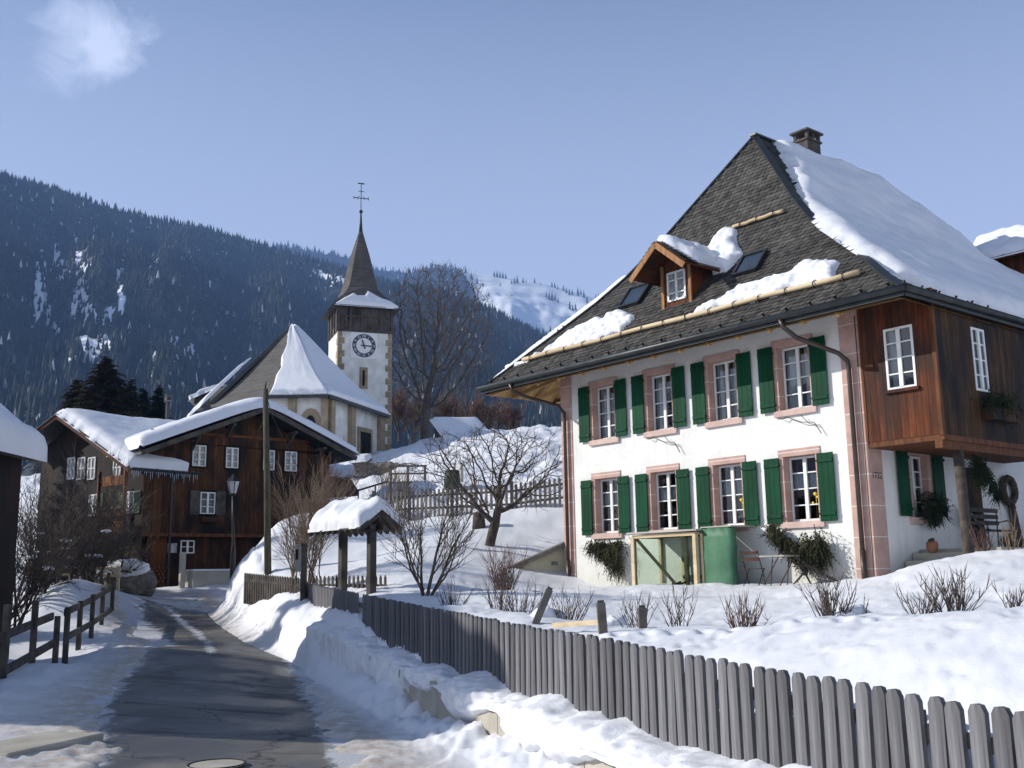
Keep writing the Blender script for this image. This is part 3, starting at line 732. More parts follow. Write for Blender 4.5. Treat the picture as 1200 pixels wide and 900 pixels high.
def casement(parent, cx, z0, z1, w, y, rows=4, name='window_frame', axis='x', sgn=1, mat=M_winwhite):
    """two-leaf casement; returns the frame. built in x/z at depth y"""
    T = (lambda x, yy, z: V((x, yy, z))) if axis == 'x' else (lambda x, yy, z: V((yy, x, z)))
    f = MB()
    def bx(x0, x1, z0_, z1_, d0, d1):
        a = T(x0, y + d0 * sgn, z0_); b = T(x1, y + d1 * sgn, z1_)
        f.box(min(a.x, b.x), max(a.x, b.x), min(a.y, b.y), max(a.y, b.y), a.z, b.z)
    h = w / 2; t = .05
    bx(cx - h, cx - h + t, z0, z1, 0, .05); bx(cx + h - t, cx + h, z0, z1, 0, .05)
    bx(cx - h + t, cx + h - t, z0, z0 + t, 0, .05); bx(cx - h + t, cx + h - t, z1 - t, z1, 0, .05)
    bx(cx - .045, cx + .045, z0 + t, z1 - t, -.012, .045)
    for k in range(1, rows):
        z = z0 + (z1 - z0) * k / rows; bx(cx - h + t, cx - .045, z - .014, z + .014, .008, .04); bx(cx + .045, cx + h - t, z - .014, z + .014, .008, .04)
    fo = f.build(name, mat, parent)
    g = MB(); a = T(cx - h + t, y + .03 * sgn, z0 + t); b = T(cx + h - t, y + .03 * sgn, z1 - t)
    if axis == 'x': g.face((a.x, a.y, a.z), (b.x, a.y, a.z), (b.x, a.y, b.z), (a.x, a.y, b.z))
    else: g.face((a.x, a.y, a.z), (a.x, b.y, a.z), (a.x, b.y, b.z), (a.x, a.y, b.z))
    g.build('pane', M_glass, fo, fix=False)
    return fo, T
def wavy(parent, x0, x1, z0, z1, y, T, name='curtain'):
    c = MB(); n = 26; vs = []
    for i in range(n + 1):
        x = x0 + (x1 - x0) * i / n; d = .018 * math.sin(i * 1.9) + .008 * math.sin(i * .7)
        vs += [T(x, y + d, z0 + .01 * math.sin(i * .9)), T(x, y + d, z1)]
    c.add(vs, [(2 * i, 2 * i + 2, 2 * i + 3, 2 * i + 1) for i in range(n)])
    return c.build(name, M_curtain, parent, smooth=True, fix=False)
rnd = random.Random(3)
def surround(parent, cx, z0, z1, y=0):
    """stone frame: opening cx+-.44 from z0 (sill top) to z1 (lintel underside)"""
    s = MB(); d = .30
    s.box(cx - SURW, cx - .44, y - .022, y + d, z0, z1); s.box(cx + .44, cx + SURW, y - .022, y + d, z0, z1)
    s.box(cx - SURW - .01, cx + SURW + .01, y - .028, y + d, z1, z1 + .17)
    o = s.build('window_surround', M_stone, parent, bevel=.006)
    t = MB(); t.box(cx - SURW - .02, cx + SURW + .02, y - .07, y + d, z0 - .15, z0); t.build('sill', M_sill, o, bevel=.008)
    return o
def shutter(parent, x0, x1, z0, z1, y0=-.085, axis='x', flip=1):
    def B(mb, a, b, c, d, e, f):
        if axis == 'x': mb.box(a, b, c, d, e, f)
        else: mb.box(-d, -c, a, b, e, f)
    s = MB(); n = 3; w = (x1 - x0) / n
    for k in range(n): B(s, x0 + k * w + (.003 if k else 0), x0 + (k + 1) * w, y0 + rnd.uniform(0, .003), y0 + .03, z0, z1)
    for z in (z0 + .17, z1 - .17): B(s, x0 + .01, x1 - .01, y0 - .022, y0 - .001, z - .04, z + .04)
    sh = s.build('shutter', M_green, parent, bevel=.003)
    h = MB()
    for z in (z0 + .17, z1 - .17):
        B(h, x1 - .03 if flip > 0 else x0 - .01, x1 + .012 if flip > 0 else x0 + .03, y0 - .03, y0 + .06, z - .02, z + .02)
    h.build('hinge', M_iron, sh, split=True)
    return sh
for up in (1, 0):
    for i, c in enumerate(WIN_C):
        z0, z1 = (3.93, 5.46) if up else (1.31, 2.83)
        so_ = surround(house, c, z0, z1)
        fo, T = casement(house, c, z0 + .01, z1 - .01, .86, .19, 4, 'window')
        if up: # side curtains
            wavy(fo, c - .40, c - .18 + .05 * (i % 2), z0 + .05, z1 - .04, .30, T); wavy(fo, c + .12, c + .40, z0 + .05, z1 - .04, .30, T)
        else:
            zz = z0 + 1.52 * .5; wavy(fo, c - .40, c + .40, zz, zz + .39, .30, T)
            if i >= 2:
                ff = MB(); ff.ico((c + .22, .22, z0 + .62), .05, 1, nz=.3); ff.ico((c + .27, .22, z0 + .55), .035, 1, nz=.3, seed=2); ff.tube([(c + .22, .23, z0 + .05), (c + .23, .22, z0 + .58)], .006, 4)
                if i == 3: ff.ico((c + .14, .22, z0 + .42), .035, 1)
                ff.build('flower', M_yellow, fo)
        zs0, zs1 = (z0 - .01, z1 + .05) if up else (z0 - .03, z1 - .01)
        shutter(house, c - .96, c - .535, zs0, zs1, flip=1); shutter(house, c + .515, c + .94, zs0, zs1, flip=-1)
        bar = MB(); bar.tube([(c - .47, .10, z0 + .35), (c - .47, .10, z0 + .75)], .010, 5); bar.tube([(c - .44, .10, z0 + .37), (c - .49, .10, z0 + .37)], .01, 4); bar.build('shutter_catch', M_iron, house)
        if up and i in (1, 3):
            v = MB(); p0 = V((c - .42, -.09, z0 - .17)); 
            v.tube([p0, p0 + V((.1, -.02, -.05)), p0 + V((.2, 0, .0)), p0 + V((.3, -.02, -.04)), p0 + V((.62, -.02, -.18)), p0 + V((.95, 0, -.22)), p0 + V((1.12, 0, -.50))], .011, 4)
            v.tube([p0 + V((.62, -.02, -.02)), p0 + V((.74, 0, -.16)), p0 + V((.82, -.0, -.24)), p0 + V((1.0, 0, -.28))], .008, 4)
            v.build('dry_vine', M_bark, house)
            
# ---- roof
KP = [(-1.35, 5.80, 7.00), (-.95, 6.22, 6.42), (-.4, 6.82, 5.72), (.2, 7.48, 4.90), (.75, 8.14, 4.05), (1.25, 8.83, 3.28), (1.8, 9.72, 2.46), (3.5, 12.8, 0)]
SL = [0]
for a, b in zip(KP[:-1], KP[1:]): SL.append(SL[-1] + math.hypot(b[0] - a[0], b[1] - a[1]))
SS = [0]
for a, b in zip(KP[:-1], KP[1:]): SS.append(SS[-1] + math.hypot(b[2] - a[2], b[1] - a[1]))
YR = 6.8                                        # ridge mid in y
def kp(s, S):
    s = max(0, min(S[-1] - 1e-6, s))
    for i in range(len(S) - 1):
        if s <= S[i + 1]:
            t = (s - S[i]) / (S[i + 1] - S[i]); a, b = KP[i], KP[i + 1]
            return tuple(a[k] * (1 - t) + b[k] * t for k in range(3)), (b[0] - a[0], b[1] - a[1], b[2] - a[2])
def front_surf(x, s):
    p, d = kp(s, SL); n = V((0, -d[1], d[0])).normalized(); return V((x, p[0], p[1])), n
def right_surf(y, s):
    p, d = kp(s, SS); n = V((d[1], 0, -d[2])).normalized(); return V((XC + p[2], y, p[1])), n
def left_surf(y, s):
    p, d = kp(s, SS); n = V((-d[1], 0, -d[2])).normalized(); return V((XC - p[2], y, p[1])), n
m = MB(); u_ = MB()
for a, b in zip(KP[:-1], KP[1:]):
    for mb, dz, ins in ((m, -.03, 0), (u_, -.20, .10)):
        def P(k, sx, far): return (XC + sx * max(0, k[2] - ins), (2 * YR - k[0] - ins) if far else k[0] + ins, k[1] + dz)
        mb.face(P(a, -1, 0), P(a, 1, 0), P(b, 1, 0), P(b, -1, 0)); mb.face(P(a, 1, 0), P(a, 1, 1), P(b, 1, 1), P(b, 1, 0))
        mb.face(P(a, 1, 1), P(a, -1, 1), P(b, -1, 1), P(b, 1, 1)); mb.face(P(a, -1, 1), P(a, -1, 0), P(b, -1, 0), P(b, -1, 1))
        if mb is u_ and a[1] > 7: break
roof = m.build('roof', M_roofbase, house, fix=False)
u_.build('soffit', M_soffit, house, fix=False)
fb = MB(); e = KP[0]; x0, x1, y0, y1 = XC - e[2], XC + e[2], e[0], 2 * YR - e[0]
for a, b in (((x0, y0), (x1, y0)), ((x1, y0), (x1, y1)), ((x0, y0), (x0, y1)), ((x0, y1), (x1, y1))): fb.beam((a[0], a[1], 5.73), (b[0], b[1], 5.73), .04, .17)
fb.build('fascia', M_gutter, house, split=True)
# rafters under the left overhang
rf = MB()
for k in range(9):
    y = -1.1 + k * .85; rf.beam((XC - 6.85, y, 5.62), (WL + .1, y, 6.9 - 1.02), .10, .12)
for k in range(12):
    x = WL + .3 + k * .9; rf.beam((x, -1.2, 5.60), (x, .02, 6.28), .09, .11)
rf.build('rafter', M_soffit, house, split=True)
cn = MB()
for a, b in ((WL + .6, -8.4), (-8.2, -6.9), (-6.7, -4.6), (-4.5, -2.3), (-2.2, -.6)): cn.beam((a, -.30, 5.92), (b, -.30, 5.92), .07, .10)
cn.build('wall_plate', M_beam, house, split=True)
# shingles
def shingles(surf, S, span, x_of, name, smax=None, w=.165, e=.145):
    mb = MB(); r = random.Random(4); s = 0.0; k = 0; top = smax or S[-1]
    while s < top - .02:
        lo, hi = span(s)
        x = lo + (w / 2 if k % 2 else 0) - w
        while x < hi:
            a, b = max(lo, x + .004), min(hi, x + w - .004)
            if b - a > .03:
                P0, N = surf(a, s); P1, _ = surf(b, s); l2, h2 = span(min(top, s + e * 1.25))
                a2, b2 = max(a, l2), min(b, h2)
                if b2 < a2: a2 = b2 = (a + b) / 2
                Q0, _ = surf(a2, s + e * 1.25); Q1, _ = surf(b2, s + e * 1.25)
                lift = .028 + r.uniform(-.006, .01); d = (P0 - Q0).normalized() * .0
                jit = r.uniform(-.008, .008)
                c = (P1 - P0) * .22; dn = (P0 - Q0).normalized() * (.035 + jit)
                A = P0 + N * lift; B = P1 + N * lift
                vs = [Q0 + N * .004, A, A + c + dn, B - c + dn, B, Q1 + N * .004]
                th = N * -.014
                mb.add(vs + [A + th, A + c + dn + th, B - c + dn + th, B + th], [(0, 1, 2, 3, 4, 5), (1, 6, 7, 2), (2, 7, 8, 3), (3, 8, 9, 4), (0, 6, 1), (5, 4, 9)])
            x += w
        s += e; k += 1
    return mb.build(name, M_shingle, house, fix=False)
def fspan(s): p, _ = kp(s, SL); return XC - p[2], XC + p[2]
def rspan(s): p, _ = kp(s, SS); return p[0], 2 * YR - p[0]
sh1 = shingles(front_surf, SL, fspan, None, 'roof_shingles')
def rspan2(s): p, _ = kp(s, SS); return p[0], min(2 * YR - p[0], p[0] + 1.3 if s > .7 else 14)
shingles(right_surf, SS, rspan2, None, 'roof_shingles')
# hip and ridge caps
hc = MB()
for sx in (-1, 1):
    pts = [V((XC + sx * k[2], k[0], k[1] + .03)) for k in KP]; 
    for a, b in zip(pts[:-1], pts[1:]): hc.beam(a, b, .19, .045, up=V((sx * .4, -.4, 1)))
hc.beam((XC, 3.4, 12.83), (XC, 10.2, 12.83), .22, .06)
hc.build('hip_cap', M_gutter, house)
# gutters, brackets, downpipes
g = MB(); gy, gx = -1.43, XC + 7.08
g.tube([(XC - 7.08, gy, 5.79), (gx, gy, 5.79)], .075, 8); g.tube([(gx, gy, 5.79), (gx, 14, 5.79)], .075, 8); g.tube([(XC - 7.08, gy, 5.79), (XC - 7.08, 14, 5.79)], .075, 8)
g.build('gutter', M_gutter, house, smooth=True, split=True)
for k in range(22):
    br = MB() 
    P_, N_ = front_surf(XC - 6.6 + k * .63, .16); br.beam(P_ + N_ * .03, P_ + N_ * .13, .025, .05); br.beam(P_ + N_ * .12 + V((-.05, -.02, 0)), P_ + N_ * .12 + V((.05, -.02, 0)), .03, .03); br.build('snow_hook', M_iron, house)
for k in range(20):
    br = MB(); P_, N_ = right_surf(-1.2 + k * .7, .16); br.beam(P_ + N_ * .03, P_ + N_ * .13, .05, .025); br.build('snow_hook', M_iron, house)
dp_ = MB(); dp_.tube([(-1.05, gy, 5.72), (-1.0, gy + .02, 5.55), (-.90, -1.05, 5.33), (-.38, -.28, 4.98), (-.26, -.12, 4.80), (-.25, -.115, 4.6), (-.25, -.115, .6)], .052, 8); dp_.tube([(-.25, -.115, .62), (-.25, -.115, -.4)], .062, 8)
dp_.build('downpipe', M_pipe, house, smooth=True)
dp_ = MB(); dp_.tube([(-10.6, gy, 5.72), (-10.55, gy + .05, 5.5), (-10.4, -1.0, 5.35), (-9.85, -.25, 5.08), (-9.72, -.12, 4.85), (-9.72, -.115, 4.6), (-9.72, -.115, .6)], .052, 8); dp_.tube([(-9.72, -.115, .62), (-9.72, -.115, -.4)], .062, 8)
dp_.build('downpipe', M_pipe, house, smooth=True)
cb = MB(); cb.tube([(-.04, -.07, 5.8), (-.04, -.07, -.3)], .012, 4); cb.build('lightning_cable', M_gutter, house)
# log snow guards
def log_guard(pts, r, name='snow_guard_log', nb=12):
    a, b = V(pts[0]), V(pts[1]); l = MB(); n = 14
    l.tube([a.lerp(b, i / n) + V((0, .01 * math.sin(i * 2.1), .012 * math.sin(i * 1.3))) for i in range(n + 1)], [r * (1 + .06 * math.sin(i)) for i in range(n + 1)], 8)
    lo = l.build(name, M_log, house, smooth=True)
    h = MB()
    for k in range(nb):
        p = a.lerp(b, (k + .5) / nb); N_ = V((0, -.7, .7))
        h.tube([p + V((0, .25, .02)), p + V((0, .02, r + .02)), p + V((0, -r - .03, .02)), p + V((0, -r - .02, -.05)), p + V((0, -.02, -.12))], .013, 5)
    h.build('iron_hook', M_iron, lo)
P_a, N_a = front_surf(-10.75, .93); P_b, N_b = front_surf(.62, .93)
log_guard([P_a + N_a * .10, P_b + N_b * .10], .065, nb=15)
P_a, N_a = front_surf(-4.5, SL[5] + .65); P_b, N_b = front_surf(-2.85, SL[5] + .65)
log_guard([P_a + N_a * .10, P_b + N_b * .10], .05, nb=3)
# skylights
def s_of(y):                                      # slope length from depth y on the front roof
    for i in range(len(KP) - 1):
        if y <= KP[i + 1][0]: return SL[i] + (y - KP[i][0]) / (KP[i + 1][0] - KP[i][0]) * (SL[i + 1] - SL[i])
for (xa, xb, ya, yb) in ((-7.70, -6.92, .30, .82), (-3.57, -2.85, .28, .76)):
    sa, sb = s_of(ya), s_of(yb); k = MB()
    Pa, N_ = front_surf(xa, sa); Pb, _ = front_surf(xb, sa); Pc_, _ = front_surf(xb, sb); Pd, _ = front_surf(xa, sb)
    for p, q in ((Pa, Pb), (Pb, Pc_), (Pc_, Pd), (Pd, Pa)): k.beam(p + N_ * .07, q + N_ * .07, .07, .12, up=N_)
    fo = k.build('skylight', M_gutter, house); gl = MB(); gl.face(Pa + N_ * .09, Pb + N_ * .09, Pc_ + N_ * .09, Pd + N_ * .09); gl.build('pane', M_sky_glass, fo, fix=False)
# chimney
cm = MB(); cx_, cy_ = XC + .02, 6.1
cm.box(cx_ - .25, cx_ + .25, cy_ - .34, cy_ + .34, 12.2, 13.22); M_soot = noisy('sooty stone', (.045, .042, .038), (.10, .09, .08), 5, .9, .6, 12, .03); ch = cm.build('chimney', M_soot, house, bevel=.02)
cc = MB(); cc.box(cx_ - .29, cx_ + .29, cy_ - .38, cy_ + .38, 13.22, 13.28)
for i in (-1, 1):
    for j in (-1, 0, 1): cc.box(cx_ + i * .21 - .05, cx_ + i * .21 + .05, cy_ + j * .29 - .04, cy_ + j * .29 + .04, 13.28, 13.50)
cc.box(cx_ - .33, cx_ + .33, cy_ - .42, cy_ + .42, 13.50, 13.56); cc.build('chimney_cap', M_soot, ch)
# dormers
M_dtrim = noisy('orange tan trim', (.22, .10, .04), (.38, .20, .09), 3, .75, .3, 30, .01, sc=(4, 4, .6))
def dormer(surf, x0, x1, zb, zt, zp, face_d, back_d, T, label=None, ov=.45, win=(.17, .97)):
    """T maps (across, outward depth, z) to house local; face at depth face_d, roof runs back to back_d"""
    xm = (x0 + x1) / 2; d = MB()
    wh = .32; fz0, fz1 = zb + win[0], zb + win[1]
    wall_cells(d, x0, x1, zb, zt, [(xm - wh, xm + wh, fz0, fz1)], lambda a, b, c, e_: d.prism([T(a, face_d, c), T(b, face_d, c), T(b, face_d, e_), T(a, face_d, e_)], T(0, face_d + .10, 0) - T(0, face_d, 0)))
    d.prism([T(x0, face_d, zt), T(x1, face_d, zt), T(xm, face_d, zp - .1)], T(0, face_d + .08, 0) - T(0, face_d, 0))
    for xx in (x0, x1 - .06): d.prism([T(xx, face_d + .1, zb - .2), T(xx, back_d, zb + .2), T(xx, back_d, zt), T(xx, face_d + .1, zt)], T(.06, 0, 0) - T(0, 0, 0))
    dr = d.build('dormer', M_boards_x, house)
    r = MB(); sh_ = MB(); hw = (x1 - x0) / 2 + ov; ez = zt - .12 - .25
    for sg in (-1, 1):
        a0 = T(xm, face_d - .75, zp); a1 = T(xm, back_d, zp); b0 = T(xm + sg * hw, face_d - .75, ez); b1 = T(xm + sg * hw, back_d, ez)
        N_ = (b0 - a0).cross(a1 - a0).normalized()
        if N_.z < 0: N_ = -N_
        r.prism([a0, a1, b1, b0], N_ * .06)
        # thin shingle courses on top
        for q in range(9):
            t0, t1 = q / 9, (q + 1) / 9
            sh_.prism([a0.lerp(b0, t0) + N_ * .065, a1.lerp(b1, t0) + N_ * .065, a1.lerp(b1, t1) + N_ * .10, a0.lerp(b0, t1) + N_ * .10], N_ * .014)
    rr = r.build('dormer_roof', M_boards_x, dr); sh_.build('dormer_shingles', M_shingle, dr)
    bb = MB()
    for sg in (-1, 1): bb.beam(T(xm, face_d - .78, zp - .05), T(xm + sg * hw, face_d - .78, ez - .05), .03, .15)
    bb.beam(T(x0, face_d - .02, zb), T(x0, face_d - .02, zt), .09, .05); bb.beam(T(x1, face_d - .02, zb), T(x1, face_d - .02, zt), .09, .05)
    bb.build('bargeboard', M_dtrim, dr)
    f = MB(); P = lambda a, c, dd: T(a, face_d + dd, c)
    for a, b, c, e_ in ((-wh, -wh + .05, fz0, fz1), (wh - .05, wh, fz0, fz1), (-.03, .03, fz0, fz1), (-wh, wh, fz0, fz0 + .05), (-wh, wh, fz1 - .05, fz1), (-wh, wh, (fz0 + fz1) / 2 - .2, (fz0 + fz1) / 2 - .17), (-wh, wh, (fz0 + fz1) / 2 + .15, (fz0 + fz1) / 2 + .18)):
        f.prism([P(xm + a, c, -.03), P(xm + b, c, -.03), P(xm + b, e_, -.03), P(xm + a, e_, -.03)], T(0, .05, 0) - T(0, 0, 0))
    fo = f.build('dormer_window', M_winwhite, dr)
    p = MB(); p.face(P(xm - wh, fz0, .03), P(xm + wh, fz0, .03), P(xm + wh, fz1, .03), P(xm - wh, fz1, .03)); p.build('dormer_pane', M_pane, dr, fix=False)
    return dr
TF = lambda a, d, z: V((a, d, z))
DF = -.12
dormer(None, -5.65, -4.70, 7.10, 8.29, 8.70, DF, 1.7, TF, ov=.47)
# snow on the small dormer roof and heaped behind it
def dsurf_factory(xm, d0, zp, hw, ez, T):
    def f(a, b):
        z = zp - abs(a) / hw * (zp - ez); N_ = V((math.copysign(.35, a) if abs(a) > .1 else a * 3.5, -.1, 1)).normalized(); return T(xm + a, d0 + b, z + .08), V((N_.x, N_.y, N_.z))
    return f
DXM = -5.175; DHW = .945
snow_patch('dormer_snow', dsurf_factory(DXM, DF - .75, 8.70, DHW, 7.92, TF), [(-.10, .18), (.3, .22), (.75, .45), (.93, .6), (.93, 1.6), (.7, 2.1), (0, 2.3), (-.25, 1.6), (-.22, .5)], .04, .26, .26, house, amp=.07, lump=.22, lscale=3, seed=3)
snow_patch('dormer_snow', front_surf, [(-5.4, s_of(1.15)), (-4.4, s_of(.55)), (-4.0, s_of(.48)), (-3.75, s_of(.9)), (-4.1, s_of(1.2)), (-4.35, s_of(1.55)), (-4.7, s_of(1.65)), (-5.1, s_of(1.4))], .04, .27, .30, house, amp=.12, lump=.25, lscale=3.5, seed=7)
# slipped snow resting on the log guard
snow_patch('roof_snow', front_surf, [(-10.7, .98), (-9.9, 1.25), (-9.4, 1.9), (-8.6, 2.28), (-8.25, 2.35), (-8.1, 2.2), (-7.6, 2.35), (-7.0, 2.12), (-6.75, 1.75), (-6.9, 1.25), (-7.6, .98)], .042, .17, .20, house, amp=.22, lump=.32, lscale=4.5, seed=11)
snow_patch('roof_snow', front_surf, [(-4.4, .98), (-3.9, 1.3), (-3.2, 1.65), (-2.4, 1.75), (-1.7, 1.85), (-1.1, 2.05), (-.5, 1.95), (-.2, 1.6), (-.1, .98)], .042, .20, .24, house, amp=.18, lump=.30, lscale=4.5, seed=12)
snow_patch('roof_snow', front_surf, [(-12.0 + .35, .86), (-10.5, .84), (-10.5, .98), (-11.6, .98)], .04, .08, .08, house, amp=.05, seed=13)
# thick snow on the right slope and the left slope
def rs_(y, z_): return y
def sz(z, S=SS):
    for i in range(len(KP) - 1):
        if z <= KP[i + 1][1]: return S[i] + (z - KP[i][1]) / (KP[i + 1][1] - KP[i][1]) * (S[i + 1] - S[i])
    return S[-1]
ST = SS[-1]
snow_patch('roof_snow', right_surf, [(-.35, sz(6.35)), (-.1, sz(7.35)), (1.15, sz(8.8)), (2.35, sz(10.2)), (3.5, sz(11.6)), (4.4, ST - .02), (9.8, ST - .02), (11.7, sz(10.2)), (13.2, sz(8.0)), (14.6, .02), (4, .06), (1.5, .10), (.3, .12), (.0, sz(6.0))], .11, .36, .55, house, amp=.16, lump=.35, lscale=.5, seed=21)
snow_patch('roof_snow', left_surf, [(KP[0][0] + .30, sz(5.9)), (-.7, sz(6.42)), (-.38, sz(6.82)), (.77, sz(8.14)), (1.3, sz(8.83)), (2.2, sz(9.3)), (3.6, sz(11.6)), (4.2, ST - .1), (9.4, ST - .1), (14.6, .0)], .09, .30, .10, house, amp=.03, seed=22)
# side dormer on the right slope
TR = lambda a, d, z: V((1.2 - d, a, z))
dormer(None, 12.5, 14.3, 8.3, 10.25, 10.95, 2.3, 5.8, TR, ov=.5)
snow_patch('dormer_snow', lambda a, b: (V((-.35 - b, 13.4 + a, 10.95 - abs(a) * .76 + .10)), V((0, a * .3, 1)).normalized()), [(-1.4, .0), (1.4, 0), (1.4, 3.6), (-1.4, 3.0)], .08, .24, .3, house, amp=.05, lump=.3, seed=31)

# ---- oriel clad in red-brown boards
XO = 1.77; OB, OT = 2.93, 6.05; OD = 6.2
o_ = MB(); wx0, wx1, wz0, wz1 = .62, 1.30, 4.00, 5.35
wall_cells(o_, .02, XO, OB, OT, [(wx0, wx1, wz0, wz1)], lambda a, b, c, d: o_.box(a, b, -.03, .05, c, d))
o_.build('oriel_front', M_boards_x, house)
o2 = MB(); sy0, sy1 = 1.56, 2.14
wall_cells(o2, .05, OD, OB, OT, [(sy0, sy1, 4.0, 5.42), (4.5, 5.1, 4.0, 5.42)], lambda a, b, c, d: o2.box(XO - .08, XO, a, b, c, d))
o2.box(.02, XO - .08, OD - .06, OD, OB, OT)
o2.build('oriel_side', M_boards_y, house)
o3 = MB(); o3.box(.02, XO + .02, -.02, OD, OB - .12, OB - .004); o3.beam((XO - .1, -.05, OB - .2), (XO - .1, OD, OB - .2), .16, .17); o3.build('oriel_floor', M_beam, house)
o4 = MB(); o4.box(XO - .06, XO + .025, -.055, .03, OB - .02, OT); o4.box(.01, .06, -.045, -.031, OB, OT); o4.build('corner_board', M_beam, house, split=True)
# dark room inside the oriel
o5 = MB(); o5.box(.1, XO - .2, .9, .95, OB, OT); o5.box(.4, .45, .3, OD, OB, OT); o5.build('inner_wall', M_dark, house, split=True)
fo, T = casement(house, (wx0 + wx1) / 2, wz0, wz1, wx1 - wx0, -.05, 4, 'oriel_window'); wavy(fo, wx0 + .05, wx0 + .2, wz0, wz1, .1, T)
bs = MB(); bs.box(wx0 - .06, wx1 + .06, -.10, -.031, wz0 - .07, wz0 - .002); bs.build('sill', M_boards_x, fo)
fo, T = casement(house, (sy0 + sy1) / 2, 4.0, 5.42, sy1 - sy0, XO + .02, 4, 'oriel_window', axis='y', sgn=-1)
fo, T = casement(house, 4.8, 4.0, 5.42, .6, XO + .02, 4, 'oriel_window', axis='y', sgn=-1)
fbx = MB(); fbx.box(XO + .002, XO + .26, 1.7, 2.9, 3.35, 3.62); fbx.build('flower_box', M_boards_y, house, split=True)
# porch post, side window, steps
pp = MB(); pp.tube([(XO - .12, .75, OB - .2), (XO - .11, .76, 1.6), (XO - .10, .78, .1), (XO - .1, .78, -.3)], [.115, .11, .125, .13], 8); pp.build('porch_post', M_bark, house, smooth=True)
s = MB()
yc = 2.02; s.box(-.28, .022, SW[0] - .02, SW[0] + .13, 1.34, 2.78); s.box(-.28, .022, SW[1] - .13, SW[1] + .02, 1.34, 2.78); s.box(-.28, .026, SW[0] - .03, SW[1] + .03, 2.78, 2.925)
sw_ = s.build('window_surround', M_stone, house); t_ = MB(); t_.box(-.28, .07, SW[0] - .05, SW[1] + .05, 1.19, 1.34); t_.build('sill', M_sill, sw_)
fo, T = casement(house, yc, 1.35, 2.77, .78, -.15, 4, 'window', axis='y', sgn=-1); wavy(fo, yc - .33, yc + .33, 2.0, 2.4, -.24, T)
shutter(house, 1.03, 1.48, 1.36, 2.86, axis='y'); shutter(house, 2.56, 3.03, 1.40, 2.88, axis='y')
st = MB()
for k in range(3): st.box(.03, 1.9, .72 + k * .34, 1.06 + k * .34, -.5, .20 + k * .17)
st.box(.03, 1.9, 1.74, OD + 1, -.5, .62)
st.build('stone_step', M_conc, house, bevel=.02)
dr_ = MB(); dr_.box(.004, .05, 3.9, 4.8, .63, 2.6); dr_.build('door', M_boards_y, house)
# year carved in the corner stone
def text_mesh(body, size, depth, mat, parent, loc, rot, name, align='CENTER'):
    cu = bpy.data.curves.new(name, 'FONT'); cu.body = body; cu.size = size; cu.extrude = depth; cu.align_x = align; cu.align_y = 'CENTER'
    tmp = bpy.data.objects.new(name, cu); COL.objects.link(tmp); bpy.context.view_layer.update()
    me = bpy.data.meshes.new_from_object(tmp.evaluated_get(bpy.context.evaluated_depsgraph_get())); bpy.data.objects.remove(tmp)
    me.materials.clear(); me.materials.append(mat); me.name = name
    o = bpy.data.objects.new(name, me); COL.objects.link(o); o.parent = parent; o.location = loc; o.rotation_euler = rot; return o
text_mesh('1732', .20, .004, M_iron, house, (.022, .24, 2.22), (math.pi / 2, 0, math.pi / 2), 'carved_year')
# ------------------------------------------------------------------ picket fence and retaining wall along the road
ftop = lambda Y: float(np.interp(Y, [3, 6.9, 8.6, 11.5, 13.8, 16.1, 20, 23.4, 27.9], [.86, .96, 1.01, 1.11, 1.16, 1.25, 1.39, 1.53, 1.70]))
FD = V((-.39, 1, 0)).normalized(); FN = V((FD.y, -FD.x, 0))        # FN points to the garden
FROT = math.atan2(FD.y, FD.x)
fence = thing('picket_fence', 'long grey wooden picket fence on the retaining wall along the road', 'fence', (FX(16), 16, ftop(16) - 1))
rnd = random.Random(11)
def picket_mesh(name, w, h, t, tip=.045, mat=M_grey, var=0):
    m = MB(); c = w * .30
    pf = [(-w / 2, 0), (w / 2, 0), (w / 2, h - tip), (c, h - tip * .25), (0, h), (-c, h - tip * .25), (-w / 2, h - tip)]
    m.prism([(x, -t / 2, z) for x, z in pf], (0, t, 0)); me = m.build(name, mat, None, bevel=0).data
    o = bpy.data.objects[-1] if False else None
    return me
def first_obj_of(me):
    for o in bpy.data.objects:
        if o.data == me: return o
variants = []
for k in range(6):
    mm_ = MB(); w = .134 + rnd.uniform(-.006, .006); c = w * .30; tip = .042 + rnd.uniform(0, .008); h = 1.06 + rnd.uniform(-.01, .01); t = .036
    pf = [(-w / 2, 0), (w / 2, 0), (w / 2, h - tip), (c, h - tip * .12), (0, h), (-c, h - tip * .12), (-w / 2, h - tip)]
    mm_.prism([(x, -t / 2, z) for x, z in pf], (0, t, 0)); o = mm_.build('picket', M_grey); variants.append(o.data); bpy.data.objects.remove(o)
FB = V(fence.location); pitch = .176; sY = 4.6; Ys = []
while sY < 27.8:
    Ys.append(sY); sY += pitch * FD.y
far_m = MB()
for i, Y in enumerate(Ys):
    if 21.6 < Y < 21.85: continue
    p = V((FX(Y), Y, ftop(Y) - 1.06 + rnd.uniform(-.012, .012)))
    if i < 100:
        o = bpy.data.objects.new('picket', variants[rnd.randrange(6)]); COL.objects.link(o); o.parent = fence; o.location = p - FB
        o.rotation_euler = (rnd.uniform(-.014, .014), rnd.uniform(-.016, .016), FROT + rnd.uniform(-.02, .02))
    else:
        M = Matrix.Translation(p - FB) @ Matrix.Rotation(FROT, 4, 'Z'); w = .122; h = 1.06
        far_m.prism([M @ V(q) for q in ((-w / 2, -.013, 0), (w / 2, -.013, 0), (w / 2, -.013, h - .05), (0, -.013, h), (-w / 2, -.013, h - .05))], M.to_3x3() @ V((0, .026, 0)))
far_o = far_m.build('picket_run', M_grey, fence); far_o['kind'] = 'stuff'
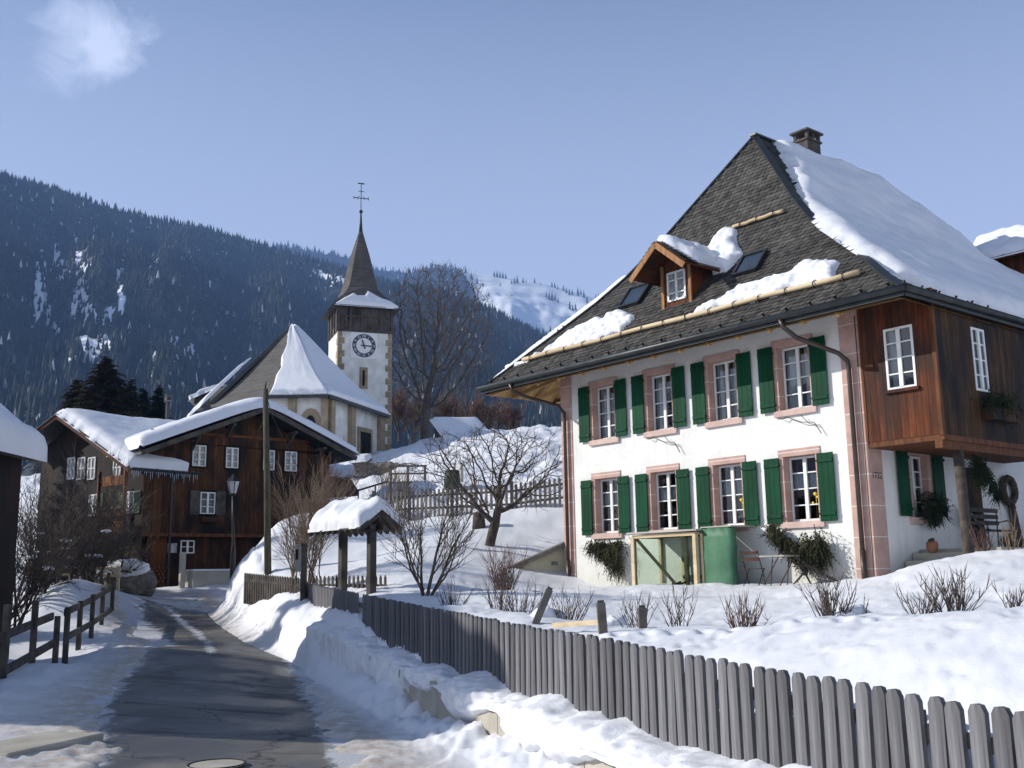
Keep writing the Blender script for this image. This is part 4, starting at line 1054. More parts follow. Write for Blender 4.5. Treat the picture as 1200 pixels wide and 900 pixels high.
for dz in (.28, .82):
    for Ya in range(4, 28, 3):
        m = MB(); a = V((FX(Ya), Ya, ftop(Ya) - 1.06 + dz)) + FN * .045; Yb = min(Ya + 3, 27.8); b = V((FX(Yb), Yb, ftop(Yb) - 1.06 + dz)) + FN * .045
        m.beam(a - FB, b - FB, .05, .09); m.build('rail', M_fencemid, fence)
for Ya in np.arange(4.8, 28, 2.4):
    m = MB(); p = V((FX(Ya), Ya, ftop(Ya))) + FN * .13 - FB; m.beam(p + V((0, 0, -1.15)), p + V((0, 0, -.13)), .10, .10); m.build('post', M_fencemid, fence)
# lower run of the same fence beyond the letter box
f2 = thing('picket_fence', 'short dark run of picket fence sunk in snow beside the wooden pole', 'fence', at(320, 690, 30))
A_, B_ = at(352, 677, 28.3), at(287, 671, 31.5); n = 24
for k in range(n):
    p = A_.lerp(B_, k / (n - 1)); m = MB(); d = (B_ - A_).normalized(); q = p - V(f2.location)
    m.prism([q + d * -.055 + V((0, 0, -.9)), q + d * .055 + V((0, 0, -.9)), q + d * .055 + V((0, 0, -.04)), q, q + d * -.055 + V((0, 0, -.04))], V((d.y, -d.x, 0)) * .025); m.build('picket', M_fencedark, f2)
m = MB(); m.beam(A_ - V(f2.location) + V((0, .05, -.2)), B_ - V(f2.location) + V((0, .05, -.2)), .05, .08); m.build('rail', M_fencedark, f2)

wall = thing('retaining_wall', 'low concrete retaining wall under the picket fence, capped with lumpy snow', 'wall', (FX(12), 12, -.35)); WB = V(wall.location)
Y = 3.0; k = 0
while Y < 22:
    Yb = Y + 1.15; m = MB(); q = []
    for (yy, dd) in ((Y, -.40), (Yb - .012, -.40), (Yb - .012, -.08), (Y, -.08)): q.append(V((FX(yy), yy, 0)) + FN * dd)
    z0, z1 = -.7, ftop(Y) - 1.0 + .04
    vs = [p + V((0, 0, z0)) - WB for p in q] + [p + V((0, 0, z1)) - WB for p in q]
    m.add(vs, [(0, 3, 2, 1), (4, 5, 6, 7), (0, 1, 5, 4), (1, 2, 6, 5), (2, 3, 7, 6), (3, 0, 4, 7)]); m.build('wall_panel', M_conc, wall, bevel=.012); Y = Yb
# snow lying along the wall top and spilling over the edge
YY = np.arange(3.2, 27.6, .035); nA = 30; ph = np.linspace(0, 1, nA)
Yg, Pg = np.meshgrid(YY, ph, indexing='ij'); Zb = np.interp(Yg, [3, 6.9, 8.6, 11.5, 13.8, 16.1, 20, 23.4, 27.9], [.86, .96, 1.01, 1.11, 1.16, 1.25, 1.39, 1.53, 1.70]) - 1.0
big = vn(Yg * .75, Yg * 0 + 3, 3); med = vn(Yg * 2.1, Yg * 0, 9)
amp = np.interp(Yg, [3, 8, 10.5, 13, 15, 18, 27], [2.6, 2.4, 2.0, 1.0, 1.1, 1.3, 1.2])
reach = (.42 + .16 * big + .08 * med) * (.7 + .35 * amp); top = (.20 + .17 * big + .09 * med) * (.62 + .38 * amp)
drop = np.clip(.12 + .40 * (big + .25) + .25 * med, .04, 1) * amp
drop = np.where(Yg > 17, drop + .4, drop)
a = Pg * math.pi * .5 / .62
up = np.clip(Pg / .55, 0, 1); dn = np.clip((Pg - .55) / .45, 0, 1)
D = .04 - (reach + .06) * np.sin(up * math.pi / 2) ** 1.2 - .05 * np.sin(dn * math.pi); D = np.where(dn > 0, np.minimum(D, D) + dn ** 3 * .12, D)
Z = Zb + top * np.cos(up * math.pi / 2) ** .6 - drop * dn + .02
ns = fbm(Yg * 3.2, Pg * 3 + 5, 4, 4) * .11 + fbm(Yg * 9, Pg * 9, 3, 14) * .045
D = D - ns * (.2 + np.sin(Pg * math.pi)); Z = Z + ns * .7 * (Pg < .6)
Xw = FX(Yg) + FN.x * D; Yw = Yg + FN.y * D
n_, m_ = Yg.shape; I = np.arange(n_ * m_).reshape(n_, m_); F = np.stack([I[:-1, :-1], I[1:, :-1], I[1:, 1:], I[:-1, 1:]], -1).reshape(-1, 4)
np_mesh('snow_cap', np.stack([Xw - WB.x, Yw - WB.y, Z - WB.z], -1).reshape(-1, 3), F, M_snow, wall)

# ------------------------------------------------------------------ small roofed gate
gp = at(428, 690, 24.2); gp.z = 1.25
gate = thing('gate_shelter', 'small open wooden gate shelter with a thick cushion of snow on its roof', 'shelter', gp, HROT)
def gw(px, py, yo=0):   # pixel to gate local, on the plane through its near posts
    q = hit(px, py, gp + EY * yo, EY) - gp; return V((q.dot(EX), q.dot(EY), q.z))
zt = gw(428, 622).z
for nm, xx in (('post', 0.0), ('post', -1.28)):
    for yy in (.16,):
        m = MB(); m.box(xx - .085, xx + .085, yy - .085, yy + .085, -.8, zt); m.build('post', M_fencedark, gate, bevel=.012)
m = MB(); m.box(-1.95, .28, -.05, .09, zt, zt + .13); m.box(-1.95, .28, .28, .42, zt, zt + .13); m.build('beam', M_fencedark, gate, split=True)
m = MB(); hw = .55; rz = zt + .42
for sg in (-1, 1):
    m.prism([V((-2.0, .2, rz)), V((.35, .2, rz)), V((.35, .2 + sg * hw, zt + .02)), V((-2.0, .2 + sg * hw, zt + .02))], (0, 0, .06))
m.build('roof_board', M_fencedark, gate, split=True)
m = MB()
for k in range(9):
    x = -1.95 + k * .28
    for sg in (-1, 1): m.beam((x, .2, rz - .05), (x, .2 + sg * (hw + .03), zt - .03), .06, .08)
m.build('rafter', M_fencedark, gate, split=True)
def gs(a, b):
    y = b - .2; z = rz + .07 - abs(y) / hw * (rz - zt - .02); n = V((0, y * .9, 1)).normalized(); return V((a, b, z)), n
snow_patch('snow_cushion', gs, [(-2.02, -.36), (.34, -.36), (.36, .74), (-2.0, .76)], .04, .33, .34, gate, amp=.05, lump=.25, seed=40, mat=M_snow)

# small fence behind the gate
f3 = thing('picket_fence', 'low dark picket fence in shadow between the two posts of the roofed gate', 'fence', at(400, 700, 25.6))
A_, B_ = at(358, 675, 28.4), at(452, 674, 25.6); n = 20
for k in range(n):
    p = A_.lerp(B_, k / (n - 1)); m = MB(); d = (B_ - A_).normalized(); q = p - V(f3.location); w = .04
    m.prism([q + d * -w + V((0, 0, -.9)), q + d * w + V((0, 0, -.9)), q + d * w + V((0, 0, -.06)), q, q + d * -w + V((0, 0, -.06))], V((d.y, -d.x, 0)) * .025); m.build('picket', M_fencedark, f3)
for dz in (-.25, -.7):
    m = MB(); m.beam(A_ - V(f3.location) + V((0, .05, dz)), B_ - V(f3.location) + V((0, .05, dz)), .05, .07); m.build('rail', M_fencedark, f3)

# ------------------------------------------------------------------ pole, lantern, letter box
pb = at(315, 674, 33); pole = thing('wooden_pole', 'tall thin wooden utility pole standing by the snowbank in front of the chalet', 'pole', pb)
pt = at(311, 456, 33) - pb
m = MB(); m.tube([V((0, 0, -.8)), pt * .5, pt], [.115, .10, .085], 10); m.build('shaft', noisy('mossy pole wood', (.055, .05, .034), (.11, .098, .065), 3, .9, .3, 20, .01, sc=(4, 4, .6)), pole, smooth=True)
m = MB(); m.tube([pt + V((0, 0, -.1)), pt + V((0, 0, .10)), pt + V((.02, 0, .25))], [.02, .03, .01], 6); m.build('insulator', M_iron, pole)
m = MB(); m.tube([pt + V((.02, 0, -.15)), pt + V((.25, 0, -.9)), pt + V((1.1, .1, -2.6))], .012, 4); m.build('stay_wire', M_iron, pole)
lb = at(273, 655, 38); lamp = thing('street_lamp', 'old-fashioned black street lantern on a dark post in front of the chalet', 'street lamp', lb)
lt = at(273, 580, 38) - lb
m = MB(); m.tube([(0, 0, -2.2), (0, 0, .2), (0, 0, .5), lt * .6, lt], [.10, .10, .06, .045, .04], 8); m.tube([lt, lt + V((0, 0, .06))], [.10, .12], 8); m.build('lamp_post', M_iron, lamp, smooth=True)
m = MB(); q = lt + V((0, 0, .06)); m.tube([q, q + V((0, 0, .42))], [.13, .235], 6); m.build('lantern_glass', M_lampglass, lamp)
m = MB()
for k in range(6):
    a = k * math.pi / 3 + .0; m.tube([q + V((math.cos(a) * .135, math.sin(a) * .135, 0)), q + V((math.cos(a) * .24, math.sin(a) * .24, .42))], .014, 4)
m.tube([q + V((0, 0, .42)), q + V((0, 0, .46)), q + V((0, 0, .58)), q + V((0, 0, .66)), q + V((0, 0, .72))], [.27, .26, .12, .05, .01], 6); m.build('lantern_cap', M_iron, lamp)
mb_ = at(300, 690, 27.2); mb_.z = 1.2
lbx = thing('letter_box', 'grey letter box cabinet on a dark post beside the gate shelter', 'letter box', mb_)
def lp(px, py): return at(px, py, 27.2) - mb_
a, b = lp(347, 640), lp(353, 670)
m = MB(); m.box(a.x, b.x + .02, -.15, .15, b.z, a.z); m.build('cabinet', noisy('grey box paint', (.16, .18, .17), (.24, .26, .25), 3, .5, .1), lbx, bevel=.01)
m = MB(); c_ = lp(347, 644); d_ = lp(350, 656); m.box(c_.x + .02, d_.x + .02, -.156, -.151, d_.z, c_.z); m.build('slot', M_dark, lbx)
a, b = lp(352, 637), lp(358, 676)
m = MB(); m.box(b.x - .11, b.x + .02, -.1, .1, -.6, a.z); m.build('post', M_fencedark, lbx)

# ------------------------------------------------------------------ rail fence on the left verge
def rail_fence(label, pts, posts, r_top, r_bot, base, mat, ph):
    f = thing('rail_fence', label, 'fence', base)
    B = V(base)
    for (px, py, D, h) in posts:
        p = at(px, py, D); m = MB(); m.beam(p - B + V((0, 0, -.5)), p - B + V((0, 0, h)), ph, ph); m.build('post', mat, f, bevel=.01)
    for line in (r_top, r_bot):
        for (a, b) in zip(line[:-1], line[1:]):
            m = MB(); m.beam(at(*a) - B, at(*b) - B, .045, .15); m.build('rail', mat, f)
    return f
rail_fence('weathered two-rail wooden fence curving along the left edge of the road', None,
    [(4, 780, 18.0, 1.0), (38, 765, 20.3, .95), (64, 782, 22.6, 1.05), (76, 775, 22.8, 1.12), (92, 752, 25.5, .95), (107, 740, 28, .95), (119, 728, 31, .95), (131, 716, 33.6, .95)],
    [(-60, 768, 15.5), (4, 745, 18), (62, 722, 22.3)], [(-60, 812, 15.5), (4, 787, 18), (64, 753, 22.3)], at(60, 785, 22), M_fencedark, .10)
f = rail_fence('far section of weathered rail fence where the road bends out of sight', None, [(126, 700, 35, .8), (118, 695, 37, .8)],
    [(76, 718, 22.9), (107, 703, 28), (131, 689, 33.6), (122, 683, 36), (108, 680, 39)], [(76, 748, 22.9), (107, 731, 28), (131, 714, 33.6)], at(110, 735, 30), M_fencedark, .09)
# snowy trough / rail heap in front of the chalet
h = thing('wooden_barrier', 'pale wooden rail barrier loaded with snow in front of the dark chalet', 'barrier', at(120, 684, 39))
HB = V(h.location)
for (px) in (82, 108, 138):
    m = MB(); p = at(px, 688, 39) - HB; m.beam(p + V((0, 0, -.3)), p + V((0, 0, .75)), .10, .10); m.build('post', M_log, h)
for (y0, y1) in ((664, 667), (673, 675)):
    m = MB(); m.beam(at(72, y0, 39) - HB, at(142, y1, 39) - HB, .07, .10); m.build('rail', M_log, h)
snow_patch('snow_cover', flat_surf(at(78, 690, 39.6) - HB, (1, .1, 0), (0, 1, .1)), [(0, -.3), (2.2, -.3), (2.2, .8), (0, .8)], .08, .55, .5, h, lump=.5, seed=51, mat=M_snow)
bo = thing('snowy_boulder', 'rounded boulder capped with a lump of snow where the road bends', 'boulder', at(155, 690, 40)); BB = V(bo.location)
m = MB(); m.ico((-.1, 0, .2), .75, 3, 1.2, .9, .75, .5, 3); m.build('stone', M_rubble, bo, smooth=True)
m = MB(); m.ico((-.15, -.05, .72), .62, 3, 1.25, .9, .62, .5, 7); m.ico((-1.0, .1, .45), .5, 3, 1.3, .9, .8, .4, 9); m.build('snow_lump', M_snow, bo, smooth=True)

# ------------------------------------------------------------------ church with clock tower
def tw(cx, cy): return V((cx, cy, 0))
TP = at(428, 535, 82); TP.z = 10.2
church = thing('church', 'white village church on the hill with a clock tower and steep snow-laden choir roof', 'church', TP)
ta = R_(20); TX = V((math.cos(ta), math.sin(ta), 0)); TY = V((-math.sin(ta), math.cos(ta), 0)); Tw = 4.55
fl = at(396.5, 390, 80); fl.z = 0
O = fl + V((0, 0, 0)) - V((TP.x, TP.y, 0))        # tower front-left corner, church local
tr = Matrix(((TX.x, TY.x, 0, O.x), (TX.y, TY.y, 0, O.y), (0, 0, 1, 0), (0, 0, 0, 1)))
def TL(x, y, z): return tr @ V((x, y, z - TP.z))
def tbox(m, x0, x1, y0, y1, z0, z1):
    M = tr @ Matrix.Translation((0, 0, -TP.z)); m.box(x0, x1, y0, y1, z0, z1, M)
# front width so that the right edge lands at the right place
fr = at(459, 390, 80); Tw = ((fr - fl).x) / (TX.x - TX.y * (459 - 600) / 1249)
zt = at(396.5, 387, 80).z; zb = at(390, 357, 80).z
m = MB(); tbox(m, 0, Tw, 0, Tw, 8.5, zt); tower = m.build('tower', M_church, church)
q = MB(); r = random.Random(2); z = 9.0; k = 0
while z < zt - .1:
    hgt = .52
    for (cx, cy) in ((0, 0), (Tw, 0)):
        lo = .50 if k % 2 else .30; lo2 = .42 if k % 2 else .75
        x0, x1 = (-.03, lo) if cx == 0 else (Tw - lo, Tw + .03)
        tbox(q, x0, x1, -.03, .35, z, z + hgt - .03)
    tbox(q, -.03, .30, .35, .35 + (.35 if k % 2 else .1), z, z + hgt - .03)
    z += hgt; k += 1
q.build('quoin', M_quoin, tower, split=True)
m = MB(); tbox(m, -.06, Tw + .06, -.06, Tw + .06, zt, zb); bel = m.build('belfry', M_belfry, church)
m = MB()
for x in (.02, Tw * .14, Tw * .22, Tw * .86, Tw - .02): tbox(m, x - .09, x + .09, -.12, -.062, zt, zb)
for y in (.1, 1.2, 2.4, 3.6): tbox(m, -.14, -.062, y - .08, y + .08, zt, zb)
tbox(m, -.1, Tw + .1, -.14, -.063, zt - .05, zt + .12); tbox(m, -.1, Tw + .1, -.13, -.063, zt + (zb - zt) * .55, zt + (zb - zt) * .55 + .1)
m.build('belfry_frame', M_fencedark, bel)
m = MB(); tbox(m, .55, 1.0, -.075, -.061, zt + .9, zb - .2); tbox(m, -.08, -.061, 1.5, 2.2, zt + .6, zb - .4); m.build('sound_opening', M_dark, bel)
# flared spire: square eaves turning to an octagon
cx, cy = Tw / 2, Tw / 2
def ring(z, hw, oct_):
    """8 points; oct_=0 square, 1 octagon"""
    P = []
    for k in range(8):
        a = math.pi / 4 * k + math.pi / 8 * 0
        sq = (math.copysign(1, math.cos(a)) if abs(math.cos(a)) > .3 else 0, math.copysign(1, math.sin(a)) if abs(math.sin(a)) > .3 else 0)
        oc = (math.cos(a), math.sin(a)); r_ = 1.0
        P.append(TL(cx + hw * (sq[0] * (1 - oct_) + oc[0] * oct_ * 1.05), cy + hw * (sq[1] * (1 - oct_) + oc[1] * oct_ * 1.05), z))
    return P
# k=0 is east mid; odd k are corners
H0 = zb - .15; tip = at(417, 268, 82.5).z; hwE = Tw / 2 + .62
prof = [(H0, hwE, 0), (H0 + .55, hwE * .86, .05), (H0 + 1.15, hwE * .68, .35), (H0 + 1.9, hwE * .54, .8), (H0 + 3.0, hwE * .44, 1), (H0 + 5.0, hwE * .27, 1), (tip, .10, 1), (tip + .2, .07, 1)]
m = MB(); rings = [ring(*p) for p in prof]; vs = [p for r_ in rings for p in r_]; fs = []
for i in range(len(prof) - 1):
    for k in range(8): fs.append((i * 8 + k, i * 8 + (k + 1) % 8, (i + 1) * 8 + (k + 1) % 8, (i + 1) * 8 + k))
fs.append(tuple(reversed(range(8)))); fs.append(tuple(len(vs) - 8 + k for k in range(8))); m.add(vs, fs); spire = m.build('spire', M_chroof, church)
m = MB(); t0 = TL(cx, cy, tip); zz = at(417, 247, 82.5).z - tip; t1 = at(417, 214, 82.5).z - tip
m.tube([t0 + V((0, 0, -.3)), t0 + V((0, 0, zz * .4)), t0 + V((0, 0, zz))], [.17, .10, .05], 8); m.tube([t0 + V((0, 0, zz)), t0 + V((0, 0, t1))], .035, 5)
m.ico(t0 + V((0, 0, zz)), .16, 2)
m.build('spire_tip', M_iron, spire, smooth=True)
m = MB(); c0 = t0 + V((0, 0, zz + (t1 - zz) * .48)); m.beam(c0 + TX * -.62, c0 + TX * .62, .05, .06); c1 = t0 + V((0, 0, zz + (t1 - zz) * .72)); m.beam(c1 + TX * -.22, c1 + TX * .22, .05, .05); 
m.tube([c0 + TX * .62 + V((0, 0, -.12)), c0 + TX * .62 + V((0, 0, .12))], .04, 5); m.tube([c0 + TX * -.62 + V((0, 0, -.12)), c0 + TX * -.62 + V((0, 0, .12))], .04, 5)
for sg in (-1, 1): m.tube([c0 + TX * .25 * sg + V((0, 0, -.18)), c0 + TX * .3 * sg + V((0, 0, .0)), c0 + TX * .12 * sg + V((0, 0, .2))], .022, 4)
m.beam(t0 + V((0, 0, t1)) + TX * -.28, t0 + V((0, 0, t1)) + TX * .28, .03, .10); m.build('weather_cross', M_iron, spire, split=True)
# spire snow on the front skirt
def spf(a, b):       # a across -1..1, b 0..1 up the skirt
    i = min(int(b * 3), 2); t = b * 3 - i; z0_, w0, _ = prof[i]; z1_, w1, _ = prof[i + 1]
    return TL(cx + a * (w0 + (w1 - w0) * t), cy - (w0 + (w1 - w0) * t), z0_ + (z1_ - z0_) * t), V((TY.x * -.7, TY.y * -.7, .7))
snow_patch('snow', spf, [(-.93, .03), (.99, .03), (.85, .33), (.45, .7), (.15, .85), (-.05, .62), (-.3, .55), (-.5, .68), (-.75, .4)], .05, .20, .12, spire, amp=.04, lump=.4, seed=60, mat=M_snow)
# clock
zc = at(427, 403, 80).z; cl = MB(); xc_ = Tw * .475; hwc = 1.06
tbox(cl, xc_ - hwc, xc_ + hwc, -.05, -.005, zc - hwc, zc + hwc); clock = cl.build('clock_face', M_white, church)
CR = Matrix.Translation(TL(xc_, -.055, zc)) @ Matrix.Rotation(ta, 4, 'Z')
def cring(r0, r1, n=48, dy=-.01):
    m = MB(); vs = []
    for k in range(n):
        a = 2 * math.pi * k / n; vs += [CR @ V((math.sin(a) * r0, dy, math.cos(a) * r0)), CR @ V((math.sin(a) * r1, dy, math.cos(a) * r1))]
    m.add(vs, [(2 * k, 2 * k + 1, (2 * k + 3) % (2 * n), (2 * k + 2) % (2 * n)) for k in range(n)]); return m
cring(.62, .94).build('hour_ring', M_black, clock, fix=False)
for k, s_ in enumerate(['XII', 'I', 'II', 'III', 'IIII', 'V', 'VI', 'VII', 'VIII', 'IX', 'X', 'XI']):
    a = 2 * math.pi * k / 12; p = CR @ V((math.sin(a) * .77, -.02, math.cos(a) * .77))
    o = text_mesh(s_, .27, .004, M_white, clock, p, (0, 0, 0), 'numeral'); o.rotation_euler = (Matrix.Rotation(ta, 4, 'Z') @ Matrix.Rotation(a, 4, 'Y') @ Matrix.Rotation(math.pi / 2, 4, 'X')).to_euler()
for ang, ln, w_ in ((math.pi / 2 + .03, .88, .07), (-.32, .56, .09)):
    m = MB(); d = V((math.sin(ang), 0, math.cos(ang))); s2 = V((d.z, 0, -d.x))
    pts = [d * -.25 + s2 * w_ * .7, d * -.25 - s2 * w_ * .7, d * ln * .7 - s2 * w_ * .6, d * ln, d * ln * .7 + s2 * w_ * .6]
    m.prism([CR @ (p + V((0, -.04, 0))) for p in pts], CR.to_3x3() @ V((0, -.02, 0))); m.build('clock_hand', M_black, clock)
# slit window
m = MB(); zs = at(427, 441, 80).z; tbox(m, xc_ - .32, xc_ + .32, -.04, -.005, zs - .85, zs + .85); sl_ = m.build('slit_window', M_quoin, church)
m = MB(); tbox(m, xc_ - .09, xc_ + .09, -.05, -.041, zs - .62, zs + .62); m.build('slit_opening', M_dark, sl_)

# choir / nave
def cl_(p): return V(p) - TP
EV = [at(245, 476, 69), at(315, 463, 65.5), at(385, 462.5, 65.5), at(456, 487, 72)]
EV[0].z = EV[1].z = EV[2].z; 
AP = at(342, 382, 71.5)
RB = V((AP.x - 3.5, AP.y + 12, AP.z)); EB0 = V((EV[0].x - 3.0, EV[0].y + 12, EV[0].z)); EB3 = V((EV[3].x - 3, EV[3].y + 10, EV[3].z))
def flare(E, A, t):       # concave roof line
    p = E.lerp(A, t); p.z -= (A.z - E.z) * .09 * math.sin(math.pi * min(1, t)) * (1 - t); return p
m = MB(); n = 8
segs = [(EV[0], EV[1]), (EV[1], EV[2]), (EV[2], EV[3])]
for (a, b) in segs:
    for i in range(n):
        t0_, t1_ = i / n, (i + 1) / n
        m.face(cl_(flare(a, AP, t0_)), cl_(flare(b, AP, t0_)), cl_(flare(b, AP, t1_)), cl_(flare(a, AP, t1_)))
m.face(cl_(EV[3]), cl_(EB3), cl_(RB), cl_(AP)); m.face(cl_(EB0), cl_(EV[0]), cl_(AP), cl_(RB)); m.face(cl_(EB3), cl_(EB0), cl_(RB))
cr_ = m.build('choir_roof', M_chroof, church, fix=False)
m = MB()
for a, b in segs + [(EB0, EV[0])]: m.beam(cl_(a) + V((0, 0, -.08)), cl_(b) + V((0, 0, -.08)), .22, .20)
m.build('eaves', M_gutter, cr_)
m = MB(); m.beam(cl_(EV[0]) + V((.0, -.1, 0)), cl_(AP) + V((0, -.1, -.1)), .25, .25); m.build('verge_board', M_gutter, cr_)
cen = V((AP.x, AP.y + 2, 0))
def ins(p, d=.75):
    v = V((cen.x - p.x, cen.y - p.y, 0)).normalized(); return p + v * d
W_ = [ins(p) for p in EV] + [ins(EB3), ins(EB0)]
m = MB()
pts = [V((p.x, p.y, 8.0)) for p in W_]; vs = [cl_(p) for p in pts] + [cl_(V((p.x, p.y, EV[1].z))) for p in W_]
m.add(vs, [(i, (i + 1) % 6, (i + 1) % 6 + 6, i + 6) for i in range(6)]); m.build('choir_wall', M_church, church)
def onwall(i, t, out=0.0):
    a, b = W_[i], W_[i + 1]; p = a.lerp(b, t); d = (b - a).normalized(); d.z = 0; nn = V((d.y, -d.x, 0))
    if nn.dot(cen - p) > 0: nn = -nn
    return p + nn * out, d.normalized(), nn
def wbox(m, i, px, w, z0, z1, o0, o1):
    # find t on wall i whose column is px
    best = min((abs(600 + FPX * ((onwall(i, k / 60)[0] - EYE).dot(_R)) / ((onwall(i, k / 60)[0] - EYE).dot(_f)) - px), k / 60) for k in range(61))[1]
    p, d, nn = onwall(i, best); a = p + d * -w / 2; b = p + d * w / 2
    q = [a + nn * o0, b + nn * o0, b + nn * o1, a + nn * o1]
    m.add([cl_(V((k.x, k.y, z0))) for k in q] + [cl_(V((k.x, k.y, z1))) for k in q], [(0, 3, 2, 1), (4, 5, 6, 7), (0, 1, 5, 4), (1, 2, 6, 5), (2, 3, 7, 6), (3, 0, 4, 7)])
    return p, d, nn
ez = EV[1].z - .1
for (i, px, w) in ((0, 309, .5), (1, 343, .5), (1, 383, .42), (2, 386, .4), (2, 410, .45), (2, 449, .5)):
    m = MB(); wbox(m, i, px, w, 8.0, ez, 0, .38); m.build('buttress', M_quoin, church, bevel=.03)
# pointed window
zz0 = at(365, 516, 66).z; zz1 = at(365, 478, 66).z; m = MB(); g_ = MB()
best = min((abs(600 + FPX * ((onwall(1, k / 60)[0] - EYE).dot(_R)) / ((onwall(1, k / 60)[0] - EYE).dot(_f)) - 365), k / 60) for k in range(61))[1]
p, d, nn = onwall(1, best)
def arch(w, z0, z1, o):
    P = [(-w, z0), (w, z0), (w, z0 + (z1 - z0) * .55)] + [(w * math.cos(a), z0 + (z1 - z0) * (.55 + .45 * math.sin(a))) for a in (.4, .8, 1.2)] + [(0, z1)] + [(-w * math.cos(a), z0 + (z1 - z0) * (.55 + .45 * math.sin(a))) for a in (1.2, .8, .4)] + [(-w, z0 + (z1 - z0) * .55)]
    return [cl_(V((p.x + d.x * x + nn.x * o, p.y + d.y * x + nn.y * o, z))) for x, z in P]
m.prism(arch(.66, zz0, zz1, .004), nn * .06); wn = m.build('arched_window', M_quoin, church); g_.prism(arch(.34, zz0 + .15, zz1 - .45, .07), nn * .02); g_.build('pane', M_dark, wn)
# door
dz0 = 9.0; dz1 = at(427, 504, 70).z; m = MB(); wbox(m, 2, 427, 1.8, dz0, dz1 + .2, .002, .10); do = m.build('door_surround', M_quoin, church); m = MB(); wbox(m, 2, 427, 1.25, dz0, dz1 - .1, .105, .13); m.build('door', M_dark, do)
# choir snow: right-hand slopes
def csurf(i, lift=0):
    a, b = segs[i]
    def f(u, t):
        E = a.lerp(b, u); p = flare(E, AP, max(0, min(1, t))); n_ = (b - a).cross(AP - a).normalized()
        if n_.z < 0: n_ = -n_
        return cl_(p), n_
    return f
snow_patch('roof_snow', csurf(1), [(0.02, .0), (1.02, .0), (1.02, 1.0), (-.02, 1.0), (-.02, .9), (.10, .7), (-.01, .55), (.07, .42), (.0, .3), (.03, .15)], .022, .33, .05, cr_, amp=.03, lump=.1, seed=62, mat=M_snow)
snow_patch('roof_snow', csurf(2), [(-.02, .0), (1.0, .0), (1.0, 1.0), (-.02, 1.0)], .03, .33, .05, cr_, amp=.02, seed=63, mat=M_snow)
snow_patch('roof_snow', csurf(0), [(.985, .97), (.9, .96), (.9, .85), (.99, .85)], .02, .1, .03, cr_, seed=64, mat=M_snow)
# little side roof with snow on the far left
s_ = MB(); a = at(222, 470, 72); b = at(268, 446, 72); c = at(238, 478, 70); 
s_.prism([cl_(a), cl_(at(262, 456, 72)), cl_(at(275, 470, 71)), cl_(at(232, 482, 71))], V((0, .4, .25))); s_.build('porch_roof', M_chroof, church)
s_ = MB(); s_.box(*[0] * 6) if False else None
m = MB(); q0 = cl_(at(232, 480, 71)); m.box(q0.x, q0.x + 2.6, q0.y, q0.y + 6, -3, q0.z - .1); m.build('porch_wall', M_fencedark, church)
snow_patch('porch_snow', flat_surf(cl_(at(221, 469, 71)) , at(262, 452, 73) - at(221, 469, 71), V((.2, 1, .0))), [(0, 0), (2.9, 0), (2.9, 3), (0, 3)], .1, .45, .35, church, lump=.2, seed=66, mat=M_snow)
m = MB(); a = cl_(EV[0]) + V((-.35, -.25, .1)); b = cl_(AP) + V((-.5, -.25, -.1)); 
snow_patch('verge_snow', lambda u, t: (a.lerp(b, t) + V((-u, 0, 0)) + V((0, 0, -u * .9)), V((-.5, -.2, .8)).normalized()), [(.05, .02), (1.0, .02), (.45, .45), (.12, .60)], .05, .22, .15, church, amp=.05, seed=67, mat=M_snow)
# ------------------------------------------------------------------ the dark timber chalet
CP = at(163, 692, 44.); chal = thing('timber_chalet', 'dark weathered timber chalet with snow-covered double gable roof and icicles', 'house', CP, HROT)
def cw(px, py, xo=0):      # pixel on the right-hand wall plane x = xo
    q = hit(px, py, CP + EX * xo, EX) - CP; return V((q.dot(EX), q.dot(EY), q.z))
YL, YE = .0, 8.75; RZ, RY = 7.95, 4.95
cwins = [(2.05, 2.67, 5.25, 6.18), (3.59, 4.18, 5.25, 6.17), (5.38, 5.95, 5.25, 6.17), (6.46, 7.08, 5.25, 6.17), (2.48, 3.16, 3.2, 4.15)]
m = MB()
zw = lambda y: RZ - .25 - abs(y - RY) * .42
wall_cells(m, YL, YE, 2.35, 6.25, cwins, lambda a, b, c, d: m.box(-.10, 0, a, b, c, d))
m.prism([(0, YL, 6.25), (0, YE, 6.25), (0, YE, zw(YE)), (0, RY, zw(RY)), (0, YL, max(6.26, zw(YL)))], (-.10, 0, 0))
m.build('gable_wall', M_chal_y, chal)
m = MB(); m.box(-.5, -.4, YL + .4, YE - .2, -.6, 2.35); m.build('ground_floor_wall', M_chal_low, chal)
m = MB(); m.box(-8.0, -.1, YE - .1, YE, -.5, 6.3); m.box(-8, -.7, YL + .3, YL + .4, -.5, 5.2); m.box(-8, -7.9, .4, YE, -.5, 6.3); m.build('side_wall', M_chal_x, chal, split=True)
m = MB(); m.box(-.12, .03, YL, YE, 2.22, 2.36); m.box(-.02, .05, .2, YE, 6.62, 6.74); m.build('sill_beam', M_beam, chal, split=True)
for (a, b, c, d) in cwins:
    fo, T = casement(chal, (a + b) / 2, c, d, b - a, .02, 3, 'window', axis='y', sgn=-1)
    cu = MB(); cu.box(-.14, -.12, a + .02, b - .02, c + .03, d - .03); cu.build('curtain', M_pane, fo)
    s = MB(); s.box(.0, .09, a - .06, b + .06, c - .07, c - .002); s.build('sill', M_chal_x, fo)
    s = MB(); s.box(.001, .03, a - .10, a - .002, c, d); s.box(.001, .03, b + .002, b + .10, c, d); s.box(.001, .03, a - .10, b + .10, d + .002, d + .10); s.build('frame_board', M_chal_x, fo)
